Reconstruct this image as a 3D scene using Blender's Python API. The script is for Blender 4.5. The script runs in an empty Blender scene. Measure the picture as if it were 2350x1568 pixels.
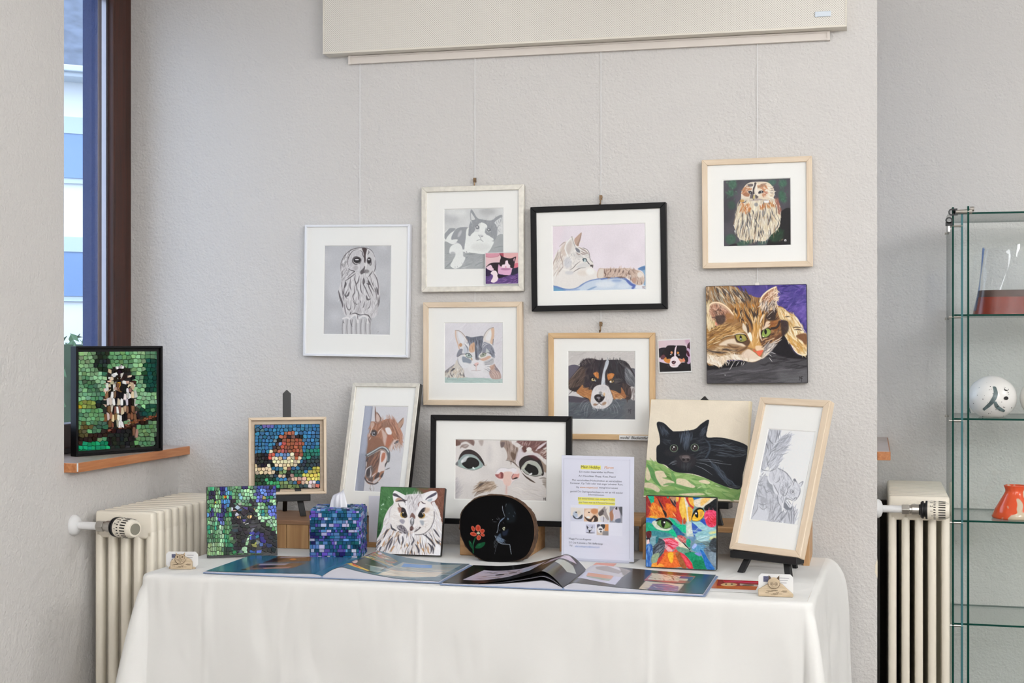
import bpy, bmesh, math, random
import numpy as np
from mathutils import Vector, Matrix, Euler
random.seed(7)
scene = bpy.context.scene
col = scene.collection
R = math.radians
# ---------------------------------------------------------------- camera
F = 2350*50/36.
YAW = math.atan(825/F)
CZ = 1.37
cam = bpy.data.cameras.new('camera'); cam.lens = 50; cam.sensor_width = 36; cam.clip_end = 200
camo = bpy.data.objects.new('camera', cam); col.objects.link(camo)
camo.location = (0, 0, CZ); camo.rotation_euler = (R(90), 0, YAW)
scene.camera = camo
# ---------------------------------------------------------------- sky, exposure
w = bpy.data.worlds.new('sky'); scene.world = w; w.use_nodes = True
bg = w.node_tree.nodes['Background']; bg.inputs[0].default_value = (.64, .79, 1.0, 1); bg.inputs[1].default_value = 3.0
vs = scene.view_settings
vs.view_transform = 'Standard'; vs.look = 'None'; vs.gamma = 1; vs.exposure = 0.25; vs.use_curve_mapping = False
scene.cycles.transparent_max_bounces = 24
# ---------------------------------------------------------------- unseen globe lights added to light the room (x, y, emission); built further down
LUMS = [(-1.0, 1.8, 7), (.6, 1.8, 9), (2.4, .3, 48), (-1.4, -1.6, 16), (.5, -1.6, 34), (2.4, -1.7, 56), (2.9, 3.2, 26)]
LAMP_COLOUR = (1, 1.025, 1.055)
# ---------------------------------------------------------------- pixel helpers (photo pixel -> ray)
_s, _c = math.sin(YAW), math.cos(YAW)
def ray(px, py):
    u = (px-1175)/F; v = (784-py)/F
    return (-_s+u*_c, _c+u*_s, v)
def atZ(px, py, z):
    r = ray(px, py); t = (z-CZ)/r[2]; return (r[0]*t, r[1]*t, z)
def atY(px, py, Y):
    r = ray(px, py); t = Y/r[1]; return (r[0]*t, Y, CZ+r[2]*t)
def atX(px, py, X):
    r = ray(px, py); t = X/r[0]; return (X, r[1]*t, CZ+r[2]*t)
def proj(p):
    d = -_s*p[0]+_c*p[1]; r = _c*p[0]+_s*p[1]
    return (1175+F*r/d, 784-F*(p[2]-CZ)/d)
# ---------------------------------------------------------------- materials
def lin(c):
    return tuple(((v/255.)/12.92 if v/255. <= .04045 else ((v/255.+.055)/1.055)**2.4) for v in c)
MATS = {}
def new_mat(name):
    m = bpy.data.materials.new(name); m.use_nodes = True; MATS[name] = m
    nt = m.node_tree; return m, nt, nt.nodes['Principled BSDF']
def mat(name, rgb, rough=.6, metal=0., spec=.5, noise=None, bump=None, **k):
    """rgb 0-255; noise=(scale, amount) colour variation; bump=(scale, strength, distance)"""
    m, nt, b = new_mat(name); N = nt.nodes; Lk = nt.links
    c = lin(rgb)
    b.inputs['Base Color'].default_value = (*c, 1); b.inputs['Roughness'].default_value = rough; b.inputs['Metallic'].default_value = metal
    b.inputs['Specular IOR Level'].default_value = spec
    tc = N.new('ShaderNodeTexCoord')
    if noise:
        n = N.new('ShaderNodeTexNoise'); n.inputs['Scale'].default_value = noise[0]; n.inputs['Detail'].default_value = 3
        Lk.new(tc.outputs['Object'], n.inputs['Vector'])
        r = N.new('ShaderNodeValToRGB'); a = noise[1]
        r.color_ramp.elements[0].position = .3; r.color_ramp.elements[1].position = .7
        r.color_ramp.elements[0].color = (*[v*(1-a) for v in c], 1); r.color_ramp.elements[1].color = (*[min(1, v*(1+a)) for v in c], 1)
        Lk.new(n.outputs['Fac'], r.inputs['Fac']); Lk.new(r.outputs['Color'], b.inputs['Base Color'])
    if bump:
        n = N.new('ShaderNodeTexNoise'); n.inputs['Scale'].default_value = bump[0]; n.inputs['Detail'].default_value = 2
        Lk.new(tc.outputs['Object'], n.inputs['Vector'])
        bp = N.new('ShaderNodeBump'); bp.inputs['Strength'].default_value = bump[1]; bp.inputs['Distance'].default_value = bump[2]
        Lk.new(n.outputs['Fac'], bp.inputs['Height']); Lk.new(bp.outputs['Normal'], b.inputs['Normal'])
    for kk, v in k.items(): b.inputs[kk].default_value = v
    return m
def wood(name, c1, c2, axis=0, scale=18., rough=.5, stretch=14.):
    m, nt, b = new_mat(name); N = nt.nodes; Lk = nt.links
    tc = N.new('ShaderNodeTexCoord'); mp = N.new('ShaderNodeMapping')
    sc = [scale*stretch/4]*3; sc[axis] = scale/4
    mp.inputs['Scale'].default_value = sc
    n = N.new('ShaderNodeTexNoise'); n.inputs['Scale'].default_value = 1.; n.inputs['Detail'].default_value = 4; n.inputs['Distortion'].default_value = .6
    r = N.new('ShaderNodeValToRGB'); r.color_ramp.elements[0].position = .3; r.color_ramp.elements[1].position = .7
    r.color_ramp.elements[0].color = (*lin(c1), 1); r.color_ramp.elements[1].color = (*lin(c2), 1)
    Lk.new(tc.outputs['Object'], mp.inputs['Vector']); Lk.new(mp.outputs['Vector'], n.inputs['Vector']); Lk.new(n.outputs['Fac'], r.inputs['Fac']); Lk.new(r.outputs['Color'], b.inputs['Base Color'])
    b.inputs['Roughness'].default_value = rough
    return m
def attr_mat(name, rough=.7, spec=.3, coat=0.):
    m, nt, b = new_mat(name)
    a = nt.nodes.new('ShaderNodeAttribute'); a.attribute_name = 'Col'
    nt.links.new(a.outputs['Color'], b.inputs['Base Color'])
    b.inputs['Roughness'].default_value = rough; b.inputs['Specular IOR Level'].default_value = spec; b.inputs['Coat Weight'].default_value = coat
    return m
def glass_mat(name, tint=(1, 1, 1), ior=1.45, rough=0.02):
    m, nt, b = new_mat(name); N = nt.nodes; Lk = nt.links
    N.remove(b); out = N['Material Output']
    t = N.new('ShaderNodeBsdfTransparent'); t.inputs[0].default_value = (*tint, 1)
    g = N.new('ShaderNodeBsdfGlossy'); g.inputs['Roughness'].default_value = rough
    f = N.new('ShaderNodeFresnel'); ge = N.new('ShaderNodeNewGeometry')     # the same reflectance from both sides of a thin sheet
    mr = N.new('ShaderNodeMapRange'); mr.inputs[3].default_value = ior; mr.inputs[4].default_value = 1/ior
    Lk.new(ge.outputs['Backfacing'], mr.inputs[0]); Lk.new(mr.outputs[0], f.inputs[0])
    mx = N.new('ShaderNodeMixShader'); Lk.new(f.outputs[0], mx.inputs[0]); Lk.new(t.outputs[0], mx.inputs[1]); Lk.new(g.outputs[0], mx.inputs[2]); Lk.new(mx.outputs[0], out.inputs[0])
    return m
def plaster(name, rgb, scale=120., strength=.75, dist=.0042):
    m, nt, b = new_mat(name); N = nt.nodes; Lk = nt.links
    b.inputs['Base Color'].default_value = (*lin(rgb), 1); b.inputs['Roughness'].default_value = .85; b.inputs['Specular IOR Level'].default_value = .2
    tc = N.new('ShaderNodeTexCoord')
    n1 = N.new('ShaderNodeTexNoise'); n1.inputs['Scale'].default_value = scale; n1.inputs['Detail'].default_value = 3; n1.inputs['Distortion'].default_value = .3
    n2 = N.new('ShaderNodeTexNoise'); n2.inputs['Scale'].default_value = scale*.28; n2.inputs['Detail'].default_value = 2
    ad = N.new('ShaderNodeMath'); ad.operation = 'MULTIPLY_ADD'; ad.inputs[1].default_value = .8
    Lk.new(tc.outputs['Object'], n1.inputs['Vector']); Lk.new(tc.outputs['Object'], n2.inputs['Vector'])
    Lk.new(n1.outputs['Fac'], ad.inputs[0]); Lk.new(n2.outputs['Fac'], ad.inputs[2])
    bp = N.new('ShaderNodeBump'); bp.inputs['Strength'].default_value = strength; bp.inputs['Distance'].default_value = dist
    Lk.new(ad.outputs[0], bp.inputs['Height']); Lk.new(bp.outputs['Normal'], b.inputs['Normal'])
    return m
# ---------------------------------------------------------------- mesh builder
class MB:
    def __init__(s): s.v = []; s.f = []; s.m = []
    def add(s, vs, fs, mi=0, M=None):
        o = len(s.v)
        s.v += [tuple(M @ Vector(v)) if M is not None else tuple(v) for v in vs]
        s.f += [tuple(i+o for i in f) for f in fs]; s.m += [mi]*len(fs); return s
    def box(s, x0, x1, y0, y1, z0, z1, mi=0, M=None):
        vs = [(x, y, z) for z in (z0, z1) for y in (y0, y1) for x in (x0, x1)]
        return s.add(vs, [(0,2,3,1),(4,5,7,6),(0,1,5,4),(2,6,7,3),(0,4,6,2),(1,3,7,5)], mi, M)
    def prism(s, poly, a, b, axis='y', mi=0, M=None):
        n = len(poly)
        def P(p, t): return {'y': (p[0], t, p[1]), 'z': (p[0], p[1], t), 'x': (t, p[0], p[1])}[axis]
        vs = [P(p, a) for p in poly]+[P(p, b) for p in poly]
        fs = [tuple(range(n)), tuple(range(2*n-1, n-1, -1))]+[(i, i+n, (i+1) % n+n, (i+1) % n) for i in range(n)]
        return s.add(vs, fs, mi, M)
    def tube(s, pts, rad, n=10, mi=0, cap=True, M=None):
        pts = [Vector(p) for p in pts]; rad = rad if isinstance(rad, (list, tuple)) else [rad]*len(pts)
        vs = []; fs = []
        up = Vector((0, 0, 1))
        for i, p in enumerate(pts):
            d = (pts[min(i+1, len(pts)-1)]-pts[max(i-1, 0)]).normalized()
            a = d.cross(up if abs(d.z) < .95 else Vector((1, 0, 0))).normalized(); b = d.cross(a)
            for k in range(n):
                t = 2*math.pi*k/n; vs.append(p+(a*math.cos(t)+b*math.sin(t))*rad[i])
        for i in range(len(pts)-1):
            for k in range(n): fs.append((i*n+k, i*n+(k+1) % n, (i+1)*n+(k+1) % n, (i+1)*n+k))
        if cap: fs += [tuple(range(n-1, -1, -1)), tuple(range((len(pts)-1)*n, len(pts)*n))]
        return s.add(vs, fs, mi, M)
    def lathe(s, prof, n=24, mi=0, M=None, cap=False):
        vs = [(r*math.cos(2*math.pi*k/n), r*math.sin(2*math.pi*k/n), z) for r, z in prof for k in range(n)]
        fs = [(i*n+k, i*n+(k+1) % n, (i+1)*n+(k+1) % n, (i+1)*n+k) for i in range(len(prof)-1) for k in range(n)]
        if cap: fs += [tuple(range(n-1, -1, -1)), tuple(range((len(prof)-1)*n, len(prof)*n))]
        return s.add(vs, fs, mi, M)
    def grid(s, fn, nu, nv, mi=0, M=None):
        vs = [fn(i/nu, j/nv) for j in range(nv+1) for i in range(nu+1)]
        fs = [(j*(nu+1)+i, j*(nu+1)+i+1, (j+1)*(nu+1)+i+1, (j+1)*(nu+1)+i) for j in range(nv) for i in range(nu)]
        return s.add(vs, fs, mi, M)
    def build(s, name, mats, parent=None, smooth=False, bevel=0, seg=2, weld=False, angle=None):
        me = bpy.data.meshes.new(name); me.from_pydata(s.v, [], s.f)
        for m in (mats if isinstance(mats, (list, tuple)) else [mats]): me.materials.append(m)
        if any(s.m): me.polygons.foreach_set('material_index', s.m)
        bm = bmesh.new(); bm.from_mesh(me)
        if weld: bmesh.ops.remove_doubles(bm, verts=bm.verts, dist=1e-5)
        bmesh.ops.recalc_face_normals(bm, faces=bm.faces)
        if bevel:
            es = [e for e in bm.edges if len(e.link_faces) == 2 and e.calc_face_angle(0) > R(30)]
            bmesh.ops.bevel(bm, geom=es, offset=bevel, segments=seg, profile=.5, affect='EDGES', clamp_overlap=True)
        bm.to_mesh(me); bm.free()
        if smooth:
            me.polygons.foreach_set('use_smooth', [True]*len(me.polygons))
            if angle: me.set_sharp_from_angle(angle=R(angle))
        me.update()
        o = bpy.data.objects.new(name, me); col.objects.link(o)
        if parent is not None: o.parent = parent
        return o
def tag(o, label, cat, group=None):
    o['label'] = label; o['category'] = cat
    if group: o['group'] = group
    return o
def struct(o, label=None):
    o['kind'] = 'structure'
    if label: o['label'] = label
    return o
def empty(name, loc, rot=(0, 0, 0)):
    o = bpy.data.objects.new(name, None); col.objects.link(o); o.location = loc; o.rotation_euler = rot; o.empty_display_size = .05
    return o
def thing(name, label, cat, loc=(0, 0, 0), rot=(0, 0, 0), group=None):
    return tag(empty(name, loc, rot), label, cat, group)
def text_mesh(name, body, size, m, parent, M, bold=0., align='LEFT', shear=0.):
    c = bpy.data.curves.new(name, 'FONT'); c.body = body; c.size = size; c.align_x = align; c.offset = bold; c.shear = shear; c.resolution_u = 2
    tmp = bpy.data.objects.new(name, c); col.objects.link(tmp)
    dg = bpy.context.evaluated_depsgraph_get(); me = bpy.data.meshes.new_from_object(tmp.evaluated_get(dg))
    bpy.data.objects.remove(tmp); bpy.data.curves.remove(c)
    me.name = name; me.materials.clear(); me.materials.append(m)
    o = bpy.data.objects.new(name, me); col.objects.link(o)
    if parent is not None: o.parent = parent
    o.matrix_local = M
    return o
# ---------------------------------------------------------------- hand painting of the flat pictures (numpy raster -> colour attribute)
def _pp(s):
    return np.array([[float(v) for v in p.split(',')] for p in s.split()]) if isinstance(s, str) else np.array(s, float)
def _smooth(p, closed, n=5):
    m = len(p)
    if m < 3: return p
    out = []
    t = np.linspace(0, 1, n, endpoint=False)[:, None]
    for i in range(m if closed else m-1):
        p1, p2 = p[i], p[(i+1) % m]
        p0 = p[i-1] if (closed or i > 0) else p1
        p3 = p[(i+2) % m] if (closed or i+2 < m) else p2
        out.append(.5*(2*p1 + (p2-p0)*t + (2*p0-5*p1+4*p2-p3)*t*t + (3*p1-p0-3*p2+p3)*t**3))
    if not closed: out.append(p[-1:])
    return np.concatenate(out)
def homography(src, dst):
    A = []; b = []
    for (x, y), (u, v) in zip(src, dst):
        A += [[x, y, 1, 0, 0, 0, -u*x, -u*y], [0, 0, 0, x, y, 1, -v*x, -v*y]]; b += [u, v]
    h = np.linalg.solve(np.array(A, float), np.array(b, float))
    return np.append(h, 1).reshape(3, 3)
def _vnoise(h, w, cell, rng):
    gy, gx = int(h/cell)+3, int(w/cell)+3
    g = rng.random((gy, gx))
    y = np.arange(h)/cell; x = np.arange(w)/cell
    yi = y.astype(int); xi = x.astype(int)
    fy = (y-yi)[:, None]; fx = (x-xi)[None, :]
    fy = fy*fy*(3-2*fy); fx = fx*fx*(3-2*fx)
    a = g[yi][:, xi]; b = g[yi][:, xi+1]; c = g[yi+1][:, xi]; d = g[yi+1][:, xi+1]
    return (a*(1-fx)+b*fx)*(1-fy) + (c*(1-fx)+d*fx)*fy - .5
class Art:
    def __init__(s, quad, view, base, seed=1, k=1.1):
        s.quad = np.array(quad, float); s.v = view; s.rng = np.random.default_rng(seed)
        q = s.quad; d = lambda a, b: float(np.hypot(*(q[a]-q[b])))
        s.w = int(round(max(d(0, 1), d(3, 2))*k)); s.h = int(round(max(d(0, 3), d(1, 2))*k))
        s.H = homography(q, [(0, 0), (s.w, 0), (s.w, s.h), (0, s.h)])
        s.u = view[2]*k
        s.im = np.empty((s.h, s.w, 3)); s.im[:] = base
    def tr(s, p):
        p = _pp(p); q = np.c_[s.v[0]+p[:, 0]*s.v[2], s.v[1]+p[:, 1]*s.v[2], np.ones(len(p))] @ s.H.T
        return q[:, :2]/q[:, 2:]
    def _box(s, p, m):
        x0 = max(0, int(p[:, 0].min()-m)); x1 = min(s.w, int(p[:, 0].max()+m)+2)
        y0 = max(0, int(p[:, 1].min()-m)); y1 = min(s.h, int(p[:, 1].max()+m)+2)
        return x0, x1, y0, y1
    def _put(s, box, m, col, n=0):
        x0, x1, y0, y1 = box
        r = s.im[y0:y1, x0:x1]; c = np.array(col, float)
        if n: c = c + n*_vnoise(y1-y0, x1-x0, 3.0, s.rng)[..., None]*2
        r += (c-r)*m[..., None]
    def mask(s, p, soft=0):
        soft = max(soft*s.u, .9)
        box = s._box(p, soft); x0, x1, y0, y1 = box
        if x1 <= x0 or y1 <= y0: return None, box
        X, Y = np.meshgrid(np.arange(x0, x1)+.5, np.arange(y0, y1)+.5)
        d2 = np.full(X.shape, 1e9); ins = np.zeros(X.shape, bool)
        for a, b in zip(p, np.roll(p, -1, 0)):
            e = b-a; L = e@e
            if L < 1e-9: continue
            wx, wy = X-a[0], Y-a[1]
            t = np.clip((wx*e[0]+wy*e[1])/L, 0, 1)
            d2 = np.minimum(d2, (wx-e[0]*t)**2+(wy-e[1]*t)**2)
            if a[1] != b[1]:
                ins ^= ((a[1] > Y) != (b[1] > Y)) & (X < e[0]*(Y-a[1])/e[1]+a[0])
        d = np.sqrt(d2)*np.where(ins, 1, -1)
        return np.clip(.5+d/soft, 0, 1), box
    def poly(s, p, col, soft=0, a=1., sm=True, n=0):
        p = _pp(p)
        if sm: p = _smooth(p, True)
        m, box = s.mask(s.tr(p), soft)
        if m is not None: s._put(box, m*a, col, n)
    def ell(s, cx, cy, rx, ry, col, soft=0, a=1., rot=0, n=0):
        t = np.linspace(0, 2*math.pi, 28, endpoint=False); c, q = math.cos(math.radians(rot)), math.sin(math.radians(rot))
        x, y = rx*np.cos(t), ry*np.sin(t)
        s.poly(np.c_[cx+x*c-y*q, cy+x*q+y*c], col, soft, a, False, n)
    def line(s, p, w, col, a=1., tp=0, soft=0, sm=True):
        p = _pp(p)
        if sm: p = _smooth(p, False, 4)
        s._stroke(s.tr(p), w*s.u, col, a, tp, max(soft*s.u, 1.))
    def _stroke(s, p, w, col, a, tp, aa):
        box = s._box(p, w/2+aa); x0, x1, y0, y1 = box
        if x1 <= x0 or y1 <= y0: return
        X, Y = np.meshgrid(np.arange(x0, x1)+.5, np.arange(y0, y1)+.5)
        best = np.full(X.shape, 1e9); N = len(p)-1
        for i in range(N):
            A = p[i]; e = p[i+1]-A; L = e@e+1e-9
            wx, wy = X-A[0], Y-A[1]
            t = np.clip((wx*e[0]+wy*e[1])/L, 0, 1)
            d = np.sqrt((wx-e[0]*t)**2+(wy-e[1]*t)**2)
            g = (i+t)/N
            ww = w if tp == 0 else w*(1-.85*g) if tp == 1 else w*(.2+.8*np.sin(math.pi*np.clip(g, 0, 1)))
            best = np.minimum(best, d-ww/2)
        thin = min(1., w/1.0)
        s._put(box, np.clip(.5-best/aa, 0, 1)*a*thin, col)
    def lines(s, txt, w, col, a=1., tp=2, soft=0):
        for l in txt.split(';'):
            if l.strip(): s.line(l, w, col, a, tp, soft)
    def fur(s, p, n, cols, L, w, ang, jit=12, a=.7, cj=10, soft=0, tp=2):
        p = _pp(p); rng = s.rng
        q = s.tr(_smooth(p, True)); m, (x0, x1, y0, y1) = s.mask(q)
        if m is None: return
        ys, xs = np.nonzero(m > .5)
        if not len(xs): return
        Hi = np.linalg.inv(s.H)
        for i in rng.integers(0, len(xs), n):
            rx, ry = xs[i]+x0+rng.random(), ys[i]+y0+rng.random()
            if callable(ang):
                t = Hi @ (rx, ry, 1); zx = (t[0]/t[2]-s.v[0])/s.v[2]; zy = (t[1]/t[2]-s.v[1])/s.v[2]
                an = ang(zx, zy)
            else: an = ang
            an = math.radians(an+rng.normal()*jit); ll = L*s.u*(.5+rng.random())
            dx, dy = math.cos(an)*ll/2, math.sin(an)*ll/2
            b = rng.normal()*.12
            c = np.array(cols[rng.integers(len(cols))], float)+rng.normal()*cj
            pts = np.array([[rx-dx, ry-dy], [rx-dy*b, ry+dx*b], [rx+dx, ry+dy]])
            s._stroke(pts, w*s.u*(.6+.8*rng.random()), c, a, tp, max(soft*s.u, 1.))
    def grain(s, amp, cell=1.5):
        s.im += amp*2*_vnoise(s.h, s.w, cell, s.rng)[..., None]
    def mottle(s, amp, cell):
        s.im += amp*2*_vnoise(s.h, s.w, cell, s.rng)[..., None]
    def haze(s, k, c=(222, 222, 222)):
        s.im += (np.array(c, float)-s.im)*k
    def out(s):
        return np.clip(s.im, 2, 250)/255.
def art_owl_drawing():
    A = Art([(739.2,562.3),(895.3,563),(895.3,770.3),(742,767.5)], (735,555,.1403), (186,187,191), 11)
    A.mottle(9, 30); A.ell(250,700,160,260,(199,200,204),160,.6); A.ell(1000,600,150,200,(200,201,204),160,.6); A.ell(950,1300,160,160,(196,197,200),140,.6)
    D = (72,66,70); M = (120,116,119); Wt = (222,220,221)
    body = "315,400 330,290 390,190 480,125 590,100 700,105 800,150 860,240 885,340 870,470 930,650 960,830 945,1000 920,1180 850,1250 720,1200 600,1200 450,1235 380,1180 340,1030 290,880 290,770 330,640 312,560"
    A.poly(body, (208,206,208), 14)
    A.fur(body, 420, [(160,156,160),(225,223,224),(190,187,190)], 110, 10, lambda x, y: 90-(x-620)*.05, 12, .55)
    A.fur("330,300 430,180 500,130 440,260 430,380 480,480 400,600 330,600", 70, [(110,106,110),(225,224,225),(150,147,150)], 90, 9, 118, 12, .7)
    A.poly("440,330 460,230 530,150 620,140 690,220 700,330 690,470 640,500 560,500 480,440", (196,194,197), 16, .8)
    A.fur("440,330 460,230 530,150 620,140 690,220 690,470 560,500 480,440", 90, [(168,165,168),(216,214,215)], 60, 8, 100, 25, .5)
    A.poly("730,200 790,160 840,230 855,340 840,460 780,540 730,500 720,350", (198,197,198), 14, .8)
    A.lines("325,560 315,440 322,330 370,230 440,160 520,118 640,100 760,115 830,170 865,250;440,420 425,320 450,230 510,150 590,128;880,300 885,380 870,470 840,520", 12, D, .85)
    A.poly("655,105 730,115 735,160 718,230 720,300 712,350 695,330 690,240 680,180", (70,58,60), 4, .95)
    A.lines("620,140 660,170 670,220 695,270 700,330;760,140 770,180 750,215", 14, D, .8)
    A.line("740,130 730,220 735,330 725,420 710,470", 22, Wt, .9, 2)
    # eyes
    A.ell(572,310,78,62,(70,64,68),16,.8, -8); A.ell(575,318,60,50,Wt,6,.8); A.ell(578,308,58,46,(45,42,45),6); A.ell(575,296,32,9,(225,224,225),5)
    A.lines("500,290 540,250 600,258 640,300;515,330 540,370 600,365 640,330", 15, D, .9)
    A.ell(775,315,40,58,(80,74,78),14,.8); A.ell(775,318,30,42,(50,46,50),6); A.ell(772,298,16,8,(215,214,215),4); A.lines("745,300 770,265 805,290;775,380 805,385 815,330", 13, D, .9)
    A.ell(600,420,26,60,(214,213,214),18,.8); A.ell(560,430,40,40,(168,164,167),24,.7)
    # beak
    A.poly("680,440 705,400 722,440 712,510 690,520 650,540 635,490", (84,78,82), 10, .9); A.line("712,360 718,430 702,490", 16, Wt, .95, 2); A.ell(735,490,45,30,(120,115,118),18,.8)
    A.lines("430,440 480,470 540,490 500,520 420,600;840,480 800,540 770,580;385,650 470,590 560,520", 16, D, .8)
    A.lines("560,540 545,620 570,700 575,800;620,560 600,660 560,720;650,600 640,700 650,800 680,860;690,590 680,680 720,760 760,850 800,930;740,580 790,680 830,760 870,830;760,640 770,720 810,810 850,900;480,600 470,720 490,800;400,650 380,740 370,840 400,900;330,660 345,760 360,880 380,980;850,520 900,600 930,720 935,860;800,560 830,680 880,780 900,860 910,960;540,720 550,830 520,900 560,1000;440,780 400,880 430,940;590,780 620,880 610,960", 17, D, .72)
    A.lines("690,600 700,660 690,700;760,640 790,700 740,690;905,750 920,820 935,880;285,800 310,900 350,1010 360,1080;380,760 400,700 390,660;740,880 760,950 810,940;460,820 440,880 400,900", 30, (66,60,66), .75)
    A.lines("410,950 420,1060 460,1120 490,1080 490,960;520,960 560,1040 540,1130;380,1000 400,1120 420,1200;720,980 700,1060 680,1090;810,970 800,1060 760,1110;560,1000 590,1030 640,1000;930,900 935,980 925,1060;960,880 950,1000 930,1080;640,960 650,1010", 15, D, .7)
    A.lines("600,560 580,660;640,620 620,760;520,620 500,760;700,780 720,880;350,700 360,820;860,700 870,780;580,820 570,920;660,900 670,980;470,900 480,980;430,700 420,800", 20, Wt, .8)
    A.poly("560,1180 580,1060 630,1000 670,1040 680,1130 650,1190", (190,187,190), 14, .9); A.fur("500,1180 560,1050 640,1010 800,1000 920,1000 910,1180 700,1190", 90, [(150,146,149),(222,221,222),(190,188,190)], 80, 9, 100, 18, .6)
    A.lines("500,1190 560,1170 640,1200 720,1190;700,1190 780,1210 820,1280;480,1200 500,1140", 18, D, .8)
    # post and claws
    A.poly("370,1270 480,1255 780,1255 830,1300 830,1560 360,1560", (196,195,197), 12, .9, False)
    for i, x in enumerate(range(372, 830, 25)):
        A.line([(x,1275),(x-4+8*(i%3-1),1400),(x+6*(i%2),1560)], 10, [(120,117,120),(214,213,214),(165,162,165)][i % 3], .8, 0)
    A.lines("370,1260 430,1240 480,1265;500,1240 560,1195 600,1240 610,1320;630,1250 700,1215 770,1250 770,1330", 30, Wt, .95, 0); A.lines("490,1270 500,1340 520,1390;370,1300 390,1335;780,1250 800,1330;600,1200 612,1280", 12, D, .8)
    A.line("930,1480 950,1465", 6, M, .7)
    A.line("30,58 1143,62", 9, (150,147,145), .7, 0); A.line("38,60 55,1510", 10, (165,162,158), .6, 0); A.grain(4); return A
def art_cat_sketch():
    A = Art([(1014.8,479),(1153.2,475.5),(1154.8,617),(1017.9,619.7)], (1010,470,.1212), (206,208,208), 12)
    A.mottle(7, 25); A.ell(870,120,140,80,(180,182,183),90,.9); A.ell(160,260,150,110,(186,188,190),90,.9); A.ell(300,150,180,70,(216,218,217),90,.8); A.ell(1100,500,90,160,(214,216,216),60,.9)
    G = (148,151,156); K = (152,155,160); W = (226,229,227)
    A.poly("55,740 200,730 420,820 560,900 860,900 1000,640 1190,590 1195,1220 60,1235", (164,168,170), 8); A.mottle(4, 12)
    A.fur("60,900 400,900 900,900 1190,800 1190,1220 60,1230", 120, [(150,155,158),(178,182,183),(168,172,174)], 160, 18, -20, 12, .6)
    A.lines("80,1200 160,1130 240,1040;470,940 600,930 700,920;1000,820 1100,790 1190,780", 22, (135,140,142), .7)
    A.poly("50,570 110,480 200,440 280,470 250,560 240,740 150,720 60,660", W, 6); A.poly("55,580 110,500 170,445 270,450 250,490 180,540 120,610 90,660", K, 8)
    A.poly("240,520 300,450 400,425 520,440 510,560 470,640 450,830 400,830 360,740 200,660", K, 6); A.ell(355,550,26,70,(196,198,200),24,.8,25); A.poly("200,670 320,660 260,740 200,740", W, 12)
    A.poly("480,480 530,440 620,560 800,700 990,690 970,780 900,890 820,930 540,900 450,860 470,640", W, 8); A.ell(760,800,180,70,(212,214,212),60,.7)
    A.poly("520,520 530,400 555,300 545,180 565,85 620,150 680,245 780,280 950,295 1040,230 1145,190 1130,300 1070,430 1055,600 990,690 920,640 830,520 740,340 620,520 560,590 520,580", G, 6)
    A.fur("520,520 555,300 565,85 680,245 950,295 1145,190 1055,600 830,520 740,340", 80, [(140,143,148),(160,163,168)], 60, 10, 95, 25, .5)
    A.poly("560,150 600,200 640,270 570,280", (206,208,208), 10); A.poly("560,290 580,350 570,280 640,275", W, 8); A.poly("1010,330 1130,240 1110,330 1060,420 1040,380", (206,209,210), 8); A.lines("1040,310 1060,370;1080,280 1095,350;1110,260 1120,300", 10, G, .8)
    A.poly("745,350 790,340 860,380 870,430 830,520 850,560 930,600 960,690 860,700 800,710 700,680 640,600 560,590 620,520 720,500", W, 9); A.poly("930,610 990,640 985,680 920,660", W, 8)
    A.ell(685,430,40,44,(130,133,138),8); A.line("645,430 660,465 715,470", 12, (214,216,216), .9, 0); A.ell(682,420,12,16,(220,222,222),4)
    A.ell(905,480,40,36,(120,124,128),8); A.line("865,480 890,515 940,500", 10, (205,207,207), .9, 0); A.ell(900,470,12,12,(215,217,217),4); A.line("850,440 835,520", 14, G, .9)
    A.poly("700,570 790,570 800,600 770,610 735,600", (200,202,203), 8); A.lines("710,575 735,600 760,660;790,595 765,610;680,680 740,660 800,695", 10, (150,152,156), .9, 0); A.ell(775,600,14,9,(150,152,155),5)
    A.poly("165,860 200,780 300,735 380,760 420,860 430,970 470,1000 440,1080 400,1150 320,1200 260,1205 190,1150 230,1060 280,940 180,930", W, 7); A.ell(230,930,50,40,(170,173,176),24,.8); A.lines("400,1090 420,1130;320,1150 330,1190;280,1160 280,1200;200,1080 240,1000", 9, (165,168,170), .8)
    A.poly("420,850 560,830 540,900 480,910 430,890", W, 8); A.lines("480,870 500,910;450,890 460,915", 14, G, .8)
    A.grain(3); return A
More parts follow.
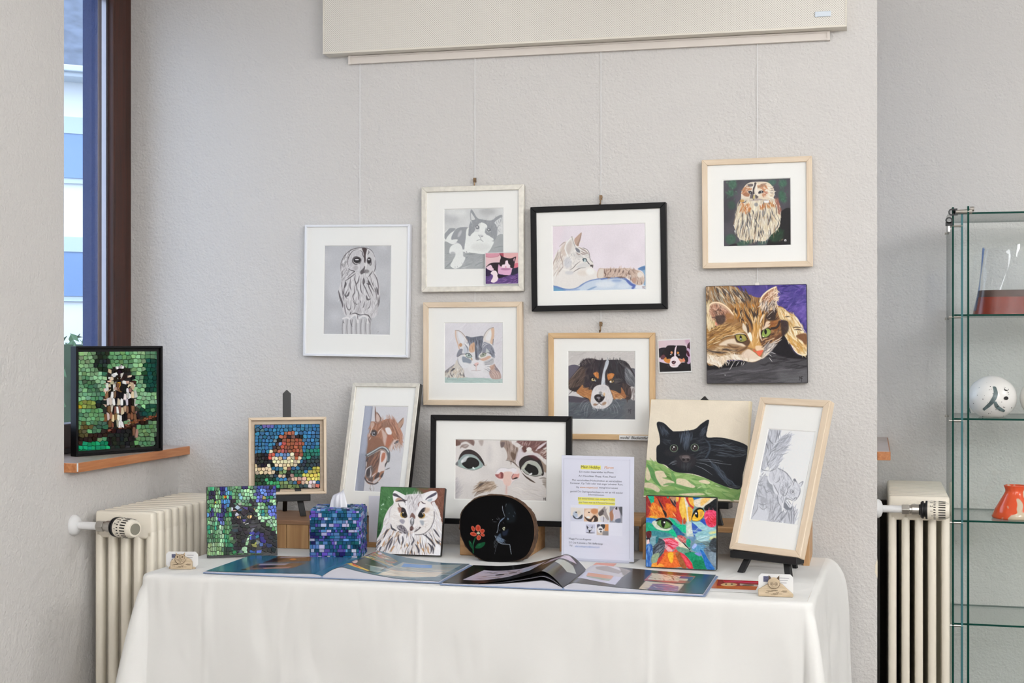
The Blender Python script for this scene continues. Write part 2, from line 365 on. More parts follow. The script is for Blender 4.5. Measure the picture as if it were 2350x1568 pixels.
def art_cat_photo():
    A = Art([(1114.2,581.2),(1189,580.5),(1189.2,651),(1114.8,651.5)], (1010,470,.1212), (214,180,188), 13, 1.25)
    A.poly("860,915 1480,910 1480,1130 860,1150", (218,186,190), 4, 1, False); A.poly("1200,915 1480,910 1480,1100 1300,1100", (214,160,160), 40, .8); A.poly("860,920 1130,915 1100,980 950,1000 860,985", (205,145,160), 8); A.line("860,985 960,1000 1080,985 1130,950", 8, (170,90,110), .8, 0)
    A.poly("860,1260 1000,1240 1100,1300 1300,1340 1400,1280 1480,1130 1480,1495 865,1495", (88,62,120), 6, 1, False); A.fur("870,1330 1480,1280 1480,1490 870,1490", 120, [(120,85,150),(70,40,95),(140,100,160),(60,40,90)], 90, 12, -15, 15, .7)
    A.poly("860,1200 980,1240 960,1330 870,1350", (42,26,62), 8); A.poly("1370,1210 1480,1180 1480,1290 1340,1330", (36,34,58), 10); A.poly("1380,1130 1480,1110 1480,1180 1380,1200", (205,110,125), 8)
    K = (34,22,30)
    A.poly("865,1190 950,1110 1100,1095 1150,1110 1120,1260 1090,1320 1000,1230 900,1180", K, 5); A.poly("880,1190 960,1140 1000,1200 1020,1220 980,1250 920,1230", (226,196,210), 6)
    A.poly("1120,920 1200,915 1205,1000 1160,1010", (160,70,85), 5, 1, False); A.poly("1125,920 1150,960 1220,1000 1330,1020 1420,990 1435,1000 1410,1100 1390,1200 1330,1190 1290,1110 1250,1060 1220,1150 1150,1170 1130,1080 1150,1000", K, 4)
    A.poly("1385,1040 1415,1010 1400,1080", (190,150,165), 5); A.poly("1240,1070 1280,1060 1290,1120 1325,1150 1310,1200 1230,1210 1170,1190 1180,1140 1225,1130", (236,212,222), 5); A.ell(1243,1180,14,12,(200,130,150),5)
    A.poly("1110,1130 1150,1180 1250,1210 1350,1200 1345,1290 1300,1335 1180,1320 1100,1290", (214,166,196), 6); A.ell(1240,1220,90,22,(160,105,140),20,.8)
    A.poly("960,1300 1000,1250 1060,1255 1090,1310 1105,1370 1080,1440 1020,1470 965,1450 1000,1380 1000,1330", (240,216,220), 4); A.poly("1090,1320 1200,1330 1310,1340 1200,1370 1110,1390", (30,16,36), 6)
    return A
def art_tabby_side():
    A = Art([(1263.8,517.5),(1479.6,511),(1482.3,665.5),(1268.1,669)], (1260,505,.10844), (222,214,222), 14)
    A.mottle(5, 30); A.poly("40,130 300,120 200,500 60,800", (224,210,219), 120, .7)
    # blanket
    A.poly("70,1350 300,1440 500,1440 620,1390 720,1330 830,1270 1050,1225 1300,1205 1500,1200 1700,1280 1800,1370 2050,1350 2050,1500 75,1515", (192,206,222), 10)
    A.poly("70,1370 200,1410 330,1450 320,1515 75,1515", (92,146,184), 40); A.lines("80,1380 300,1445 500,1440 640,1390 760,1310 900,1260 1080,1230", 40, (88,116,176), .85, 0, 24); A.line("300,1480 500,1470 640,1460", 50, (120,145,190), .7, 2, 40)
    A.lines("1100,1240 1300,1215 1500,1215 1620,1260 1720,1350 1790,1400", 46, (74,102,166), .9, 0, 24); A.line("780,1490 900,1440 1000,1400", 36, (110,140,182), .8, 2, 20); A.line("1650,1290 1720,1360 1800,1390 1760,1440", 50, (72,92,168), .9, 0, 26)
    A.ell(1180,1360,200,70,(214,222,230),60,.9); A.ell(1560,1400,110,60,(208,218,230),50,.8); A.ell(1420,1280,100,30,(110,140,190),40,.6)
    A.poly("1860,1040 1960,985 2040,1000 2045,1350 1990,1370 2010,1200 1960,1090", (130,165,196), 10); A.poly("1870,1040 1960,985 2035,1000 2030,1040 1960,1070", (84,122,172), 10)
    A.ell(1920,1420,110,50,(226,228,232),30,.9)
    # body
    A.poly("70,1000 110,760 200,620 320,500 460,355 520,400 540,520 600,560 700,590 790,640 840,730 860,820 910,900 930,960 900,1010 960,1060 1040,1140 1050,1220 850,1270 700,1340 600,1410 480,1445 330,1440 180,1390 70,1340", (224,220,216), 8)
    A.fur("80,1000 200,640 340,480 330,700 280,900 220,1080 100,1200", 130, [(196,182,170),(232,228,224),(170,155,148),(214,204,194)], 140, 14, lambda x, y: 115, 10, .6)
    A.lines("180,620 150,760 90,880 70,1000;240,640 230,760 270,880 290,1000;200,560 290,480 330,470", 26, (158,138,128), .7); A.line("280,990 230,1060 210,1090", 20, (140,128,124), .7)
    A.poly("240,600 330,490 320,620 350,720 310,760 250,700", (196,178,166), 40, .7)
    # ears
    A.poly("460,355 390,430 320,560 330,660 390,780 440,700 520,620 530,540 480,400", (214,210,206), 6); A.poly("370,520 440,440 470,520 440,650 400,720 350,640", (188,176,170), 40, .7); A.line("465,370 400,430 340,520 322,600 350,680 390,780", 18, (240,238,235), .95, 0); A.line("470,380 500,470 535,560", 14, (140,136,136), .9, 0); A.ell(465,358,14,10,(130,120,116),5)
    A.poly("665,262 660,350 620,480 610,550 545,520 515,420 570,345", (178,148,132), 5); A.poly("665,265 650,400 600,540 570,530 620,420", (138,112,100), 12, .9); A.line("630,490 660,450 700,470", 14, (226,220,214), .8)
    # head shading
    A.fur("540,640 700,620 830,720 850,850 700,800 560,900 420,1030 320,950 330,820 430,760", 170, [(186,184,184),(232,230,228),(160,158,160),(208,204,200)], 90, 11, lambda x, y: 40 if x > 600 else 110, 22, .55)
    A.ell(380,900,80,110,(190,192,200),60,.6); A.ell(600,760,80,60,(196,192,190),50,.6)
    A.poly("545,580 620,620 640,680 590,680 550,640", (96,98,108), 14, .9); A.lines("600,570 680,610 760,660 830,730;650,640 720,690 800,710;640,690 700,720 760,720;560,680 600,720 650,730", 24, (140,120,116), .8); A.lines("620,600 680,650 740,680;540,620 560,680", 12, (238,236,234), .9)
    A.lines("700,590 780,620 830,690 845,780 870,850 910,890", 13, (110,100,102), .85, 0)
    A.ell(742,850,44,40,(152,170,170),6); A.ell(740,860,20,28,(190,205,206),6); A.poly("690,830 720,805 770,810 790,850 770,890 775,850 740,815 715,850", (44,60,70), 4); A.ell(716,845,16,26,(60,80,90),6); A.line("780,850 820,910 860,945", 18, (50,50,58), .95, 2)
    A.poly("855,960 880,945 925,950 920,965 900,970 925,985 905,1010 890,985 860,980", (62,52,54), 4)
    A.lines("420,1060 500,1010 560,940 650,870;490,1110 560,1060 650,1015 770,1005", 15, (92,84,84), .9); A.poly("560,1000 640,930 760,900 850,960 760,1000 640,1010", (200,200,200), 24, .6)
    A.ell(420,1110,90,40,(196,196,200),40,.7); A.ell(700,1120,110,60,(216,206,196),60,.7); A.ell(860,1090,90,70,(234,233,230),40,.9); A.lines("780,1060 850,1030;800,1080 880,1060", 8, (238,238,236), .8)
    A.line("300,1040 420,1060", 18, (238,236,233), .7)
    # paw
    A.poly("1010,1220 1040,1030 1160,1025 1400,1025 1640,1020 1800,1050 1930,1090 2000,1170 2010,1280 1960,1370 1850,1375 1760,1320 1680,1240 1500,1210 1200,1220", (196,174,160), 6)
    A.fur("1140,1030 1700,1020 1950,1100 1990,1300 1850,1360 1600,1210 1150,1215", 170, [(162,134,118),(214,198,184),(140,112,98),(196,170,152)], 80, 13, lambda x, y: 112 if x < 1600 else 60, 14, .65)
    A.lines("1165,1030 1160,1110 1190,1150 1165,1210;1300,1035 1280,1110;1400,1035 1375,1120;1490,1035 1460,1120;1570,1060 1540,1130;1690,1060 1670,1130 1710,1160;1180,1210 1300,1220;1430,1205 1600,1215", 30, (96,72,64), .8)
    A.poly("1030,1210 1050,1050 1140,1050 1130,1210", (214,206,196), 14, .9); A.ell(1910,1160,60,60,(228,222,216),30,.9); A.lines("1660,1160 1640,1230 1690,1280;1700,1160 1720,1260;1970,1130 1990,1230", 20, (240,236,232), .8); A.ell(1790,1280,50,60,(170,128,108),24,.7); A.lines("1850,1300 1860,1360;1960,1310 1945,1365;1720,1180 1710,1290", 18, (70,52,50), .8); A.lines("1840,1300 1845,1350;1970,1300 1955,1360", 8, (240,236,232), .9)
    A.haze(.08); A.lines("1960,1400 1965,1450;1962,1402 1980,1430 1992,1400 1992,1460;2000,1410 2030,1405;2000,1410 2002,1465", 7, (120,90,100), .8, 0)
    A.line("35,112 2025,55", 10, (180,175,180), .6, 0); A.grain(3); return A
def art_owl_colour():
    A = Art([(1657,412.1),(1814.3,407),(1815.9,563),(1660,566.4)], (1650,400,.10842), (72,70,78), 15)
    A.mottle(6, 14); A.poly("60,520 300,500 300,900 90,1000", (58,57,66), 60, .8); A.poly("1310,790 1540,770 1540,1510 1020,1500 1200,1150", (16,14,18), 12); A.poly("350,400 480,250 480,600 380,700", (84,82,92), 50, .8)
    for x, y, rx, ry, c in [(275,210,90,100,(66,104,84)),(240,400,70,70,(60,98,78)),(1340,190,90,80,(66,104,86)),(1330,470,70,130,(56,98,76)),(1100,180,110,60,(64,98,86)),(250,1370,110,110,(58,92,74)),(540,1440,190,60,(54,88,70)),(1200,1280,170,150,(28,58,38)),(920,1440,110,50,(66,90,84)),(260,650,80,90,(50,76,66))]:
        A.ell(x,y,rx,ry,c,50,.85,-15,10)
    A.fur("160,120 360,120 360,500 160,480", 25, [(78,120,96),(58,92,74)], 60, 20, 60, 30, .6); A.fur("1080,1180 1360,1150 1340,1380 1080,1440", 40, [(36,76,48),(20,46,30)], 90, 16, -35, 20, .6); A.fur("1260,120 1430,120 1420,580 1290,560", 30, [(74,116,92),(50,88,70)], 60, 18, 70, 30, .5)
    body = "460,470 465,380 520,270 600,190 720,160 950,155 1060,190 1130,270 1170,380 1150,500 1240,560 1300,720 1300,900 1280,1080 1220,1170 1090,1290 1000,1390 900,1410 700,1370 560,1400 420,1350 360,1200 320,1100 340,900 330,820 440,600"
    A.poly(body, (206,196,178), 5)
    A.fur("360,720 460,600 900,560 1180,600 1290,760 1270,1080 1080,1290 900,1400 540,1390 400,1330 340,1080", 620, [(230,222,202),(212,200,170),(236,232,222),(200,180,150),(224,214,188)], 130, 15, lambda x, y: 92+(800-x)*.02, 8, .75)
    A.fur("360,760 900,700 1290,760 1270,1080 1080,1290 540,1390 340,1080", 95, [(60,58,62),(80,80,88),(110,96,84),(140,110,84)], 170, 13, lambda x, y: 92+(800-x)*.025, 6, .85)
    A.lines("510,720 500,900 490,1060 450,1200 440,1330;590,830 610,960 590,1060 620,1160 610,1350;940,740 950,830 930,900;870,770 850,900 840,1000;1080,790 1070,950 1030,1080;1060,580 1060,650;940,560 930,700;630,790 660,910;700,750 740,850;1240,980 1250,1060 1180,1180;890,1160 850,1300;940,1180 930,1280", 20, (64,64,72), .85)
    A.fur("440,600 660,640 640,800 520,810 440,720", 34, [(190,120,66),(176,104,58),(204,150,100)], 90, 20, 95, 15, .8); A.fur("860,640 960,640 950,760 870,720", 14, [(196,132,80),(180,110,64)], 80, 18, 95, 12, .8); A.fur("980,610 1160,600 1160,690 990,690", 20, [(178,110,64),(196,140,90)], 80, 18, 80, 12, .8)
    A.fur("1180,540 1260,580 1300,740 1280,880 1220,700", 24, [(134,84,72),(150,96,80)], 110, 18, 80, 8, .85); A.ell(480,560,50,30,(190,140,70),16,.8)
    # head
    A.poly("465,420 500,300 600,195 720,165 770,250 760,400 720,470 600,510 480,500", (222,212,196), 8); A.poly("780,200 950,160 1080,210 1150,330 1150,480 1000,520 860,520 790,470 770,330", (222,208,186), 8)
    A.fur("480,380 540,280 620,210 690,260 680,330 600,350 540,400", 40, [(180,122,84),(196,140,104),(160,104,74)], 70, 20, 150, 20, .8); A.poly("590,215 690,200 720,240 640,260", (96,86,88), 14, .9); A.poly("490,420 560,390 640,410 620,470 540,460", (158,104,76), 18, .9)
    A.fur("800,270 880,220 1000,240 1020,360 990,440 900,460 950,370 880,310", 50, [(188,128,90),(172,108,76),(206,156,120)], 70, 18, 40, 25, .8); A.poly("820,260 900,200 1000,190 940,240 840,290", (150,118,98), 16, .8)
    A.fur("1000,240 1130,280 1160,480 1010,510", 50, [(230,222,206),(204,184,160),(240,236,226)], 80, 14, 20, 20, .8); A.lines("1080,300 1150,310;1080,345 1160,350;1070,390 1150,400", 14, (74,64,66), .8)
    A.lines("760,190 730,280 715,340 725,400", 44, (64,56,60), .95, 0); A.lines("720,170 730,220 700,290 700,370;800,190 780,260 790,330 770,390", 20, (238,234,228), .9)
    A.poly("610,360 670,350 700,400 690,425 640,410", (52,50,56), 8); A.poly("820,390 850,350 910,345 940,375 890,400 830,410", (46,44,50), 8); A.ell(655,392,9,9,(235,235,235),3); A.ell(888,373,10,9,(240,240,240),3); A.poly("660,430 720,420 700,500 650,505", (90,82,88), 12, .9); A.poly("760,430 830,480 770,510", (80,72,76), 10, .9)
    A.poly("725,435 745,440 752,490 735,535 712,500", (196,178,120), 4); A.line("712,450 705,500 730,545", 12, (70,56,50), .9); A.poly("760,320 850,330 820,380 850,440 900,460 810,450 770,400", (232,224,214), 14, .8); A.line("940,370 1000,400 960,430", 18, (176,100,78), .8)
    A.lines("650,560 760,545 920,540;930,540 1020,560 1060,640;690,530 800,520 920,530", 14, (130,108,112), .8); A.lines("480,600 540,590 570,550", 20, (70,72,84), .9); A.ell(780,640,40,40,(120,122,128),20,.7); A.ell(1000,580,60,26,(236,238,238),16,.9)
    A.lines("330,1180 335,1230;305,1060 330,1110", 14, (236,236,234), .9); A.ell(1400,1395,22,26,(236,236,238),6); A.ell(1400,1405,8,14,(20,18,22),3); A.ell(1330,1380,30,16,(110,96,74),10,.8,-30); A.ell(1280,1405,16,10,(90,80,62),8,.8); A.poly("230,1490 360,1460 390,1520 240,1530", (26,22,28), 20, .9)
    A.grain(4); return A
def art_gold_cat():
    A = Art([(1619.7,656.7),(1852.5,652),(1852.8,879.8),(1621.3,881)], (1615,645,.15625), (74,64,130), 16)
    A.mottle(12, 16); A.fur("470,60 1520,45 1520,760 1380,520 1100,380 1100,100", 150, [(96,78,156),(60,52,116),(110,92,168),(74,62,134)], 130, 30, -25, 30, .6); A.poly("1330,420 1480,340 1520,420 1500,640 1420,520", (112,92,172), 50, .6)
    A.poly("35,1200 300,1180 600,1180 900,1110 1060,930 1160,800 1230,860 1330,1040 1420,1100 1520,1080 1522,1503 40,1510", (72,70,74), 6); A.poly("1010,1010 1160,800 1240,900 1320,1040 1420,1100 1520,1090 1520,1150 1300,1140 1100,1100", (26,23,28), 30); A.poly("40,1210 300,1190 500,1170 620,1200 500,1260 300,1300 60,1320", (24,22,26), 30)
    A.fur("40,1330 1520,1280 1520,1500 40,1500", 110, [(96,95,100),(58,56,60),(84,82,86)], 320, 22, -5, 5, .45); A.poly("1100,1330 1300,1350 1520,1310 1522,1503 1150,1503", (104,104,107), 80, .6); A.fur("880,1100 1500,1160 1480,1260 900,1260", 30, [(52,50,54),(38,36,40)], 200, 22, -5, 8, .5)
    # body fur
    head = "35,680 50,420 90,320 30,320 35,75 430,72 560,150 700,210 830,240 940,150 1060,80 1090,150 1080,340 1180,400 1140,560 1150,720 1160,800 1060,930 960,1050 860,1140 720,1200 560,1170 420,1160 320,1180 240,1270 150,1240 40,1200"
    A.poly(head, (150,112,72), 6)
    A.fur("35,75 430,72 700,210 720,420 560,420 330,330 180,310 60,330", 260, [(112,92,72),(176,148,116),(70,58,52),(204,184,156),(140,104,64),(150,150,140)], 120, 17, lambda x, y: 60 if x > 200 else 70, 10, .75)
    A.lines("330,120 400,220 470,340;480,130 560,260 640,380;600,160 680,260 700,360;270,100 330,220;180,90 220,170;420,110 520,240", 34, (56,50,52), .75); A.lines("390,190 420,260 450,310;520,200 560,260;250,180 310,260;300,110 370,180", 20, (206,200,184), .8)
    A.fur("430,360 860,300 980,420 900,620 760,760 640,640 480,560", 330, [(170,118,58),(196,150,88),(120,84,50),(214,188,146),(84,64,48),(150,98,44)], 110, 15, lambda x, y: 78 if x < 760 else 100, 9, .75)
    A.lines("600,420 640,520 700,620 720,720;690,400 740,520 760,620;560,420 540,520 600,600;800,420 790,520 810,640;740,440 780,560;880,440 860,520;460,390 480,480;620,620 650,700 650,780", 30, (52,42,40), .85); A.lines("660,440 710,560 740,660;770,520 790,640;600,580 640,680;820,500 860,430;520,440 560,560;840,560 880,480", 16, (220,196,150), .85)
    A.lines("500,400 520,500 480,560;720,330 740,400;840,430 850,520", 26, (190,120,44), .8)
    A.fur("40,700 240,640 460,640 600,720 480,780 300,860 120,960 40,1000", 240, [(164,118,60),(190,146,88),(130,92,50),(206,170,116),(110,80,50)], 110, 14, -22, 9, .75); A.lines("260,850 340,810 450,800;130,930 250,880;70,900 180,820", 18, (222,200,160), .8); A.lines("240,870 320,830 440,800;90,700 200,660", 18, (92,70,50), .8)
    A.poly("330,870 460,850 520,900 600,900 640,930 560,980 420,960 300,960 220,940", (222,206,184), 24, .95); A.poly("340,930 440,930 560,960 620,1000 500,1040 380,1010", (140,108,78), 20, .8); A.lines("360,940 430,980 520,970;500,1040 600,1000 660,940", 30, (100,74,52), .8)
    A.fur("40,1000 300,960 520,1040 440,1100 200,1120 40,1080", 130, [(150,116,80),(210,190,160),(90,74,62),(190,160,120)], 110, 14, 6, 10, .7); A.lines("40,1010 120,1040 240,1060 340,1050;260,1020 330,1010 390,1030", 24, (60,50,46), .8)
    A.poly("40,1080 200,1120 420,1080 560,1090 640,1010 720,1040 790,1100 850,1140 720,1195 560,1170 420,1155 320,1180 240,1268 150,1240 40,1200", (228,216,200), 12); A.fur("40,1090 300,1110 560,1090 700,1160 420,1150 240,1260 60,1190", 100, [(238,230,218),(200,180,150),(214,196,172)], 90, 14, 60, 25, .7)
    A.poly("560,1060 640,1010 720,1040 800,1130 700,1150 560,1120", (216,196,176), 20, .8)
    # nose, bridge
    A.poly("740,640 800,640 830,820 880,960 800,1020 740,1000 640,960 700,880 720,760", (196,150,88), 16); A.fur("740,560 810,560 850,880 740,980 700,860", 70, [(206,160,96),(180,130,66),(220,196,156)], 110, 14, 92, 8, .7); A.poly("760,960 860,960 880,1020 780,1030", (226,200,172), 16, .9)
    A.poly("735,1000 770,1040 875,1020 820,1110 800,1090 760,1050 730,1040", (206,92,66), 5); A.poly("770,1040 870,1025 820,1105", (220,104,76), 10, .9)
    A.poly("640,780 690,760 715,860 690,890 660,830", (238,230,216), 10); A.poly("580,620 640,700 650,780 620,760 570,700", (226,214,196), 16, .9); A.line("620,620 650,700 650,770", 34, (82,60,44), .9, 2)
    # left eye
    A.poly("450,800 500,775 600,790 640,850 680,900 640,960 560,920 480,900", (88,62,44), 18, .95); A.poly("465,800 520,785 590,795 630,840 615,885 560,900 500,880", (150,140,66), 5); A.ell(545,840,60,46,(172,158,80),24,.8); A.ell(560,870,40,22,(130,140,80),14,.7); A.poly("540,800 560,830 552,880 535,870 525,830", (20,18,16), 4); A.lines("455,795 520,782 600,792 640,850", 15, (40,30,26), .95, 0); A.lines("465,820 490,880 560,905 620,885", 12, (52,38,30), .95, 0); A.ell(545,855,10,10,(235,235,230),3); A.lines("420,800 520,770 620,785", 20, (226,212,190), .8)
    # right eye side
    A.poly("820,800 860,720 960,690 990,740 960,820 1010,880 960,940 880,960 830,900", (86,58,44), 18, .95); A.fur("880,840 1100,700 1150,560 1160,780 1060,920 900,960", 120, [(92,60,40),(130,88,56),(60,42,36),(160,120,84)], 90, 16, -35, 14, .75)
    A.poly("850,790 870,730 940,700 985,720 975,780 920,825 870,830", (128,150,66), 5); A.ell(930,770,50,40,(150,170,90),20,.7); A.poly("905,705 930,740 920,785 900,780 890,740", (20,18,16), 4); A.lines("845,800 870,725 940,693 985,720", 14, (30,24,22), .95, 0); A.ell(878,815,9,8,(235,235,230),3); A.lines("860,835 930,830 985,780", 12, (40,28,26), .9, 0)
    A.poly("900,620 960,590 985,640 930,690 860,720", (222,200,176), 18, .95); A.lines("830,620 850,560 890,490;830,700 825,780 850,880", 26, (232,216,192), .9); A.lines("880,690 900,620 920,540 960,500", 24, (84,54,40), .85); A.lines("850,890 900,850 950,840;940,880 1050,840", 16, (226,196,160), .7)
    A.fur("960,600 1080,580 1120,680 1020,700", 40, [(160,104,54),(130,80,44)], 90, 18, -30, 15, .75); A.poly("920,510 1060,400 1110,480 1100,560 960,580", (46,36,36), 24, .9); A.lines("930,530 1000,460 1080,400;950,560 990,540", 8, (226,206,180), .8); A.line("1000,700 1080,680 1120,600", 36, (44,34,34), .85); A.fur("1060,420 1150,440 1120,560", 25, [(150,100,60),(176,130,80)], 80, 16, -60, 14, .7)
    A.poly("900,950 980,920 1060,940 980,1050 900,1120 850,1140 880,1040", (190,180,172), 20, .9); A.fur("900,930 1060,930 960,1060 880,1130", 50, [(230,222,212),(110,104,104),(160,150,146)], 80, 12, -40, 14, .7); A.lines("980,920 1080,900 1150,860;1000,910 1100,860 1150,820", 12, (236,228,216), .8)
    A.line("800,1140 860,1140 920,1090 960,1050", 14, (222,208,190), .9)
    # ears
    A.poly("60,440 80,350 160,310 260,330 360,400 430,480 430,560 350,560 200,660 160,640 110,560", (196,164,138), 8); A.poly("90,430 130,350 200,350 330,420 400,500 330,580 230,640 190,650 120,540", (170,124,100), 18); A.fur("100,400 240,360 330,470 280,600 190,640 120,520", 120, [(206,172,150),(140,96,76),(90,66,56),(186,140,118)], 90, 14, 60, 30, .65); A.poly("160,530 240,500 320,520 300,610 220,640", (56,44,42), 26, .8); A.line("62,440 85,350 165,312 270,335 370,410 435,500", 20, (238,216,186), .95, 0); A.poly("110,560 190,620 180,655 140,620", (216,140,116), 10, .9); A.poly("330,480 430,500 440,600 340,600", (150,104,58), 30, .7)
    A.fur("35,330 90,320 60,440 110,560 160,650 40,690", 40, [(222,206,170),(200,176,130)], 120, 24, 85, 12, .7)
    A.poly("830,290 870,210 960,130 1060,80 1090,140 1080,330 1030,420 900,420 830,380", (206,180,150), 8); A.poly("860,260 960,150 1050,100 1060,180 990,300 900,330", (150,104,72), 16); A.fur("880,230 1060,120 1070,320 900,330", 70, [(224,196,170),(180,130,100),(110,70,50),(230,210,190)], 100, 13, -50, 16, .7); A.line("830,300 870,215 960,135 1070,82", 20, (234,220,190), .9, 0); A.fur("830,330 1060,320 1060,420 880,440", 60, [(220,212,204),(90,76,70),(180,170,164)], 90, 12, 100, 14, .75); A.fur("1050,120 1110,150 1090,360 1050,340", 30, [(230,216,196),(210,190,160)], 60, 10, 20, 20, .7)
    # paw
    A.poly("1090,400 1180,400 1260,470 1360,520 1420,660 1480,760 1515,790 1515,1085 1440,1095 1360,1050 1260,900 1190,800 1240,700 1240,600 1130,560", (206,182,136), 7); A.fur("1100,410 1360,520 1500,780 1510,1080 1300,960 1200,780 1240,640", 190, [(226,206,166),(200,160,100),(236,226,204),(180,140,84)], 110, 18, 62, 14, .7)
    A.poly("1140,590 1240,600 1250,720 1200,790 1150,790", (56,42,36), 20, .9); A.poly("1370,800 1470,770 1515,800 1510,940 1440,880 1370,830", (110,70,44), 18, .9); A.lines("1310,690 1370,680 1440,690;1330,720 1400,715 1450,735;1190,530 1270,520", 18, (70,56,46), .85); A.poly("1320,1000 1420,960 1380,1050", (240,234,220), 8); A.lines("1270,900 1350,1040 1440,1092 1515,1078", 16, (236,226,204), .9, 0); A.fur("1200,800 1320,860 1460,1000 1340,1020", 40, [(206,160,90),(190,140,70)], 100, 18, 55, 14, .6)
    A.lines("380,1190 350,1250;445,1185 410,1250 372,1315;520,1180 470,1255;560,1190 545,1245;600,1190 565,1250;950,1080 1000,1110;980,1050 1060,1075;955,1125 1005,1190", 8, (230,228,226), .9)
    A.lines("1405,1410 1405,1460;1405,1410 1425,1440 1425,1412;1432,1410 1432,1485;1432,1412 1452,1408;1432,1440 1448,1436", 8, (40,36,38), .85, 0); A.ell(308,1388,6,6,(230,230,230),2)
    A.grain(4); return A
def art_calico():
    A = Art([(1015.7,740.3),(1151.8,739.8),(1153.5,880.9),(1018.6,880.9)], (1010,735,.09566), (213,211,217), 21)
    A.mottle(4, 20); A.fur("80,80 1480,80 1480,1300 80,1200", 160, [(204,202,210),(222,219,224),(212,204,212)], 200, 14, -55, 8, .4); A.fur("1250,300 1450,220 1480,700 1300,700", 20, [(206,196,206)], 150, 14, -45, 8, .4)
    A.poly("90,1370 400,1365 900,1385 1500,1410 1500,1525 90,1525", (168,190,186), 6, 1, False); A.fur("95,1385 1495,1410 1495,1520 95,1520", 60, [(150,178,174),(186,204,200)], 220, 16, 3, 4, .5)
    D = (84,88,102); M = (124,126,138); O = (196,152,118); Wt = (228,226,226)
    A.poly("90,1300 110,1230 240,1120 340,1060 400,960 560,1180 600,1300 590,1380 90,1370", (206,200,192), 10)
    A.poly("95,1290 130,1210 260,1110 330,1060 290,1130 200,1220", (124,120,128), 12, .9); A.fur("130,1230 360,1130 560,1220 570,1360 130,1360", 90, [(80,78,84),(228,226,222),(150,142,138),(196,176,150)], 80, 13, 108, 18, .7); A.poly("240,1230 290,1160 350,1160 330,1190 270,1230", (70,66,72), 14, .9); A.lines("240,1270 260,1330 300,1365;480,1260 470,1330;560,1280 570,1360", 22, (70,68,76), .8)
    A.poly("1160,1230 1270,1050 1330,1120 1400,1210 1440,1310 1430,1400 1230,1400", (176,150,142), 10); A.lines("1280,1080 1340,1160 1420,1260;1290,1150 1360,1220", 26, (104,104,118), .8); A.lines("1180,1240 1280,1330 1290,1395;1210,1200 1320,1300 1340,1390;1250,1180 1370,1300 1390,1390", 14, (216,196,188), .8); A.lines("1150,1190 1230,1300;1290,1200 1350,1330", 12, (140,104,96), .7)
    face = "400,900 385,820 420,730 460,680 400,590 350,380 330,250 420,255 520,340 590,390 720,415 880,395 1010,390 1080,290 1170,200 1250,180 1275,300 1250,520 1230,640 1280,740 1275,960 1250,1080 1180,1200 1100,1330 840,1380 600,1360 560,1200 470,1090 410,980"
    A.poly(face, (216,215,218), 6)
    A.poly("590,390 720,415 880,395 1005,390 1000,520 990,680 960,790 900,850 910,960 840,950 820,800 810,600 740,560 690,640 660,560", (92,96,110), 12); A.fur("620,470 980,460 970,700 880,880 820,700 690,600", 110, [(70,74,88),(120,124,138),(150,154,168),(96,100,114)], 110, 13, 92, 8, .7)
    A.lines("880,480 870,600 890,760 880,900;960,540 950,680", 16, (160,166,182), .8); A.lines("840,560 830,700 850,860 860,940;930,480 930,600 980,720", 26, (62,64,76), .75)
    A.poly("680,640 740,560 800,540 810,640 800,760 700,770", (204,164,134), 20, .9); A.lines("690,660 690,760;740,600 770,740;790,560 795,660", 26, (186,136,98), .85)
    # ears
    A.poly("335,250 430,260 540,350 640,500 590,560 470,640 400,590 355,420", (210,206,208), 6); A.line("335,252 430,262 530,340 640,500", 16, (140,118,110), .85, 0); A.line("345,270 355,420 400,560 440,690", 26, (200,160,132), .8, 0); A.poly("400,290 470,330 560,470 540,560 470,540 410,400", (222,224,230), 24, .9); A.ell(470,600,38,44,(180,130,90),12,.9); A.lines("540,380 600,500;560,540 640,620;590,540 660,640", 14, (236,234,234), .8)
    A.poly("1010,440 1040,340 1150,220 1250,178 1272,300 1245,520 1200,560 1060,560", (218,212,208), 6); A.poly("1190,220 1255,185 1270,320 1240,560 1180,540 1210,350", (206,170,142), 18, .9); A.line("1250,180 1150,215 1060,310 1010,430", 16, (130,122,122), .85, 0); A.poly("1080,400 1150,270 1200,260 1180,480 1080,480", (226,226,228), 24, .9); A.line("1250,460 1240,600", 18, (90,90,104), .8)
    A.poly("980,650 1000,540 1100,540 1220,620 1280,760 1275,900 1200,830 1090,780 1000,800", (120,124,140), 18, .9); A.lines("980,660 1020,580 1120,540;1000,680 1060,600 1140,570;990,600 1030,480", 12, (232,232,234), .9); A.poly("1090,680 1140,700 1160,780 1080,780", (206,212,208), 20, .8); A.fur("1100,600 1270,760 1260,900 1160,800", 40, [(90,94,108),(140,144,160)], 90, 14, 60, 15, .7)
    A.poly("390,890 385,820 440,710 520,700 510,800 590,810 480,830", (116,118,132), 14, .9); A.poly("540,660 600,640 650,760 560,800", (190,196,206), 20, .8); A.lines("570,580 640,680 650,770", 30, (100,104,118), .8)
    A.lines("400,900 440,860 500,825 600,815", 18, (84,78,84), .85); A.line("405,930 430,1040 500,1130", 18, (140,140,148), .7); A.poly("520,880 640,910 740,970 720,1040 600,1020 530,1010", (126,136,152), 20, .95); A.poly("440,920 500,960 540,1020 640,1040 700,1100 600,1160 500,1110", (222,224,228), 20, .8)
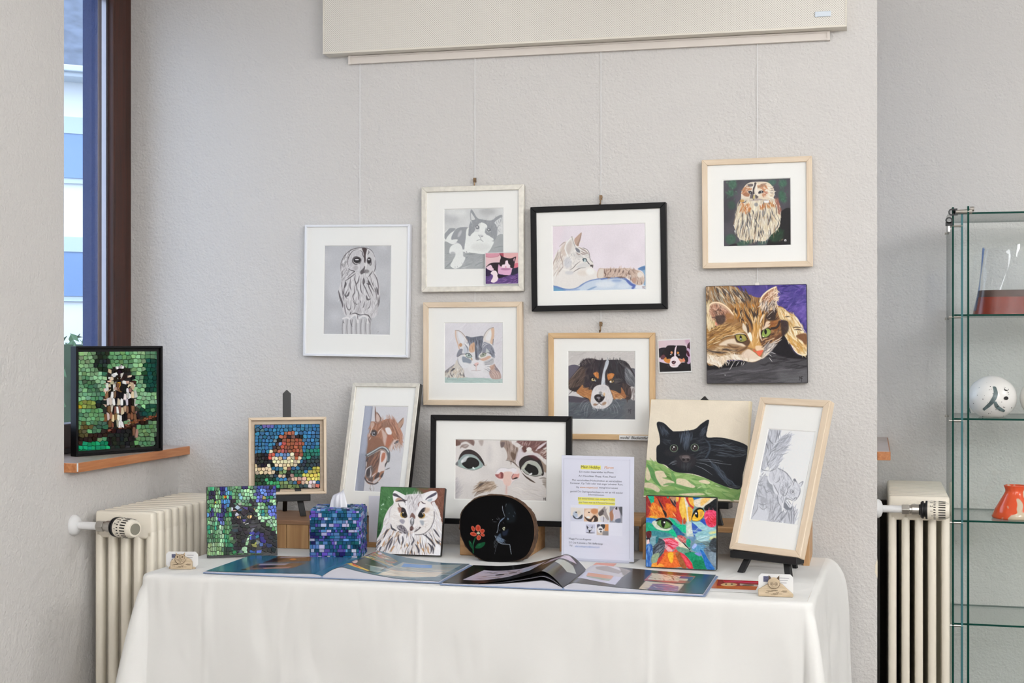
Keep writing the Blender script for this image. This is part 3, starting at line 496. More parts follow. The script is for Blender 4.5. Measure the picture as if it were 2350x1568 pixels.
    # eyes
    A.poly("560,840 620,800 720,830 755,900 740,950 660,920 590,880", (232,228,218), 6); A.poly("590,830 630,800 700,815 745,870 735,905 660,905 610,870", (158,176,172), 5); A.ell(672,845,16,22,(50,58,62),5,.9,-30); A.lines("585,825 630,798 700,815 748,880", 15, (50,52,58), .95, 0); A.line("600,870 660,908 735,908", 10, (70,74,76), .9, 0); A.ell(640,835,12,14,(225,232,230),5)
    A.poly("920,880 950,800 1020,780 1100,800 1060,880 970,910", (226,222,212), 6); A.poly("945,860 960,810 1020,790 1080,800 1075,850 1020,885 955,895", (150,156,140), 5); A.ell(1012,828,14,20,(50,54,54),5); A.lines("945,850 965,808 1020,788 1085,800", 14, (56,56,60), .95, 0); A.line("915,900 940,830 980,800", 16, (234,232,230), .9); A.lines("1085,790 1160,790 1240,850", 14, (80,76,82), .85)
    A.poly("940,940 1060,900 1140,860 1200,880 1150,930 1060,970 1000,980", (200,156,132), 24, .9); A.poly("1020,1010 1140,960 1250,920 1260,1040 1120,1060 1040,1090", (168,168,172), 24, .8); A.lines("1060,1020 1160,990 1250,930;1040,1070 1140,1060 1250,1060;1100,1110 1200,1130 1260,1200;1030,1160 1130,1210 1220,1290;1120,1150 1220,1240", 14, (110,112,126), .75); A.lines("1060,1000 1200,980;1120,1090 1240,1110;1040,1170 1140,1220;1140,1120 1260,1200", 7, (236,234,232), .85); A.poly("1180,1100 1270,1080 1250,1190 1190,1170", (186,140,116), 24, .7)
    A.line("735,920 750,960", 26, (170,130,90), .8); A.ell(890,930,60,30,(120,116,120),26,.6)
    # muzzle
    A.poly("770,960 1000,980 1060,1100 1030,1230 900,1280 720,1260 660,1160 720,1050", (226,225,228), 30, .8); A.poly("800,1060 860,1020 910,1030 890,1080 860,1110 840,1110", (214,176,172), 14, .9); A.lines("785,1075 815,1085 835,1115;900,1068 870,1082", 14, (56,50,54), .95); A.line("850,1100 850,1210", 20, (206,178,176), .8, 0); A.lines("740,1215 800,1210 850,1215 960,1205", 8, (160,136,140), .8, 0)
    A.lines("500,1000 700,1100;1050,1100 1200,1150", 6, (238,238,238), .6); A.ell(960,1310,170,60,(224,222,226),40,.9)
    A.haze(.1); A.lines("1395,1460 1395,1500;1395,1462 1412,1480 1412,1500", 6, (130,140,140), .7, 0); A.line("55,55 1482,52", 14, (172,170,172), .8, 0); A.grain(3); return A
def art_dog():
    A = Art([(1300.6,805.2),(1457.4,806.3),(1457.4,965.9),(1302,962.6)], (1295,800,.10842), (196,192,190), 22)
    A.mottle(5, 18); A.fur("60,60 1490,70 1490,300 60,350", 60, [(206,202,200),(184,180,178)], 200, 22, -25, 20, .4)
    A.poly("55,390 300,380 300,700 60,720", (86,82,96), 8); A.poly("1350,450 1498,455 1498,660 1400,640", (92,92,102), 8)
    A.poly("60,1000 400,1040 560,1060 1000,1080 1300,1080 1498,1090 1498,1530 65,1500", (84,90,98), 6); A.fur("65,1060 1490,1100 1490,1520 65,1490", 190, [(70,78,88),(104,110,116),(90,92,100),(76,76,84),(96,104,108)], 150, 20, -25, 15, .5); A.poly("60,1000 400,1040 540,1060 500,1130 200,1140 60,1110", (70,64,76), 24, .9); A.poly("1300,1120 1498,1100 1498,1520 1250,1500", (104,102,106), 100, .6)
    A.poly("60,880 260,900 420,980 560,1040 500,1060 200,1010 60,990", (206,204,206), 14); A.poly("1340,900 1498,830 1498,1095 1380,1080 1300,1070", (186,182,182), 18); A.fur("1330,880 1490,860 1480,1080 1340,1060", 40, [(214,210,210),(150,140,138),(110,100,100)], 100, 14, 100, 12, .7)
    head = "80,690 150,590 300,400 330,300 420,230 560,215 720,250 870,250 1080,245 1240,265 1330,330 1400,430 1470,560 1490,640 1470,800 1400,820 1330,880 1400,960 1380,1080 1290,1080 1000,1060 900,1260 620,1260 540,1120 380,1030 250,930 200,910 90,850"
    A.poly(head, (44,38,44), 10)
    A.fur("320,280 560,225 860,260 800,500 760,760 600,860 420,840 380,560", 190, [(38,32,38),(62,50,56),(54,42,52),(84,72,70)], 110, 14, lambda x, y: 100 if x > 500 else 120, 14, .6); A.fur("320,290 420,230 560,215 640,240 480,330 340,370", 50, [(70,60,60),(110,100,96)], 70, 8, -120, 18, .7); A.fur("900,255 1240,270 1380,420 1260,700 1000,640", 140, [(32,32,36),(52,54,60),(24,24,28)], 110, 14, 75, 14, .6); A.fur("1060,240 1280,270 1400,440 1280,420", 40, [(120,116,116),(80,78,80)], 80, 7, 40, 20, .7)
    A.poly("85,690 160,590 310,420 370,400 420,520 400,740 330,860 210,910 90,855 100,800", (74,60,54), 10); A.fur("90,700 330,440 410,520 380,740 200,890 100,840", 90, [(104,84,74),(54,42,40),(88,70,62),(46,36,36)], 170, 15, -50, 9, .7); A.poly("90,850 210,830 330,790 280,880 200,910", (38,30,32), 20, .9); A.lines("80,690 170,590 300,440 360,400;85,800 130,740", 10, (170,150,136), .7)
    A.poly("1270,420 1330,440 1420,520 1480,640 1478,800 1440,820 1330,760 1270,660", (88,90,96), 10); A.fur("1280,440 1400,500 1480,660 1460,810 1300,700", 60, [(120,122,128),(66,68,74),(150,152,156)], 120, 8, 62, 9, .75); A.lines("1270,380 1360,460 1440,560;1290,420 1400,540 1480,660;1290,730 1360,790 1440,825", 8, (186,186,188), .75)
    A.poly("1200,760 1330,780 1400,900 1390,1070 1290,1080 1260,960", (60,48,48), 20, .9); A.fur("1240,780 1390,880 1380,1070 1290,1060", 40, [(50,40,40),(90,74,70)], 120, 12, 85, 10, .7)
    A.poly("890,250 930,280 900,400 850,520 850,700 850,800 770,800 775,680 800,520 830,400 860,290", (196,202,210), 10); A.fur("870,270 910,290 860,480 840,780 785,780 810,520", 40, [(216,220,226),(160,168,178)], 110, 10, 100, 6, .6)
    A.fur("730,260 800,300 770,560 720,740", 30, [(20,20,26),(36,36,44)], 120, 16, 98, 8, .6)
    # brows
    A.poly("600,540 640,510 700,520 715,600 700,645 660,610", (196,122,58), 12, .95); A.fur("600,530 700,520 710,640 650,600", 20, [(214,146,84),(170,96,44)], 60, 10, 70, 15, .7); A.poly("895,590 930,540 1000,530 1045,560 1000,640 920,675", (196,120,56), 12, .95); A.fur("900,560 1040,540 990,640 920,660", 24, [(216,156,96),(172,96,40)], 60, 10, 110, 20, .7)
    A.poly("530,630 600,610 660,660 690,690 630,720 560,690", (28,24,28), 10); A.ell(600,665,42,30,(190,170,120),8); A.ell(607,655,18,18,(30,22,20),5); A.ell(585,650,8,7,(245,240,225),3); A.lines("545,625 610,618 660,660", 12, (20,18,20), .95); A.ell(645,690,20,14,(150,156,166),8)
    A.poly("920,720 960,660 1040,660 1080,700 1040,740 960,745", (26,22,26), 10); A.ell(990,700,44,32,(176,140,80),8); A.ell(1000,692,18,18,(40,28,22),5); A.ell(965,715,22,18,(230,228,222),6); A.lines("935,690 1000,652 1060,680;930,740 1000,740 1060,700", 12, (20,18,20), .9); A.fur("1040,650 1180,660 1160,740 1060,790", 26, [(110,104,100),(70,66,66)], 90, 10, 10, 15, .6); A.poly("940,740 1100,760 1200,860 1180,960 1050,920 960,870", (52,50,54), 24, .9)
    # cheeks
    A.poly("250,930 300,850 380,770 390,850 500,880 570,880 560,1000 540,1150 500,1060 380,1020", (172,114,66), 14, .95); A.fur("260,920 390,800 560,900 540,1080 380,1000", 60, [(194,140,88),(150,94,54),(180,122,72)], 100, 14, 15, 20, .6); A.poly("970,890 1060,910 1180,960 1190,830 1270,960 1280,1060 1100,1060 1040,1090 1010,1000", (164,106,64), 14, .95); A.fur("980,900 1180,960 1270,980 1270,1060 1050,1060", 50, [(188,134,86),(142,88,54),(210,166,118)], 100, 14, 30, 20, .6)
    # muzzle
    A.poly("600,860 680,790 800,770 900,800 960,900 1010,1050 990,1150 900,1240 800,1280 620,1260 550,1160 560,1000", (216,213,214), 12); A.fur("600,840 900,800 980,1000 950,1180 860,1240 620,1230 570,1040", 90, [(228,225,226),(196,192,194),(208,204,206)], 100, 14, 95, 14, .5); A.ell(800,850,100,50,(196,196,200),40,.6)
    A.poly("625,1010 680,975 780,980 840,1010 835,1060 790,1120 730,1150 680,1130 630,1070", (40,34,38), 5); A.ell(710,1050,40,24,(150,146,152),14,.8); A.ell(790,1005,30,16,(170,176,186),10,.9,20); A.ell(680,1080,22,20,(16,14,16),8); A.ell(770,1080,24,20,(16,14,16),8); A.ell(720,1090,16,20,(120,108,112),8,.7); A.ell(755,945,36,30,(110,110,112),18,.7); A.ell(830,980,20,40,(206,170,120),16,.8)
    A.lines("725,1140 725,1170;725,1165 670,1195 620,1200;725,1165 790,1210", 14, (66,50,44), .9); A.ell(640,1190,40,24,(150,110,80),20,.8); A.ell(830,1170,50,30,(150,112,84),24,.8,-30); A.poly("690,1210 730,1180 780,1215", (232,230,230), 8)
    A.lines("480,1090 390,1120 330,1200 315,1250;500,1110 400,1200 335,1350;510,1130 430,1230 425,1420;520,1180 480,1280 465,1440;1050,1100 1120,1170 1180,1300;980,1160 1030,1250 1050,1370;1000,1150 1090,1260 1120,1400;930,1240 970,1290 975,1360", 7, (176,180,188), .85)
    A.fur("600,1240 900,1240 880,1290 620,1290", 30, [(206,206,210),(170,172,178)], 60, 7, 95, 15, .7)
    A.haze(.05, (190,188,186)); A.lines("1345,1300 1345,1360;1345,1300 1370,1330 1375,1295 1375,1360;1380,1300 1410,1295;1390,1300 1385,1390", 8, (50,48,52), .8, 0); A.grain(4); return A
def art_dog_photo():
    A = Art([(1511.2,782),(1583.3,780),(1585.2,851.7),(1514,853.6)], (1505,775,.0542), (206,190,196), 23, 1.25)
    A.poly("100,100 1480,80 1480,480 100,480", (206,188,196), 60, 1, False); A.poly("1250,100 1480,90 1480,300 1300,300", (190,150,176), 80, .8); A.poly("120,480 500,470 500,1000 120,800", (38,34,42), 20); A.poly("1340,320 1480,200 1480,560 1340,540", (70,36,52), 20); A.poly("120,1010 500,1060 800,1250 1100,1060 1480,1060 1480,1420 150,1450", (24,22,26), 10, 1, False)
    A.poly("130,980 190,840 430,900 600,980 560,1090 300,1060", (216,196,216), 20); A.poly("1290,500 1460,560 1460,1060 1300,1060", (190,160,190), 30); A.poly("1280,560 1380,600 1430,800 1340,780", (70,20,40), 16)
    A.poly("220,880 280,640 400,470 500,350 700,335 870,350 1000,345 1250,370 1310,520 1290,760 1360,860 1340,1050 1200,1040 1050,900 600,900 420,880 300,920", (26,16,24), 10); A.poly("200,820 340,720 440,860 300,920", (96,56,64), 30)
    A.poly("340,920 440,830 470,900 620,920 600,1060 520,1080 400,1030", (200,130,62), 16); A.poly("960,890 1100,930 1180,870 1240,1010 1100,1040 1050,1080", (206,136,100), 16); A.poly("1180,900 1220,960 1160,1000", (226,120,110), 12)
    A.poly("870,360 895,370 860,540 850,780 790,790 790,600 820,440", (226,208,220), 6); A.poly("650,880 740,810 850,790 920,850 1000,980 1050,1070 960,1180 900,1250 680,1250 590,1160 600,1040", (228,216,222), 8)
    A.ell(675,640,48,56,(206,140,100),12); A.ell(940,655,48,50,(210,140,70),12); A.ell(640,725,34,18,(240,236,236),8); A.ell(975,745,38,18,(240,236,236),8)
    A.poly("670,1050 690,1000 780,980 850,1010 840,1070 770,1125 700,1100", (56,28,36), 8); A.ell(750,1060,40,16,(180,130,140),8,.8); A.ell(810,1010,20,20,(200,180,190),8,.8); A.ell(760,1170,70,30,(206,170,170),24,.7)
    A.lines("540,1130 480,1200;570,1150 540,1260;1040,1120 1100,1180;960,1210 990,1260", 12, (150,120,150), .6); return A
def art_kitten_eyes():
    A = Art([(1043.2,1009.2),(1253.4,1011.2),(1253.9,1151.7),(1044.2,1146.6)], (1035,1000,.10204), (214,210,208), 24)
    A.mottle(4, 26); A.ell(930,450,160,330,(222,218,215),120,.8); A.ell(400,950,220,160,(222,218,216),120,.8); A.ell(130,1200,80,230,(186,182,186),80,.9); A.fur("90,1000 260,1050 220,1420 90,1430", 50, [(176,172,178),(212,208,208)], 150, 12, -40, 12, .5); A.fur("1300,1060 2100,1100 2100,1440 1400,1400", 90, [(224,219,214),(204,198,194)], 200, 14, 15, 10, .4); A.ell(850,420,60,200,(200,196,196),90,.6)
    B = (104,80,74)
    A.poly("85,95 480,110 500,240 420,200 330,150 230,180 190,230 90,240", (128,104,98), 24, .9); A.poly("90,120 190,150 200,220 100,240", (104,76,68), 26, .8); A.lines("200,300 260,240 370,220;230,260 320,280 390,230", 44, (134,116,110), .8, 2, 20); A.poly("390,110 480,130 500,240 440,180", (120,96,92), 16, .9); A.poly("610,130 710,120 700,220 660,240", (170,158,154), 34, .9)
    A.poly("1100,115 1250,115 1330,180 1430,260 1490,300 1460,480 1400,560 1440,640 1500,730 1400,640 1300,560 1230,560 1260,470 1210,330 1160,270 1100,260", (150,130,120), 20, .95); A.fur("1220,120 1420,240 1470,420 1380,580 1260,540 1240,350", 80, [(116,96,86),(170,152,142),(96,80,74),(190,176,168)], 170, 16, 82, 8, .6); A.poly("1100,170 1190,170 1160,260 1110,280", (104,90,90), 26, .9); A.poly("1330,380 1440,440 1400,560 1330,470", (96,76,64), 26, .8)
    A.lines("1215,570 1300,580 1400,620 1480,690 1530,740", 14, (60,54,52), .9)
    A.poly("1480,120 2140,120 2140,240 1980,330 1860,340 1780,300 1650,260 1580,240", (110,76,74), 20, .95); A.fur("1480,120 2100,130 1900,300 1600,220", 60, [(134,98,94),(86,56,56),(150,120,116)], 150, 18, -40, 20, .6)
    A.poly("1570,290 1640,240 1690,330 1640,390 1570,370", (96,62,58), 16); A.lines("1600,140 1570,250;1650,150 1630,240;1690,160 1660,250;1760,160 1710,240", 12, (206,190,186), .8); A.poly("1670,320 1720,270 1780,290 1760,330 1700,350", (226,224,222), 12); A.poly("1800,300 2000,290 2140,400 2140,540 2060,510 1960,420 1840,390", (112,76,70), 22, .9); A.lines("1880,350 1980,260 2130,150", 50, (214,204,210), .95, 2, 14); A.fur("1980,380 2140,280 2140,500 2020,440", 34, [(206,192,186),(130,100,92),(90,66,60)], 120, 14, -30, 12, .7); A.lines("1900,330 2020,290 2140,200", 24, (84,52,52), .8)
    A.poly("1460,400 1560,300 1640,400 1900,400 1980,500 1800,440 1600,480 1510,620 1500,700 1440,580", (206,198,204), 30, .8)
    A.poly("1960,520 2080,640 2140,700 2140,830 2050,800 2000,640", (140,120,106), 24, .9); A.poly("1500,700 1600,860 1740,960 1880,1060 1780,1030 1640,920 1560,800", (92,76,66), 12, .9); A.lines("1580,840 1700,960 1880,1065", 26, (72,58,50), .9); A.lines("1960,970 2050,955 2140,965;2040,1050 2140,1075;2040,1100 2120,1110", 22, (110,100,90), .8); A.poly("2030,1000 2140,1000 2140,1200 2080,1130", (160,150,142), 30, .7)
    # left eye
    A.poly("95,655 170,560 200,450 290,350 420,330 540,380 640,470 720,590 740,670 680,640 600,520 440,440 300,450 200,540 150,640", (42,38,38), 10); A.poly("170,560 210,440 300,350 430,330 560,390 660,490 735,640 735,690 620,560 450,440 300,450", (48,38,38), 6); A.poly("95,655 160,580 280,450 430,430 560,480 660,590 720,680 640,740 520,780 380,760 240,720 170,690", (140,156,158), 6); A.poly("190,640 290,490 420,450 560,500 640,620 660,690 560,760 400,755 240,720", (158,172,168), 24, .8); A.poly("200,690 260,720 400,760 560,770 680,700 600,700 420,740 250,690", (150,186,176), 20, .8)
    A.poly("250,640 310,560 400,505 500,510 590,560 630,630 600,700 500,740 380,755 290,700", (10,11,12), 6); A.poly("230,590 300,500 400,470 360,530 330,590 260,620", (206,212,214), 16, .9); A.ell(250,590,26,40,(226,230,232),16,.8,20); A.poly("480,720 510,720 535,765 485,755", (220,232,232), 4); A.poly("95,655 150,600 160,670 120,675", (110,108,112), 8, .9); A.lines("100,660 200,715 380,770 520,785 680,725", 10, (96,104,100), .8, 0); A.lines("760,700 790,660", 26, (190,176,164), .7)
    # right eye
    A.poly("1510,640 1530,560 1620,480 1760,450 1900,500 1990,570 2040,700 2070,860 2020,890 1940,640 1800,570 1680,590 1600,680 1560,770 1530,740", (44,36,36), 8); A.poly("1700,460 1840,450 1960,530 1900,560 1780,500", (84,40,48), 20, .8); A.poly("1560,750 1620,650 1720,585 1860,580 1970,670 2025,800 2020,890 1900,920 1760,905 1640,850", (168,172,164), 6); A.poly("1600,740 1660,650 1760,600 1700,700 1640,760", (190,194,180), 20, .9); A.poly("1960,680 2010,780 2000,880 1940,900 1960,800", (186,188,180), 20, .8)
    A.poly("1630,740 1700,640 1780,660 1880,700 1940,780 1940,860 1890,890 1800,885 1700,820", (9,10,10), 5); A.poly("1580,740 1640,670 1700,640 1650,730 1610,760", (196,200,184), 14, .8); A.poly("1730,880 1800,840 1800,870 1755,912", (230,238,238), 4); A.lines("1610,810 1680,870 1800,905 1900,920 2030,890", 12, (60,56,52), .9, 0); A.poly("2020,860 2070,850 2050,900 2020,900", (40,30,30), 5)
    # nose
    A.poly("1000,840 1060,750 1200,730 1280,750 1380,730 1480,760 1530,880 1530,960 1420,1010 1350,1080 1310,1130 1200,1120 1140,1020 1040,980 980,900", (226,212,212), 16); A.poly("1010,840 1060,755 1200,735 1290,760 1400,735 1470,770 1400,840 1180,830", (226,224,228), 26, .9); A.line("1000,850 1020,800 1090,740 1200,735 1280,750 1380,730 1450,750", 10, (178,182,184), .8, 0); A.poly("1180,830 1360,830 1340,960 1340,1080 1270,1140 1180,1080 1160,940", (222,192,182), 24, .9)
    A.poly("985,880 1060,870 1110,825 1160,850 1170,910 1150,970 1060,965 1000,920", (168,104,102), 10); A.poly("1100,840 1160,860 1150,960 1110,940", (126,66,66), 14, .9); A.poly("1000,880 1050,890 1060,940 1010,910", (150,84,84), 14, .8); A.poly("1060,900 1100,850 1110,930 1070,940", (200,136,130), 14, .8)
    A.poly("1355,920 1390,870 1480,870 1520,860 1500,950 1400,980 1360,980", (210,150,142), 14, .95); A.poly("1365,985 1440,945 1495,955 1420,985", (40,24,24), 6); A.line("1390,870 1355,930 1365,985", 12, (110,64,64), .9, 0); A.line("1240,1130 1235,1300", 60, (214,190,184), .7, 0, 40); A.line("1238,1130 1232,1310", 10, (206,164,158), .8, 0); A.lines("1520,980 1400,1030 1340,1110", 20, (196,196,198), .8)
    # whisker patch
    A.poly("540,1220 600,1120 640,1040 720,1050 900,1040 960,1050 1010,1170 900,1240 760,1260 640,1270", (182,164,146), 30, .9); A.fur("540,1220 640,1060 900,1040 1000,1170 860,1240 600,1270", 90, [(140,116,96),(206,190,174),(110,92,80),(170,148,128)], 170, 14, -28, 9, .65); A.poly("610,1150 660,1080 740,1070 690,1120", (80,70,66), 20, .9); A.lines("530,1350 600,1280 720,1220;520,1370 640,1300 760,1270;560,1180 640,1130", 20, (112,90,76), .8)
    A.lines("2068,1400 2068,1450;2068,1402 2085,1430 2102,1395 2102,1440;2110,1400 2135,1395;2110,1400 2110,1475;2110,1430 2130,1428", 8, (70,66,64), .9, 0); A.line("80,95 2140,112", 9, (150,146,144), .6, 0); A.grain(3); return A
def art_horse():
    A = Art([(835,931.4),(930.7,933.6),(908,1142),(809.4,1138.6)], (790,925,.1467), (205,205,210), 25)
    A.mottle(3, 20); A.poly("300,45 430,50 400,330 330,900 270,1460 130,1455", (150,156,174), 8, 1, False); A.poly("330,50 400,50 370,400 290,900 180,1450 140,1450 250,800", (166,174,192), 30, .7); A.poly("200,900 330,850 300,1150 260,1460 190,1450", (128,134,152), 40, .6); A.line("428,55 395,330 330,880 268,1455", 10, (110,114,128), .8, 0); A.poly("430,50 960,60 930,400 700,200", (208,206,210), 60, .6); A.poly("880,1000 900,700 820,1300", (216,216,220), 60, .5)
    C = (146,92,66); D = (92,62,50); L = (190,150,130)
    A.poly("395,330 440,310 480,330 560,300 640,265 740,290 800,360 840,470 860,600 850,690 800,640 740,640 680,720 640,800 640,960 600,1020 590,1100 560,1200 500,1280 430,1335 340,1320 300,1230 310,1120 330,1000 335,860 355,640 370,560", (158,106,80), 7)
    A.fur("400,340 640,270 800,370 850,660 640,780 520,740 360,700", 190, [(172,116,86),(140,88,62),(190,140,112),(124,78,58)], 110, 14, lambda x, y: 75 if x > 560 else 105, 14, .6)
    A.poly("360,560 480,560 560,600 560,720 340,840 350,680", (128,86,66), 34, .85); A.poly("340,850 500,800 560,820 520,960 470,1080 400,1180 330,1100 330,960", (104,76,64), 26, .9); A.poly("470,830 520,850 430,1010 370,1030", (164,108,84), 30, .7); A.fur("340,860 520,820 480,1040 340,1080", 60, [(84,62,54),(140,96,78),(70,54,50)], 130, 12, 112, 10, .6)
    A.poly("560,330 660,280 700,360 660,420 600,420 560,380", (120,88,74), 30, .6); A.fur("640,270 760,300 840,470 860,680 790,560 720,440 680,340", 70, [(196,146,122),(170,118,94),(140,96,78)], 160, 11, 66, 8, .7); A.lines("700,310 760,420 790,560;640,290 700,380 740,480", 18, (124,84,68), .7)
    A.poly("610,420 670,405 705,480 690,520 640,510", (228,222,222), 14); A.poly("560,440 600,470 640,560 610,700 580,640 570,540", (206,184,174), 24, .85); A.poly("640,540 700,530 720,580 640,720 610,700", (172,98,72), 20, .85); A.poly("680,700 740,600 760,640 700,760 650,790", (214,200,196), 20, .8)
    # ears
    A.poly("465,60 480,150 520,190 555,290 540,320 480,340 460,250", (150,112,94), 8); A.poly("490,180 530,240 525,300 490,310 475,250", (206,180,168), 12, .9); A.lines("468,70 470,200 470,320;490,150 540,240 550,310", 14, (92,66,56), .85); A.poly("875,245 875,340 830,420 800,390 800,340", (176,140,118), 7); A.lines("875,245 840,290 800,335;870,340 830,420", 12, (110,80,68), .85); A.poly("400,330 440,320 450,370 400,420", (196,170,156), 14, .8)
    # eyes
    A.ell(440,495,52,56,(70,52,46),14); A.ell(440,500,34,40,(44,42,46),6); A.line("415,480 425,530 455,540", 9, (220,220,224), .8, 0); A.ell(446,490,12,14,(150,156,164),5); A.lines("430,380 400,460 380,520;500,510 520,460 570,410", 14, (226,206,190), .85); A.lines("400,560 370,610;380,500 370,560", 14, (214,194,184), .8)
    A.poly("735,670 760,630 800,610 800,640 770,665", (86,78,80), 6); A.ell(780,640,14,12,(60,66,74),5); A.lines("730,640 770,605 810,600", 10, (226,216,212), .8); A.fur("740,680 860,640 850,740 760,720", 24, [(200,184,178),(170,140,126)], 100, 7, 85, 8, .7)
    # nose stripe, muzzle
    A.poly("535,790 600,800 630,900 600,1020 590,1100 540,1120 490,1170 500,1060 520,950", (220,210,208), 14); A.poly("565,820 605,820 600,900 550,970 545,900", (176,96,66), 14, .9); A.lines("540,800 515,900 500,1000 480,1100", 12, (96,72,64), .8)
    A.poly("310,1120 340,1060 400,1020 420,1100 400,1180 420,1230 350,1240 310,1200", (96,88,88), 18, .95); A.poly("330,1100 380,1060 370,1180 330,1200", (52,46,48), 16, .9); A.lines("300,1200 320,1100 350,1060 400,1030", 16, (226,222,222), .85); A.lines("380,1060 390,1150 380,1230 430,1180 470,1140", 18, (220,214,214), .9); A.poly("440,1230 490,1140 520,1150 500,1220 470,1270", (52,44,46), 10, .9); A.poly("530,1200 570,1140 580,1150 550,1220", (66,60,62), 8); A.poly("400,1200 420,1260 400,1300 340,1270", (72,64,66), 18, .8); A.lines("300,1230 330,1290 430,1330 490,1300", 20, (60,58,62), .9, 0); A.lines("320,1240 360,1290 440,1300", 12, (214,212,214), .8); A.poly("420,1280 500,1220 520,1230 480,1290 430,1320", (208,204,206), 12, .9)
    # halter
    A.lines("335,855 440,790 540,730 610,745 650,800 655,880 645,950", 46, (84,88,94), .95, 0); A.lines("340,850 445,782 545,722 615,740 655,800", 18, (196,206,208), .9, 0); A.lines("350,880 450,815 545,770 600,780 630,840 640,950", 10, (150,160,162), .9, 0); A.lines("640,950 610,1000 600,1050;360,890 330,940 345,960", 22, (60,56,60), .9); A.lines("600,1095 640,1075 675,1060", 16, (96,92,96), .9); A.lines("330,960 320,1060", 12, (226,226,226), .7)
    A.lines("385,1340 375,1400 395,1455;410,1340 430,1400 415,1460;400,1400 370,1420;360,1400 390,1430", 9, (120,112,108), .7); A.lines("390,1340 400,1450;425,1350 420,1440", 9, (226,224,222), .7); A.haze(.13, (206,206,212)); A.grain(3); return A
def art_black_cat():
    A = Art([(1493.8,916),(1727.5,921.5),(1706,1153),(1477.5,1143)], (1475,910,.1594), (222,211,192), 31)
    A.mottle(3, 20); A.fur("20,40 1580,70 1540,900 60,900", 40, [(226,215,196),(218,207,188)], 200, 26, 5, 40, .15)
    A.poly("50,930 240,970 330,1020 400,1080 520,1110 720,1140 900,1190 1150,1290 1260,1340 1420,1340 1400,1500 10,1440", (128,164,96), 6, 1, False)
    A.fur("40,960 300,1010 560,1130 900,1210 1240,1340 1400,1350 1380,1490 20,1430", 120, [(146,180,110),(104,146,84),(160,190,124),(116,156,92)], 190, 34, 15, 20, .7)
    for p in ["60,1040 90,1080 120,1180 80,1230 45,1180","180,1100 290,1090 330,1140 350,1180 290,1190 450,1240 440,1270 300,1310 200,1210","40,1260 150,1270 250,1350 220,1390 120,1340 30,1320","500,1200 620,1210 700,1270 760,1310 700,1330 560,1300 490,1280","810,1230 900,1215 970,1250 940,1275 840,1255","520,1420 760,1400 900,1420 700,1440"]:
        A.poly(p, (222,206,178), 8, .95, True, 8)
    A.lines("70,1000 130,1080 170,1200 260,1310", 70, (88,140,82), .8); A.lines("420,1110 450,1180 480,1270;300,1290 420,1280 700,1350 960,1340;60,1370 200,1400;250,1390 500,1390 900,1370", 50, (96,146,82), .75); A.lines("60,945 240,985 340,1050 420,1110", 30, (150,184,112), .7); A.lines("780,1340 860,1300;1040,1290 1120,1310;900,1400 1000,1410", 12, (210,214,180), .8)
    body = "205,390 240,372 320,400 420,495 480,515 740,490 860,400 968,345 945,480 935,600 1080,603 1240,625 1450,690 1525,760 1490,940 1440,1140 1405,1335 1260,1330 1060,1260 880,1180 720,1130 500,1110 400,1060 330,1005 215,965 200,850 205,740 250,690 240,560 210,450"
    A.poly(body, (29,31,36), 4)
    A.fur("255,450 320,470 370,540 290,570", 50, [(70,78,92),(54,60,72),(40,44,52)], 110, 10, 62, 10, .6); A.fur("850,480 915,450 905,550 850,570", 36, [(66,72,86),(50,56,66)], 100, 10, 120, 10, .6); A.fur("540,570 712,560 700,640 660,740 590,720 550,620", 80, [(88,98,114),(64,72,86),(48,54,64)], 130, 11, 88, 6, .65)
    A.fur("310,630 400,640 380,700 310,690", 30, [(58,64,74),(44,48,56)], 90, 9, 20, 15, .5); A.fur("720,620 900,600 880,700 800,680", 26, [(54,60,70)], 90, 9, -20, 15, .5); A.fur("700,790 920,740 940,880 760,900", 44, [(56,60,70),(70,76,84)], 100, 9, -30, 15, .55)
    A.line("900,620 960,690 975,770 930,880 900,910", 26, (70,80,96), .7, 2, 20); A.fur("1000,640 1500,720 1480,900 1050,860", 90, [(74,82,94),(54,60,70),(92,100,112)], 170, 6, 5, 8, .6); A.lines("1100,770 1250,760 1380,800 1490,790;1150,700 1220,720 1300,680;1250,890 1400,880 1490,850;1080,820 1200,840 1330,870", 7, (110,118,130), .7)
    A.lines("990,990 1080,1080 1180,1200 1300,1290", 60, (70,78,92), .7, 2, 30); A.fur("980,980 1060,1000 1320,1280 1180,1260", 60, [(84,94,108),(58,66,78)], 120, 9, 48, 6, .6); A.lines("1250,1305 1340,1300 1400,1310;1280,1325 1400,1325", 8, (130,138,150), .7)
    A.ell(620,950,160,110,(44,42,46),60,.9); A.fur("560,970 700,970 680,1060 580,1050", 40, [(66,68,74),(50,52,58)], 80, 9, 92, 10, .5); A.ell(420,830,110,50,(42,42,46),40,.7)
    A.poly("530,880 570,865 680,870 690,930 640,965 590,960 550,920", (74,66,68), 14); A.ell(625,885,50,20,(104,94,94),16,.9); A.ell(595,930,20,16,(30,26,28),8); A.ell(660,930,20,14,(30,26,28),8); A.line("575,890 610,905 650,895 680,905", 7, (150,142,142), .7, 0)
    for x, y in ((455,763),(757,752)):
        A.ell(x,y,58,55,(120,138,116),6); A.ell(x,y,50,48,(26,24,26),5); A.ell(x+2,y+6,38,36,(62,50,50),14); A.ell(x-4,y-4,22,22,(24,18,20),8); A.ell(x,y-18,11,12,(240,240,240),3); A.ell(x-18,y+8,7,7,(200,196,196),3)
    A.lines("780,930 900,925 1050,935 1160,955;790,945 950,950 1150,985 1280,1000;780,970 900,990 1020,1050;760,1010 880,1060 1010,1150;490,940 430,960 400,985;500,955 440,970 380,1000;495,985 430,995", 7, (150,156,166), .8); A.lines("480,990 420,1005", 5, (130,136,146), .7)
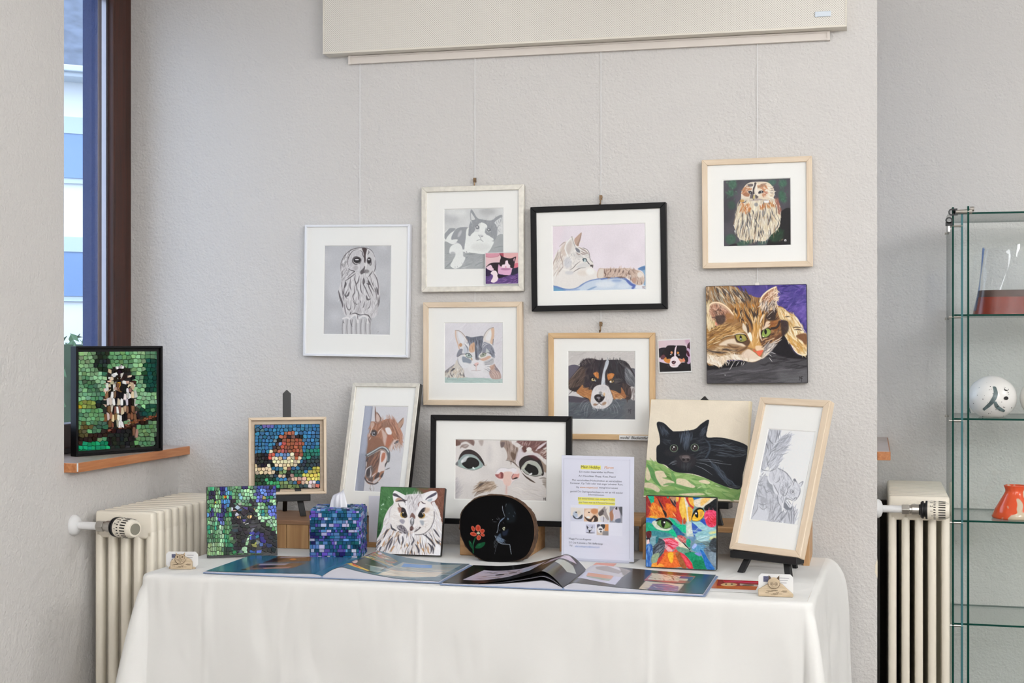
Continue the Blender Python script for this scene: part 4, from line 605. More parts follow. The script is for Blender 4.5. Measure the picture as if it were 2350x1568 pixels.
    A.line("1562,80 1540,600", 16, (228,214,180), .6, 0); A.grain(3); return A
def art_squirrel():
    A = Art([(1757.5,984),(1863.9,990.7),(1828,1202.5),(1716.2,1188.6)], (1705,975,.1499), (232,234,238), 32)
    D = (96,98,108); M = (150,152,162); W = (226,228,234); S = (184,187,196)
    A.poly("350,65 530,75 520,150 440,300 380,420 340,600 250,700 245,580 290,400", (186,189,198), 20); A.fur("350,70 525,80 500,200 380,420 330,600 250,680 300,350", 70, [(150,153,164),(212,215,222),(130,133,144)], 160, 11, 80, 9, .7); A.lines("350,150 370,230 440,300;480,80 480,170 450,280;530,90 500,190;300,300 320,280 360,370", 16, D, .75)
    # trunk
    A.poly("245,740 350,760 440,900 520,1100 560,1240 740,1200 755,1400 740,1505 330,1460 75,1425 160,1000", (186,189,197), 10, 1, False); A.poly("75,1425 180,1300 200,1180 350,1290 340,1460", (208,211,219), 40, .9); A.fur("180,800 400,850 520,1150 400,1250 200,1180", 90, [(156,159,170),(206,209,217),(132,135,146)], 120, 13, 60, 40, .6)
    A.lines("215,760 290,750 350,760;190,870 240,900 280,860;290,900 330,1000 390,980 440,1080;200,1170 190,1260 100,1400;200,1160 280,1190 360,1160;220,1210 280,1260 360,1210;380,1100 400,1200 380,1330 350,1440;430,1180 420,1280;520,1190 440,1270 400,1330;540,1240 560,1290;170,980 200,1080;130,1150 130,1260", 14, (120,122,133), .75); A.poly("350,800 420,880 440,1010 390,960 340,900", (128,131,142), 24, .8); A.poly("250,1080 340,1100 330,1160 250,1150", (150,153,163), 24, .7)
    A.fur("420,1260 740,1220 750,1490 400,1450", 90, [(120,122,134),(200,203,211),(160,163,173)], 170, 13, 100, 14, .7); A.poly("600,1150 700,1190 720,1260 640,1270 590,1220", (88,92,104), 18, .9); A.lines("740,1210 755,1350 745,1500;700,1260 720,1380 715,1490;600,1280 540,1330 440,1460;660,1290 700,1480", 18, (112,114,126), .8); A.ell(580,1460,12,14,(226,228,232),6)
    # tail
    tail = "420,660 345,590 350,480 400,360 470,260 560,170 680,150 690,210 640,290 610,380 560,470 520,570 490,640"
    A.poly(tail, (196,199,207), 20); A.fur(tail, 150, [(140,143,155),(218,221,228),(164,167,178),(116,119,131)], 130, 9, lambda x, y: -52 if y < 420 else -62, 14, .7); A.fur("560,180 680,160 640,340 560,460 520,420", 60, [(120,123,135),(170,173,183)], 120, 6, -30, 12, .7); A.lines("350,480 340,560 370,640;400,380 360,470;540,190 480,300 440,420", 13, D, .6)
    # body
    b = "380,690 430,660 490,630 620,700 690,790 720,840 680,900 640,980 600,1060 580,1200 560,1240 520,1150 500,1040 460,960 420,880 360,830 355,760"
    A.poly(b, (206,208,216), 8); A.fur(b, 110, [(168,171,181),(222,224,230),(140,143,154)], 70, 9, 75, 20, .6); A.lines("480,630 600,690 670,760 715,840", 14, D, .8); A.line("365,700 355,780 380,850 430,880", 20, W, .9, 0); A.lines("430,870 480,960 520,1040;500,1030 510,1150 560,1230;370,690 420,670 480,640;530,750 520,820 460,860", 13, D, .75); A.poly("420,890 470,960 500,1030 450,1000", W, 12, .9); A.fur("590,860 690,840 600,1060 540,1020", 40, [(110,112,124),(150,153,163)], 60, 8, 60, 15, .7)
    A.poly("240,750 270,690 350,680 380,700 330,740 280,760", W, 8); A.lines("250,750 290,700;280,760 320,720;245,640 290,670 370,680", 11, D, .8)
    # head
    A.poly("620,960 700,880 740,800 770,830 810,880 880,840 840,930 830,1040 780,1120 740,1135 660,1100 610,1060", (208,210,217), 8); A.fur("640,950 740,860 830,900 820,1040 760,1090 640,1070", 70, [(170,173,183),(222,224,230),(146,149,160)], 60, 8, 60, 25, .6); A.lines("700,890 745,800 775,830 800,880;730,900 750,830;810,880 880,840 850,920;640,960 700,890;840,930 835,1020 790,1110;600,1080 640,1010 660,950", 13, D, .85); A.poly("745,800 765,800 770,840 745,830", (96,98,108), 6)
    A.ell(722,992,40,38,(150,152,162),14); A.ell(730,990,27,31,W,5); A.ell(730,990,19,22,(80,82,92),5); A.ell(730,988,9,11,(210,212,218),4); A.ell(730,988,4,5,(50,52,60),2)
    A.lines("700,1080 740,1110 780,1080 785,1110 750,1135;610,1100 660,1100 740,1135;760,1080 745,1110", 12, D, .85); A.poly("610,1060 660,1110 600,1160 590,1100", (140,143,153), 16, .8); A.poly("620,1140 660,1110 700,1180 720,1200 690,1240 640,1180", W, 8, .95); A.lines("620,1130 660,1170 690,1230;660,1120 710,1190", 10, D, .8); A.line("610,1070 585,1140 580,1240", 24, W, .9, 0); A.line("595,1080 575,1160", 8, D, .7); A.poly("570,1240 600,1240 635,1290 615,1310 590,1280 565,1300", W, 6); A.lines("590,1260 600,1300;610,1260 625,1295", 7, D, .8)
    A.haze(.2, (226,228,234)); A.line("350,60 1060,105", 9, (196,198,202), .8, 0); A.grain(3); return A
def art_white_owl():
    A = Art([(873.9,1119),(1021.5,1122),(1011.8,1278.3),(860.5,1275)], (860,1115,.10842), (62,104,64), 33)
    A.poly("900,60 1100,60 1500,60 1500,1400 1300,1200 1250,500", (110,76,62), 120); A.poly("1150,60 1500,70 1450,900 1380,560 1280,400", (116,74,60), 30); A.poly("120,50 500,50 420,200 380,400 200,700 90,900", (70,116,70), 60, .8); A.poly("40,1100 60,850 140,800 120,1000 60,1130", (34,66,38), 40, .9); A.fur("110,60 700,60 380,400 60,1080", 90, [(78,124,76),(56,98,58),(66,110,66)], 150, 24, 80, 30, .5); A.fur("1120,70 1490,70 1440,800 1300,380", 70, [(126,84,66),(100,64,52),(112,78,60)], 150, 24, 85, 25, .5)
    A.lines("145,440 185,400 190,425;300,255 310,262;130,515 140,525", 14, (200,224,206), .9, 0)
    W = (226,224,226); D = (66,64,72); Br = (150,116,88)
    A.poly("400,150 440,120 560,170 660,220 900,180 990,190 1080,160 1200,125 1310,140 1325,260 1270,340 1370,540 1400,700 1430,860 1420,1240 1400,1500 10,1470 30,1200 90,1080 160,920 200,700 300,500 400,390 385,220", (214,211,213), 6)
    A.fur("160,960 220,700 330,500 340,800 480,1000 780,1060 1050,1030 1240,880 1300,420 1410,760 1410,1300 1380,1480 30,1460 60,1180", 420, [(232,230,232),(206,200,200),(190,182,180),(216,208,200),(236,236,238)], 130, 16, lambda x, y: 90+(780-x)*.055, 9, .75)
    A.fur("60,1180 300,900 500,1020 1050,1040 1250,900 1400,1200 1380,1470 40,1450", 80, [(64,62,70),(90,84,88),(150,118,90),(176,144,112)], 150, 17, lambda x, y: 90+(780-x)*.055, 8, .8)
    A.lines("180,1140 240,1000 290,940;60,1300 130,1180;80,1440 110,1360 140,1320;220,1440 260,1300 330,1180 390,1110;500,1060 500,1160 540,1280;590,1090 600,1190 570,1290;800,1100 830,1180 790,1260 800,1290;860,1260 930,1380 920,1460;1130,1230 1210,1330 1190,1460;1230,1290 1250,1400 1240,1470;1010,1040 1100,1090 1190,1180 1260,1260 1300,1350;1250,930 1310,1010 1380,1110;780,1380 790,1470;1310,1180 1370,1240;280,1400 380,1150", 36, (62,60,70), .85); A.lines("340,1440 380,1350 420,1300;680,1240 700,1330;1130,1300 1140,1450;210,1200 150,1330;900,1200 940,1260;1000,1340 1050,1420", 36, (176,128,84), .75); A.poly("440,1340 520,1260 560,1400 620,1470 400,1475", (228,226,226), 30, .8); A.poly("1300,1280 1400,1290 1400,1480 1260,1490", (226,226,230), 24, .9)
    # ears
    A.poly("395,160 440,122 560,175 660,225 700,300 560,330 420,370 385,240", W, 6); A.poly("390,180 450,180 520,230 620,300 680,310 680,350 620,390 600,320 500,260 400,230", D, 10, .95); A.poly("440,320 500,270 580,300 520,340 450,360", (170,130,104), 20, .8); A.poly("1020,300 1090,170 1200,128 1310,140 1325,260 1250,340 1120,330", W, 6); A.poly("1080,300 1150,230 1300,150 1310,190 1240,240 1120,290 1090,320", (74,70,84), 10, .95); A.poly("1130,310 1220,280 1200,340 1130,340", (160,172,180), 20, .8); A.line("1270,340 1200,370 1220,430", 20, (120,80,80), .7)
    # face discs
    A.poly("330,780 330,600 380,440 480,370 560,330 660,400 700,560 720,760 740,900 700,990 600,1010 480,980 370,960 335,880", (222,218,216), 8); A.poly("860,400 960,340 1120,340 1230,440 1265,600 1250,780 1180,920 1080,1000 980,1040 860,1030 830,900 850,640", (222,218,216), 8); A.fur("340,700 480,400 560,560 520,860 380,920", 70, [(234,232,230),(206,198,194),(216,210,206)], 110, 13, 15, 25, .6); A.fur("1080,480 1250,560 1230,800 1050,960 1000,760", 70, [(234,232,230),(208,200,196)], 110, 13, -15, 25, .6)
    A.poly("650,220 900,190 1000,230 930,420 880,560 860,640 740,640 700,480 660,400", (208,205,208), 16); A.fur("660,200 1000,190 930,430 860,560 720,560", 90, [(230,228,230),(180,174,176),(150,144,148)], 100, 11, lambda x, y: 90+(820-x)*.08, 9, .7); A.lines("830,340 900,240 930,200;720,220 740,310;780,240 790,310;640,380 660,440;820,360 810,420", 10, (96,90,96), .8)
    A.lines("450,350 500,340 560,330 640,330 690,320", 36, (70,60,66), .9, 2); A.line("500,380 530,460 600,500", 24, (96,76,76), .9, 2); A.lines("930,460 930,400 970,350", 22, (110,70,66), .85); A.lines("980,340 1040,390 1080,390", 26, (72,56,62), .9); A.poly("540,380 620,380 660,440 690,540 720,640 680,600 640,500 560,430", (224,222,224), 10); A.poly("960,420 1060,400 1070,470 980,520 910,640 900,560", (226,224,226), 12, .9)
    A.poly("570,480 640,500 680,600 690,680 620,700 560,640 560,560", (48,44,50), 10); A.poly("490,480 570,490 560,570 520,580", (130,86,70), 30, .8); A.ell(612,632,72,66,(60,50,44),6); A.ell(608,634,64,58,(178,140,58),6); A.ell(622,630,52,52,(22,20,22),5); A.ell(606,590,11,11,(240,240,240),3); A.line("560,600 560,660 610,695", 9, (230,200,130), .6, 0)
    A.poly("1080,480 1060,560 970,600 940,680 920,640 960,560 1020,490", (46,44,50), 8); A.ell(1000,650,74,62,(60,50,44),6,1,-20); A.ell(1006,652,64,54,(170,128,52),6,1,-20); A.ell(988,646,54,50,(22,20,22),5); A.ell(1022,612,11,10,(235,235,235),3); A.poly("1070,480 1170,500 1130,580 1060,590", (190,160,134), 40, .7); A.lines("940,690 1000,706 1060,670", 9, (226,200,150), .7, 0)
    A.poly("760,640 800,590 860,660 850,720 790,680 750,700", (108,80,74), 18, .95); A.poly("770,730 800,690 840,720 830,820 800,860 770,820", (150,150,154), 10); A.lines("770,720 760,780 775,860 770,930;830,720 830,800 800,860 790,920", 16, (60,56,60), .9); A.ell(800,745,16,30,(196,196,200),10); A.poly("750,900 790,870 830,920 800,970 750,970", (90,64,60), 16, .9); A.ell(775,955,14,18,(60,40,40),8)
    A.poly("530,740 600,730 640,770 600,830 540,790", (140,136,150), 24, .85); A.poly("960,760 1040,760 1040,840 1000,850", (150,156,166), 26, .85); A.poly("470,900 560,850 640,900 690,980 660,1040 560,1000", (92,86,94), 24, .9); A.fur("480,900 600,880 680,1000 580,1010", 40, [(60,56,64),(150,144,150),(200,196,200)], 80, 11, 50, 15, .7); A.poly("840,1000 900,910 980,890 960,930 880,990", (66,54,58), 12, .9); A.lines("340,830 360,920 420,960 460,970", 40, (60,58,66), .9); A.lines("1180,920 1100,1000 1000,1050 860,1060;500,990 580,1030;1260,560 1265,680 1240,800 1190,910", 16, (86,80,84), .85, 0); A.lines("320,700 315,600 340,500 420,400", 12, (150,140,140), .7); A.lines("700,960 760,1000 840,1010;720,1030 800,1040", 16, (206,180,166), .7); A.fur("840,860 960,860 900,960 830,960", 24, [(232,230,230),(200,194,192)], 80, 10, 115, 12, .7)
    A.lines("30,1390 35,1440;35,1395 50,1420 60,1390 60,1440", 8, (60,56,60), .7, 0); A.grain(4); return A
def art_colour_cat():
    A = Art([(1481,1138.3),(1644.3,1143.6),(1645.5,1311),(1481.5,1302)], (1475,1130,.11796), (120,150,150), 34)
    P = lambda p, c, s=10, a=1.: A.poly(p, c, s, a, True, 14)
    P("50,70 700,80 760,620 650,520 460,500 250,500 55,490", (196,84,42), 4)
    P("55,90 150,200 150,320 60,490", (150,48,46)); P("90,75 200,75 205,200 160,230 110,130", (24,160,122)); P("230,80 420,90 480,200 430,300 330,180", (150,44,40)); P("380,90 480,100 530,220 480,320 400,230", (178,52,40)); P("160,220 260,230 380,360 430,480 250,500 150,460", (214,116,44)); P("440,220 540,240 620,300 640,380 560,360 460,330", (220,112,36)); P("460,340 580,380 600,480 470,490", (208,100,38)); P("450,80 500,80 480,130", (30,150,112)); P("520,90 640,90 640,260 590,240", (170,130,104)); A.fur("150,260 420,360 430,490 160,470", 30, [(232,150,60),(190,84,36),(222,170,70)], 120, 20, 65, 20, .7)
    A.lines("290,140 340,240 390,330;520,130 580,220 640,290;600,160 640,250", 36, (34,28,44), .9); A.line("380,340 430,420 445,490", 50, (28,24,30), .95, 2); P("570,420 660,430 720,560 680,560", (190,56,44)); P("640,200 700,260 730,420 760,560 700,560 660,420", (198,62,48)); P("150,460 250,480 250,515 120,500", (232,176,60)); A.lines("570,400 640,490", 26, (240,196,110), .8)
    P("690,90 750,90 740,270 710,240", (196,60,54)); P("640,95 690,95 690,160 650,180", (232,186,80)); P("740,90 830,95 850,400 860,560 800,560 740,460 700,300", (226,180,70)); P("750,120 800,130 800,480 760,420", (236,196,96), 20, .8); P("800,95 870,110 880,300 900,560 860,600 850,400", (214,206,190)); P("820,90 890,100 910,210 990,290 960,330 880,230", (188,58,52)); P("880,100 970,100 1000,280 910,220", (228,174,70)); P("870,300 960,320 960,440 940,540 900,560", (220,164,60)); P("970,100 1110,110 1050,165 1000,150", (24,104,176)); P("990,160 1110,120 1200,105 1430,115 1200,290 1060,290 1000,250", (214,204,186)); P("1130,150 1240,105 1330,110 1140,270", (230,184,100), 20, .9); P("800,490 840,560 820,620 780,600", (176,84,54))
    P("1200,280 1300,210 1435,130 1435,380 1320,350 1210,360", (22,24,28), 6); P("1200,420 1260,360 1350,350 1435,400 1435,640 1330,690 1270,660 1210,560", (216,60,100), 6); P("1240,560 1330,460 1430,500 1430,620 1330,660", (200,44,60), 30, .9); A.fur("1210,380 1430,380 1430,660 1280,660", 40, [(232,84,120),(190,40,70),(240,120,150)], 90, 20, 20, 40, .5)
    # middle
    P("60,500 250,520 260,560 180,600 60,610", (52,120,190)); P("180,580 260,560 330,680 500,700 560,740 330,750 200,650", (200,206,190)); P("60,600 170,620 260,720 470,760 560,720 600,800 560,860 300,790 60,770", (34,160,124)); P("500,490 600,540 680,620 850,660 860,790 740,770 640,680 560,580", (22,176,132), 6); P("560,620 660,680 760,780 820,850 680,850 620,790", (44,96,140)); P("520,760 600,740 660,880 530,830", (20,180,130)); P("150,760 320,760 560,830 440,880 280,880 180,850", (60,130,140)); P("60,780 160,770 140,940 80,900", (90,34,38)); P("60,900 150,900 120,980", (30,26,36))
    P("850,620 960,600 1000,860 860,880", (190,204,196), 20); P("870,650 940,640 960,800 880,840", (214,216,204), 30, .8); P("950,590 1020,640 1150,750 1060,840 990,850", (52,90,178), 6); P("1120,560 1200,520 1230,660 1150,640", (48,84,178)); P("960,580 1120,580 1240,660 1430,720 1430,780 1150,740 1030,640", (150,196,204)); P("1080,780 1430,740 1430,850 1050,880", (140,190,196)); P("1290,790 1430,750 1430,800 1320,830", (206,206,130), 14); P("1250,880 1420,850 1430,910 1260,930", (208,208,140), 14); P("1040,880 1300,860 1260,960 1100,960", (170,206,210)); A.fur("1000,720 1430,760 1400,950 1030,960", 50, [(206,224,224),(110,170,190),(150,190,200)], 180, 12, -8, 12, .5)
    # eyes
    P("245,570 300,520 400,515 510,560 570,610 555,650 480,610 380,560", (18,18,20), 5); P("265,590 350,545 480,580 550,650 500,705 400,705 300,650", (84,124,62), 5); P("300,600 360,560 340,660 300,640", (110,150,80), 20, .8); P("440,590 520,630 480,690 430,690", (106,146,78), 20, .8); P("350,560 390,540 440,570 425,640 400,695 370,670 350,610", (14,14,14), 4); A.ell(414,590,18,17,(240,240,240),3); A.lines("250,560 330,515 420,515 520,565 575,630", 18, (16,16,18), .95, 0); A.lines("270,620 380,705 480,710 560,660", 9, (40,50,40), .8, 0)
    P("945,540 960,440 1010,350 1090,300 1170,320 1195,390 1160,380 1080,370 1000,430 970,520", (24,22,20), 5); P("955,540 1000,430 1070,350 1140,340 1192,390 1180,470 1120,540 1040,570", (232,180,48), 5); P("1110,380 1170,380 1160,460 1110,480", (196,140,60), 20, .8); P("1010,400 1050,360 1080,420 1070,500 1020,470", (14,14,14), 4); A.ell(1034,416,17,19,(236,236,236),3); A.lines("955,560 1050,570 1130,540 1190,470", 9, (60,44,24), .8, 0); A.lines("960,540 1000,530 1060,550", 14, (246,214,110), .7)
    # nose, mouth
    P("670,870 720,840 800,870 850,930 840,990 770,990 710,930", (186,90,92), 8); A.fur("690,870 840,920 820,980 740,940", 24, [(206,130,124),(130,50,50),(220,160,150)], 60, 12, 40, 40, .7); P("850,940 900,920 935,970 920,1080 870,1050 850,1000", (22,160,122), 6); P("640,880 720,960 800,1020 890,1110 830,1130 700,1060 620,960", (220,212,190), 12); A.lines("770,970 830,1040 910,1120;1000,960 960,1010 950,1080 920,1120;910,1110 912,1170;800,1190 880,1185 915,1165 970,1190", 22, (20,22,28), .95, 2); P("930,1000 1000,920 1040,900 980,1060 930,1110", (110,140,160), 14, .9); P("860,870 1040,880 990,960 920,930", (90,130,180), 20, .7)
    # lower
    P("390,920 560,900 680,980 680,1060 560,1130 440,1060 390,990", (216,56,78), 6); A.fur("400,940 660,960 640,1060 460,1040", 34, [(236,110,130),(190,36,60),(230,170,200)], 160, 16, 14, 8, .7); P("430,1030 470,1040 580,1130 530,1180 440,1110", (232,170,180), 10, .9); P("400,1040 440,1100 540,1200 640,1110 700,1180 600,1250 430,1250", (214,76,70), 14); P("420,1180 660,1180 700,1300 740,1470 200,1460 300,1340", (216,104,42)); P("180,1400 300,1380 420,1450 180,1465", (222,150,60)); P("490,1200 590,1190 590,1340 550,1390 500,1300", (232,176,46), 8); P("640,1200 740,1180 860,1480 760,1480 690,1340", (150,90,50), 14); P("720,1190 820,1230 950,1380 1000,1490 880,1490 800,1340", (206,50,66), 8); P("760,1240 840,1280 950,1460 890,1450", (226,90,100), 20, .7); P("300,1290 420,1200 360,1330 280,1430", (190,60,50))
    P("280,900 420,960 420,1100 400,1180 300,1290 160,1240 220,1050", (60,66,76), 14); A.fur("200,1080 400,1000 410,1160 220,1250", 30, [(30,32,40),(90,100,110),(120,130,140)], 160, 14, -40, 15, .7); P("150,880 290,860 280,980 180,1050 140,980", (120,160,170)); P("250,880 310,870 270,1000 250,980", (40,110,120)); P("70,950 120,930 120,1040 80,1060", (226,196,196)); P("60,1050 180,1050 180,1330 150,1470 60,1460", (54,104,176)); A.fur("60,1060 180,1070 150,1460 60,1450", 24, [(90,150,210),(40,80,150),(150,180,210)], 140, 20, 95, 10, .6); P("180,1240 320,1190 280,1330 170,1390", (140,160,130), 14)
    P("660,1070 800,1090 910,1130 900,1180 800,1190 680,1150", (110,150,130), 14); P("820,1200 1000,1180 1150,1260 1250,1510 1010,1500 960,1380 880,1280", (20,140,100), 8); P("1000,1340 1200,1360 1250,1510 1020,1500", (14,118,80), 24, .9); P("980,1040 1150,1000 1250,1100 1180,1200 1060,1180 960,1130", (90,150,190)); P("960,1080 1020,1000 1060,1040 1000,1110", (160,180,230)); P("1120,1130 1200,1180 1290,1330 1420,1510 1260,1510 1180,1290", (40,104,180), 8); P("1010,1200 1140,1190 1120,1260", (120,130,200)); P("1200,1110 1440,1080 1440,1500 1400,1480 1260,1270", (104,120,134)); P("1300,1180 1440,1200 1430,1440 1330,1360", (130,148,162), 40, .8); P("1340,940 1435,910 1440,1180 1300,1100", (52,58,64), 20); A.fur("1180,960 1430,960 1430,1160 1160,1120", 34, [(150,166,176),(90,104,114),(40,46,52)], 180, 10, 8, 10, .6)
    A.lines("1060,950 1200,900 1420,830;1140,1000 1280,970 1420,960;1330,1080 1430,1110;1180,1010 1430,1050;1330,1100 1420,1130", 6, (40,60,70), .7); A.lines("230,1150 320,1080 400,1030;240,1200 330,1140 400,1100;700,1190 620,1210 560,1270", 6, (190,196,200), .6)
    A.grain(4); return A
def art_wood_slice():
    A = Art([(1050,1130),(1240,1130),(1240,1300),(1050,1300)], (1050,1130,.10845), (11,10,11), 35)
    R = (176,64,44); P = (196,110,92)
    for x, y, rx, ry, r in ((335,790,36,60,-25),(440,775,54,70,-5),(530,835,50,44,-30),(540,915,46,32,20),(345,905,70,42,12),(460,975,46,54,10)):
        A.ell(x,y,rx,ry,P,6,1,r); A.ell(x,y,rx-9,ry-9,R,8,1,r); A.ell(x+6,y+4,rx*.35,ry*.5,(140,44,30),14,.7,r)
    A.ell(448,882,34,26,(170,170,140),8); A.lines("400,880 430,885;460,850 440,870;490,900 460,890", 8, (210,200,190), .8)
    A.line("395,970 360,1060 345,1160 355,1300", 26, (24,72,46), .95, 0); A.poly("400,1170 440,1110 520,1080 600,1070 570,1150 490,1200 400,1200", (22,74,46), 8); A.poly("250,1050 290,1060 330,1150 340,1220 280,1160", (20,66,42), 8); A.lines("280,1070 310,1120;450,1140 510,1120;370,1030 350,1120", 10, (70,140,104), .7)
    W = (170,180,192)
    A.lines("940,295 950,380 975,450 1000,515;990,540 940,580 890,640 865,720 860,800 840,860;800,930 815,950 820,970;830,1000 870,1050 930,1085 1000,1095 1100,1100 1120,1110 1135,1200 1155,1300;1020,250 1010,300", 9, W, .9, 0); A.line("985,545 930,590 890,640", 24, (104,124,150), .8, 2); A.poly("830,1000 880,900 920,880 940,960 1000,1010 970,1060 890,1040", (70,84,104), 30, .9); A.fur("840,960 960,980 990,1040 880,1030", 30, [(130,146,166),(90,106,126)], 130, 7, 40, 12, .7)
    A.poly("1000,300 1080,230 1170,300 1230,480 1200,620 1050,640 1010,520", (24,28,32), 60, .9); A.lines("1190,400 1220,460;1170,480 1190,520;1060,540 1075,580;1090,430 1080,460", 14, (90,106,120), .6); A.ell(1065,565,16,20,(100,120,140),14,.7); A.poly("950,840 1000,820 1080,780 1050,900 970,920", (34,40,56), 40, .9)
    A.poly("955,770 980,740 1005,740 1000,790 985,810", (190,190,160), 5); A.ell(985,770,10,16,(24,24,20),4); A.lines("960,640 985,660;905,790 900,820;795,930 820,940", 8, (130,140,150), .7)
    A.lines("840,1010 800,1090 790,1180;860,1050 820,1120 805,1190;870,1060 830,1180 805,1320;820,1000 775,1090;850,520 870,570 890,600;820,560 850,590;750,632 840,635;880,540 890,580", 6, (170,180,190), .8); A.ell(742,590,5,5,(200,206,210),2)
    return A
def art_flyer_photos():
    A = Art([(1308.4,1158.6),(1428.1,1160.8),(1428.6,1233),(1308.8,1229)], (1285,1045,.1626), (222,222,234), 36, 1.5)
    R = lambda p, c, s=1: A.poly(p, c, s, 1, False)
    R("148,740 330,745 330,940 148,938", (222,214,206)); R("148,860 330,880 330,940 148,938", (206,208,222), 20); A.ell(215,840,34,46,(176,186,200),16); A.ell(260,810,26,30,(216,204,186),14); A.poly("180,850 240,900 310,840 305,900 230,910 190,890", (70,74,84), 6); A.ell(225,810,12,10,(70,70,76),4)
    R("335,750 535,748 535,945 335,942", (214,180,150)); A.ell(400,830,60,70,(232,206,182),20); A.ell(480,790,50,40,(204,140,96),20); A.poly("340,870 420,910 480,850 530,890 520,940 400,942", (70,52,44), 8); A.ell(405,808,12,9,(40,30,26),4); A.ell(395,880,26,16,(240,232,228),8); A.poly("440,940 480,880 470,940", (226,196,170), 5)
    R("535,715 695,708 695,952 535,948", (224,216,204)); A.poly("540,800 590,750 630,715 640,760 665,735 650,790 690,900 660,920 620,850 580,850 540,830", (156,146,142), 6); A.poly("540,820 600,760 610,820 560,860", (90,80,78), 12); A.poly("600,860 560,900 600,950 690,950", (206,202,206), 12); A.line("615,870 610,940", 8, (70,66,70), .8, 0); A.ell(605,790,8,7,(30,28,30),3)
    R("697,712 880,715 880,958 697,952", (150,150,160)); A.poly("700,800 760,760 760,880 720,930 700,860", (170,120,92), 10); A.poly("740,780 790,720 830,760 850,860 840,940 780,930 760,860", (206,196,204), 8); A.poly("775,750 800,715 805,760", (50,44,46), 5); A.poly("780,910 850,890 850,950 790,950", (110,116,132), 10); A.poly("830,740 880,720 880,860", (90,90,96), 14); A.line("760,840 760,930", 12, (226,222,226), .9, 0)
    R("362,985 492,985 492,1118 362,1115", (196,196,212)); A.poly("375,1000 400,1030 440,1030 455,1000 450,1060 420,1080 380,1050", (60,58,66), 5); A.ell(420,1050,30,20,(206,206,214),8); A.lines("370,1105 420,1110 490,1108", 12, (60,60,66), .9); A.ell(415,1085,12,18,(50,48,56),5); A.ell(470,1060,20,20,(214,214,222),10)
    R("515,980 682,978 682,1148 515,1140", (206,190,176)); R("630,980 682,980 682,1080 630,1080", (206,140,84), 8); R("600,1080 682,1080 682,1148 600,1145", (140,136,136), 14); A.poly("520,990 560,985 560,1030 530,1050", (80,80,96), 6); A.poly("570,990 630,985 625,1040 590,1050", (56,56,60), 6); A.ell(565,1060,40,50,(226,224,224),14); A.ell(570,1055,26,14,(90,84,90),6); A.ell(575,1090,14,14,(90,84,84),6)
    return A
# designs of the mosaics: only sampled for the colour of each stone
def design_robin():
    A = Art([(583.5,974),(732.4,974),(734.8,1123),(584.4,1123)], (565,890,.185), (48,108,152), 41)
    P = lambda p, c, sm=False: A.poly(p, c, 0, 1, sm)
    P("95,815 270,820 330,960 280,990 95,970", (26,28,30)); P("690,790 920,730 920,900 700,930", (22,112,98)); P("690,880 920,860 920,970 760,1010 640,1000", (28,52,62)); P("100,960 340,1010 330,1100 100,1050", (214,190,160)); P("95,1050 330,1100 400,1150 440,1260 95,1260", (36,66,48)); P("240,1130 400,1150 440,1260 240,1200", (60,150,96)); P("520,1020 700,1000 720,1100 540,1090", (48,94,72)); P("700,1080 860,970 920,965 920,1180 790,1170", (196,190,96)); P("380,1010 500,1010 480,1080 380,1080", (104,126,84)); P("370,1080 470,1080 470,1130 370,1130", (206,184,164)); P("520,1080 700,1110 830,1170 920,1200 920,1255 820,1240 620,1190 530,1160", (198,166,150)); P("400,1140 520,1160 640,1210 640,1260 430,1260", (112,134,88)); P("620,1150 700,1160 690,1200 630,1200", (150,66,44)); P("760,1150 840,1170 820,1240 740,1220", (210,196,200)); P("640,1220 760,1220 760,1255 640,1255", (56,88,90)); P("880,1210 920,1210 920,1255 880,1255", (150,52,40)); P("500,1010 530,1010 530,1160 490,1160", (20,20,20)); P("340,1000 400,1020 370,1100 340,1060", (30,24,20))
    P("360,640 430,600 480,560 560,535 640,545 690,600 710,630 700,800 680,900 590,1000 480,1010 380,990 330,930 290,870 300,780 330,740", (136,78,56)); P("420,610 500,550 600,535 680,600 620,580 500,600 430,650", (158,86,64)); P("370,650 480,600 620,570 710,630 640,640 500,620 400,680", (26,22,22)); P("480,630 640,640 680,680 640,800 580,800 520,790 400,770 420,690", (150,82,62)); P("400,690 480,650 490,800 400,790", (170,80,70)); P("360,690 420,680 400,750 360,750", (104,134,178)); P("340,790 500,790 540,800 500,880 360,870 330,840", (92,126,172)); P("280,780 330,760 320,860 290,900", (196,92,76)); P("640,800 690,790 670,860 600,880", (150,74,50)); P("300,880 345,860 340,940 320,940", (150,74,56)); P("330,870 460,880 510,840 580,820 590,880 660,870 690,840 680,900 600,990 480,1010 370,980 320,920", (224,210,176)); P("265,800 330,730 330,750 280,830", (214,206,180)); P("270,930 320,930 300,990 260,980", (196,186,160)); P("340,700 380,660 400,760 340,760", (66,50,44)); A.ell(590,612,26,20,(120,84,70)); A.ell(625,575,20,16,(90,150,180))
    P("180,455 330,455 330,510 180,500", (96,92,160)); P("100,500 200,500 190,560 110,560", (70,100,130)); return A
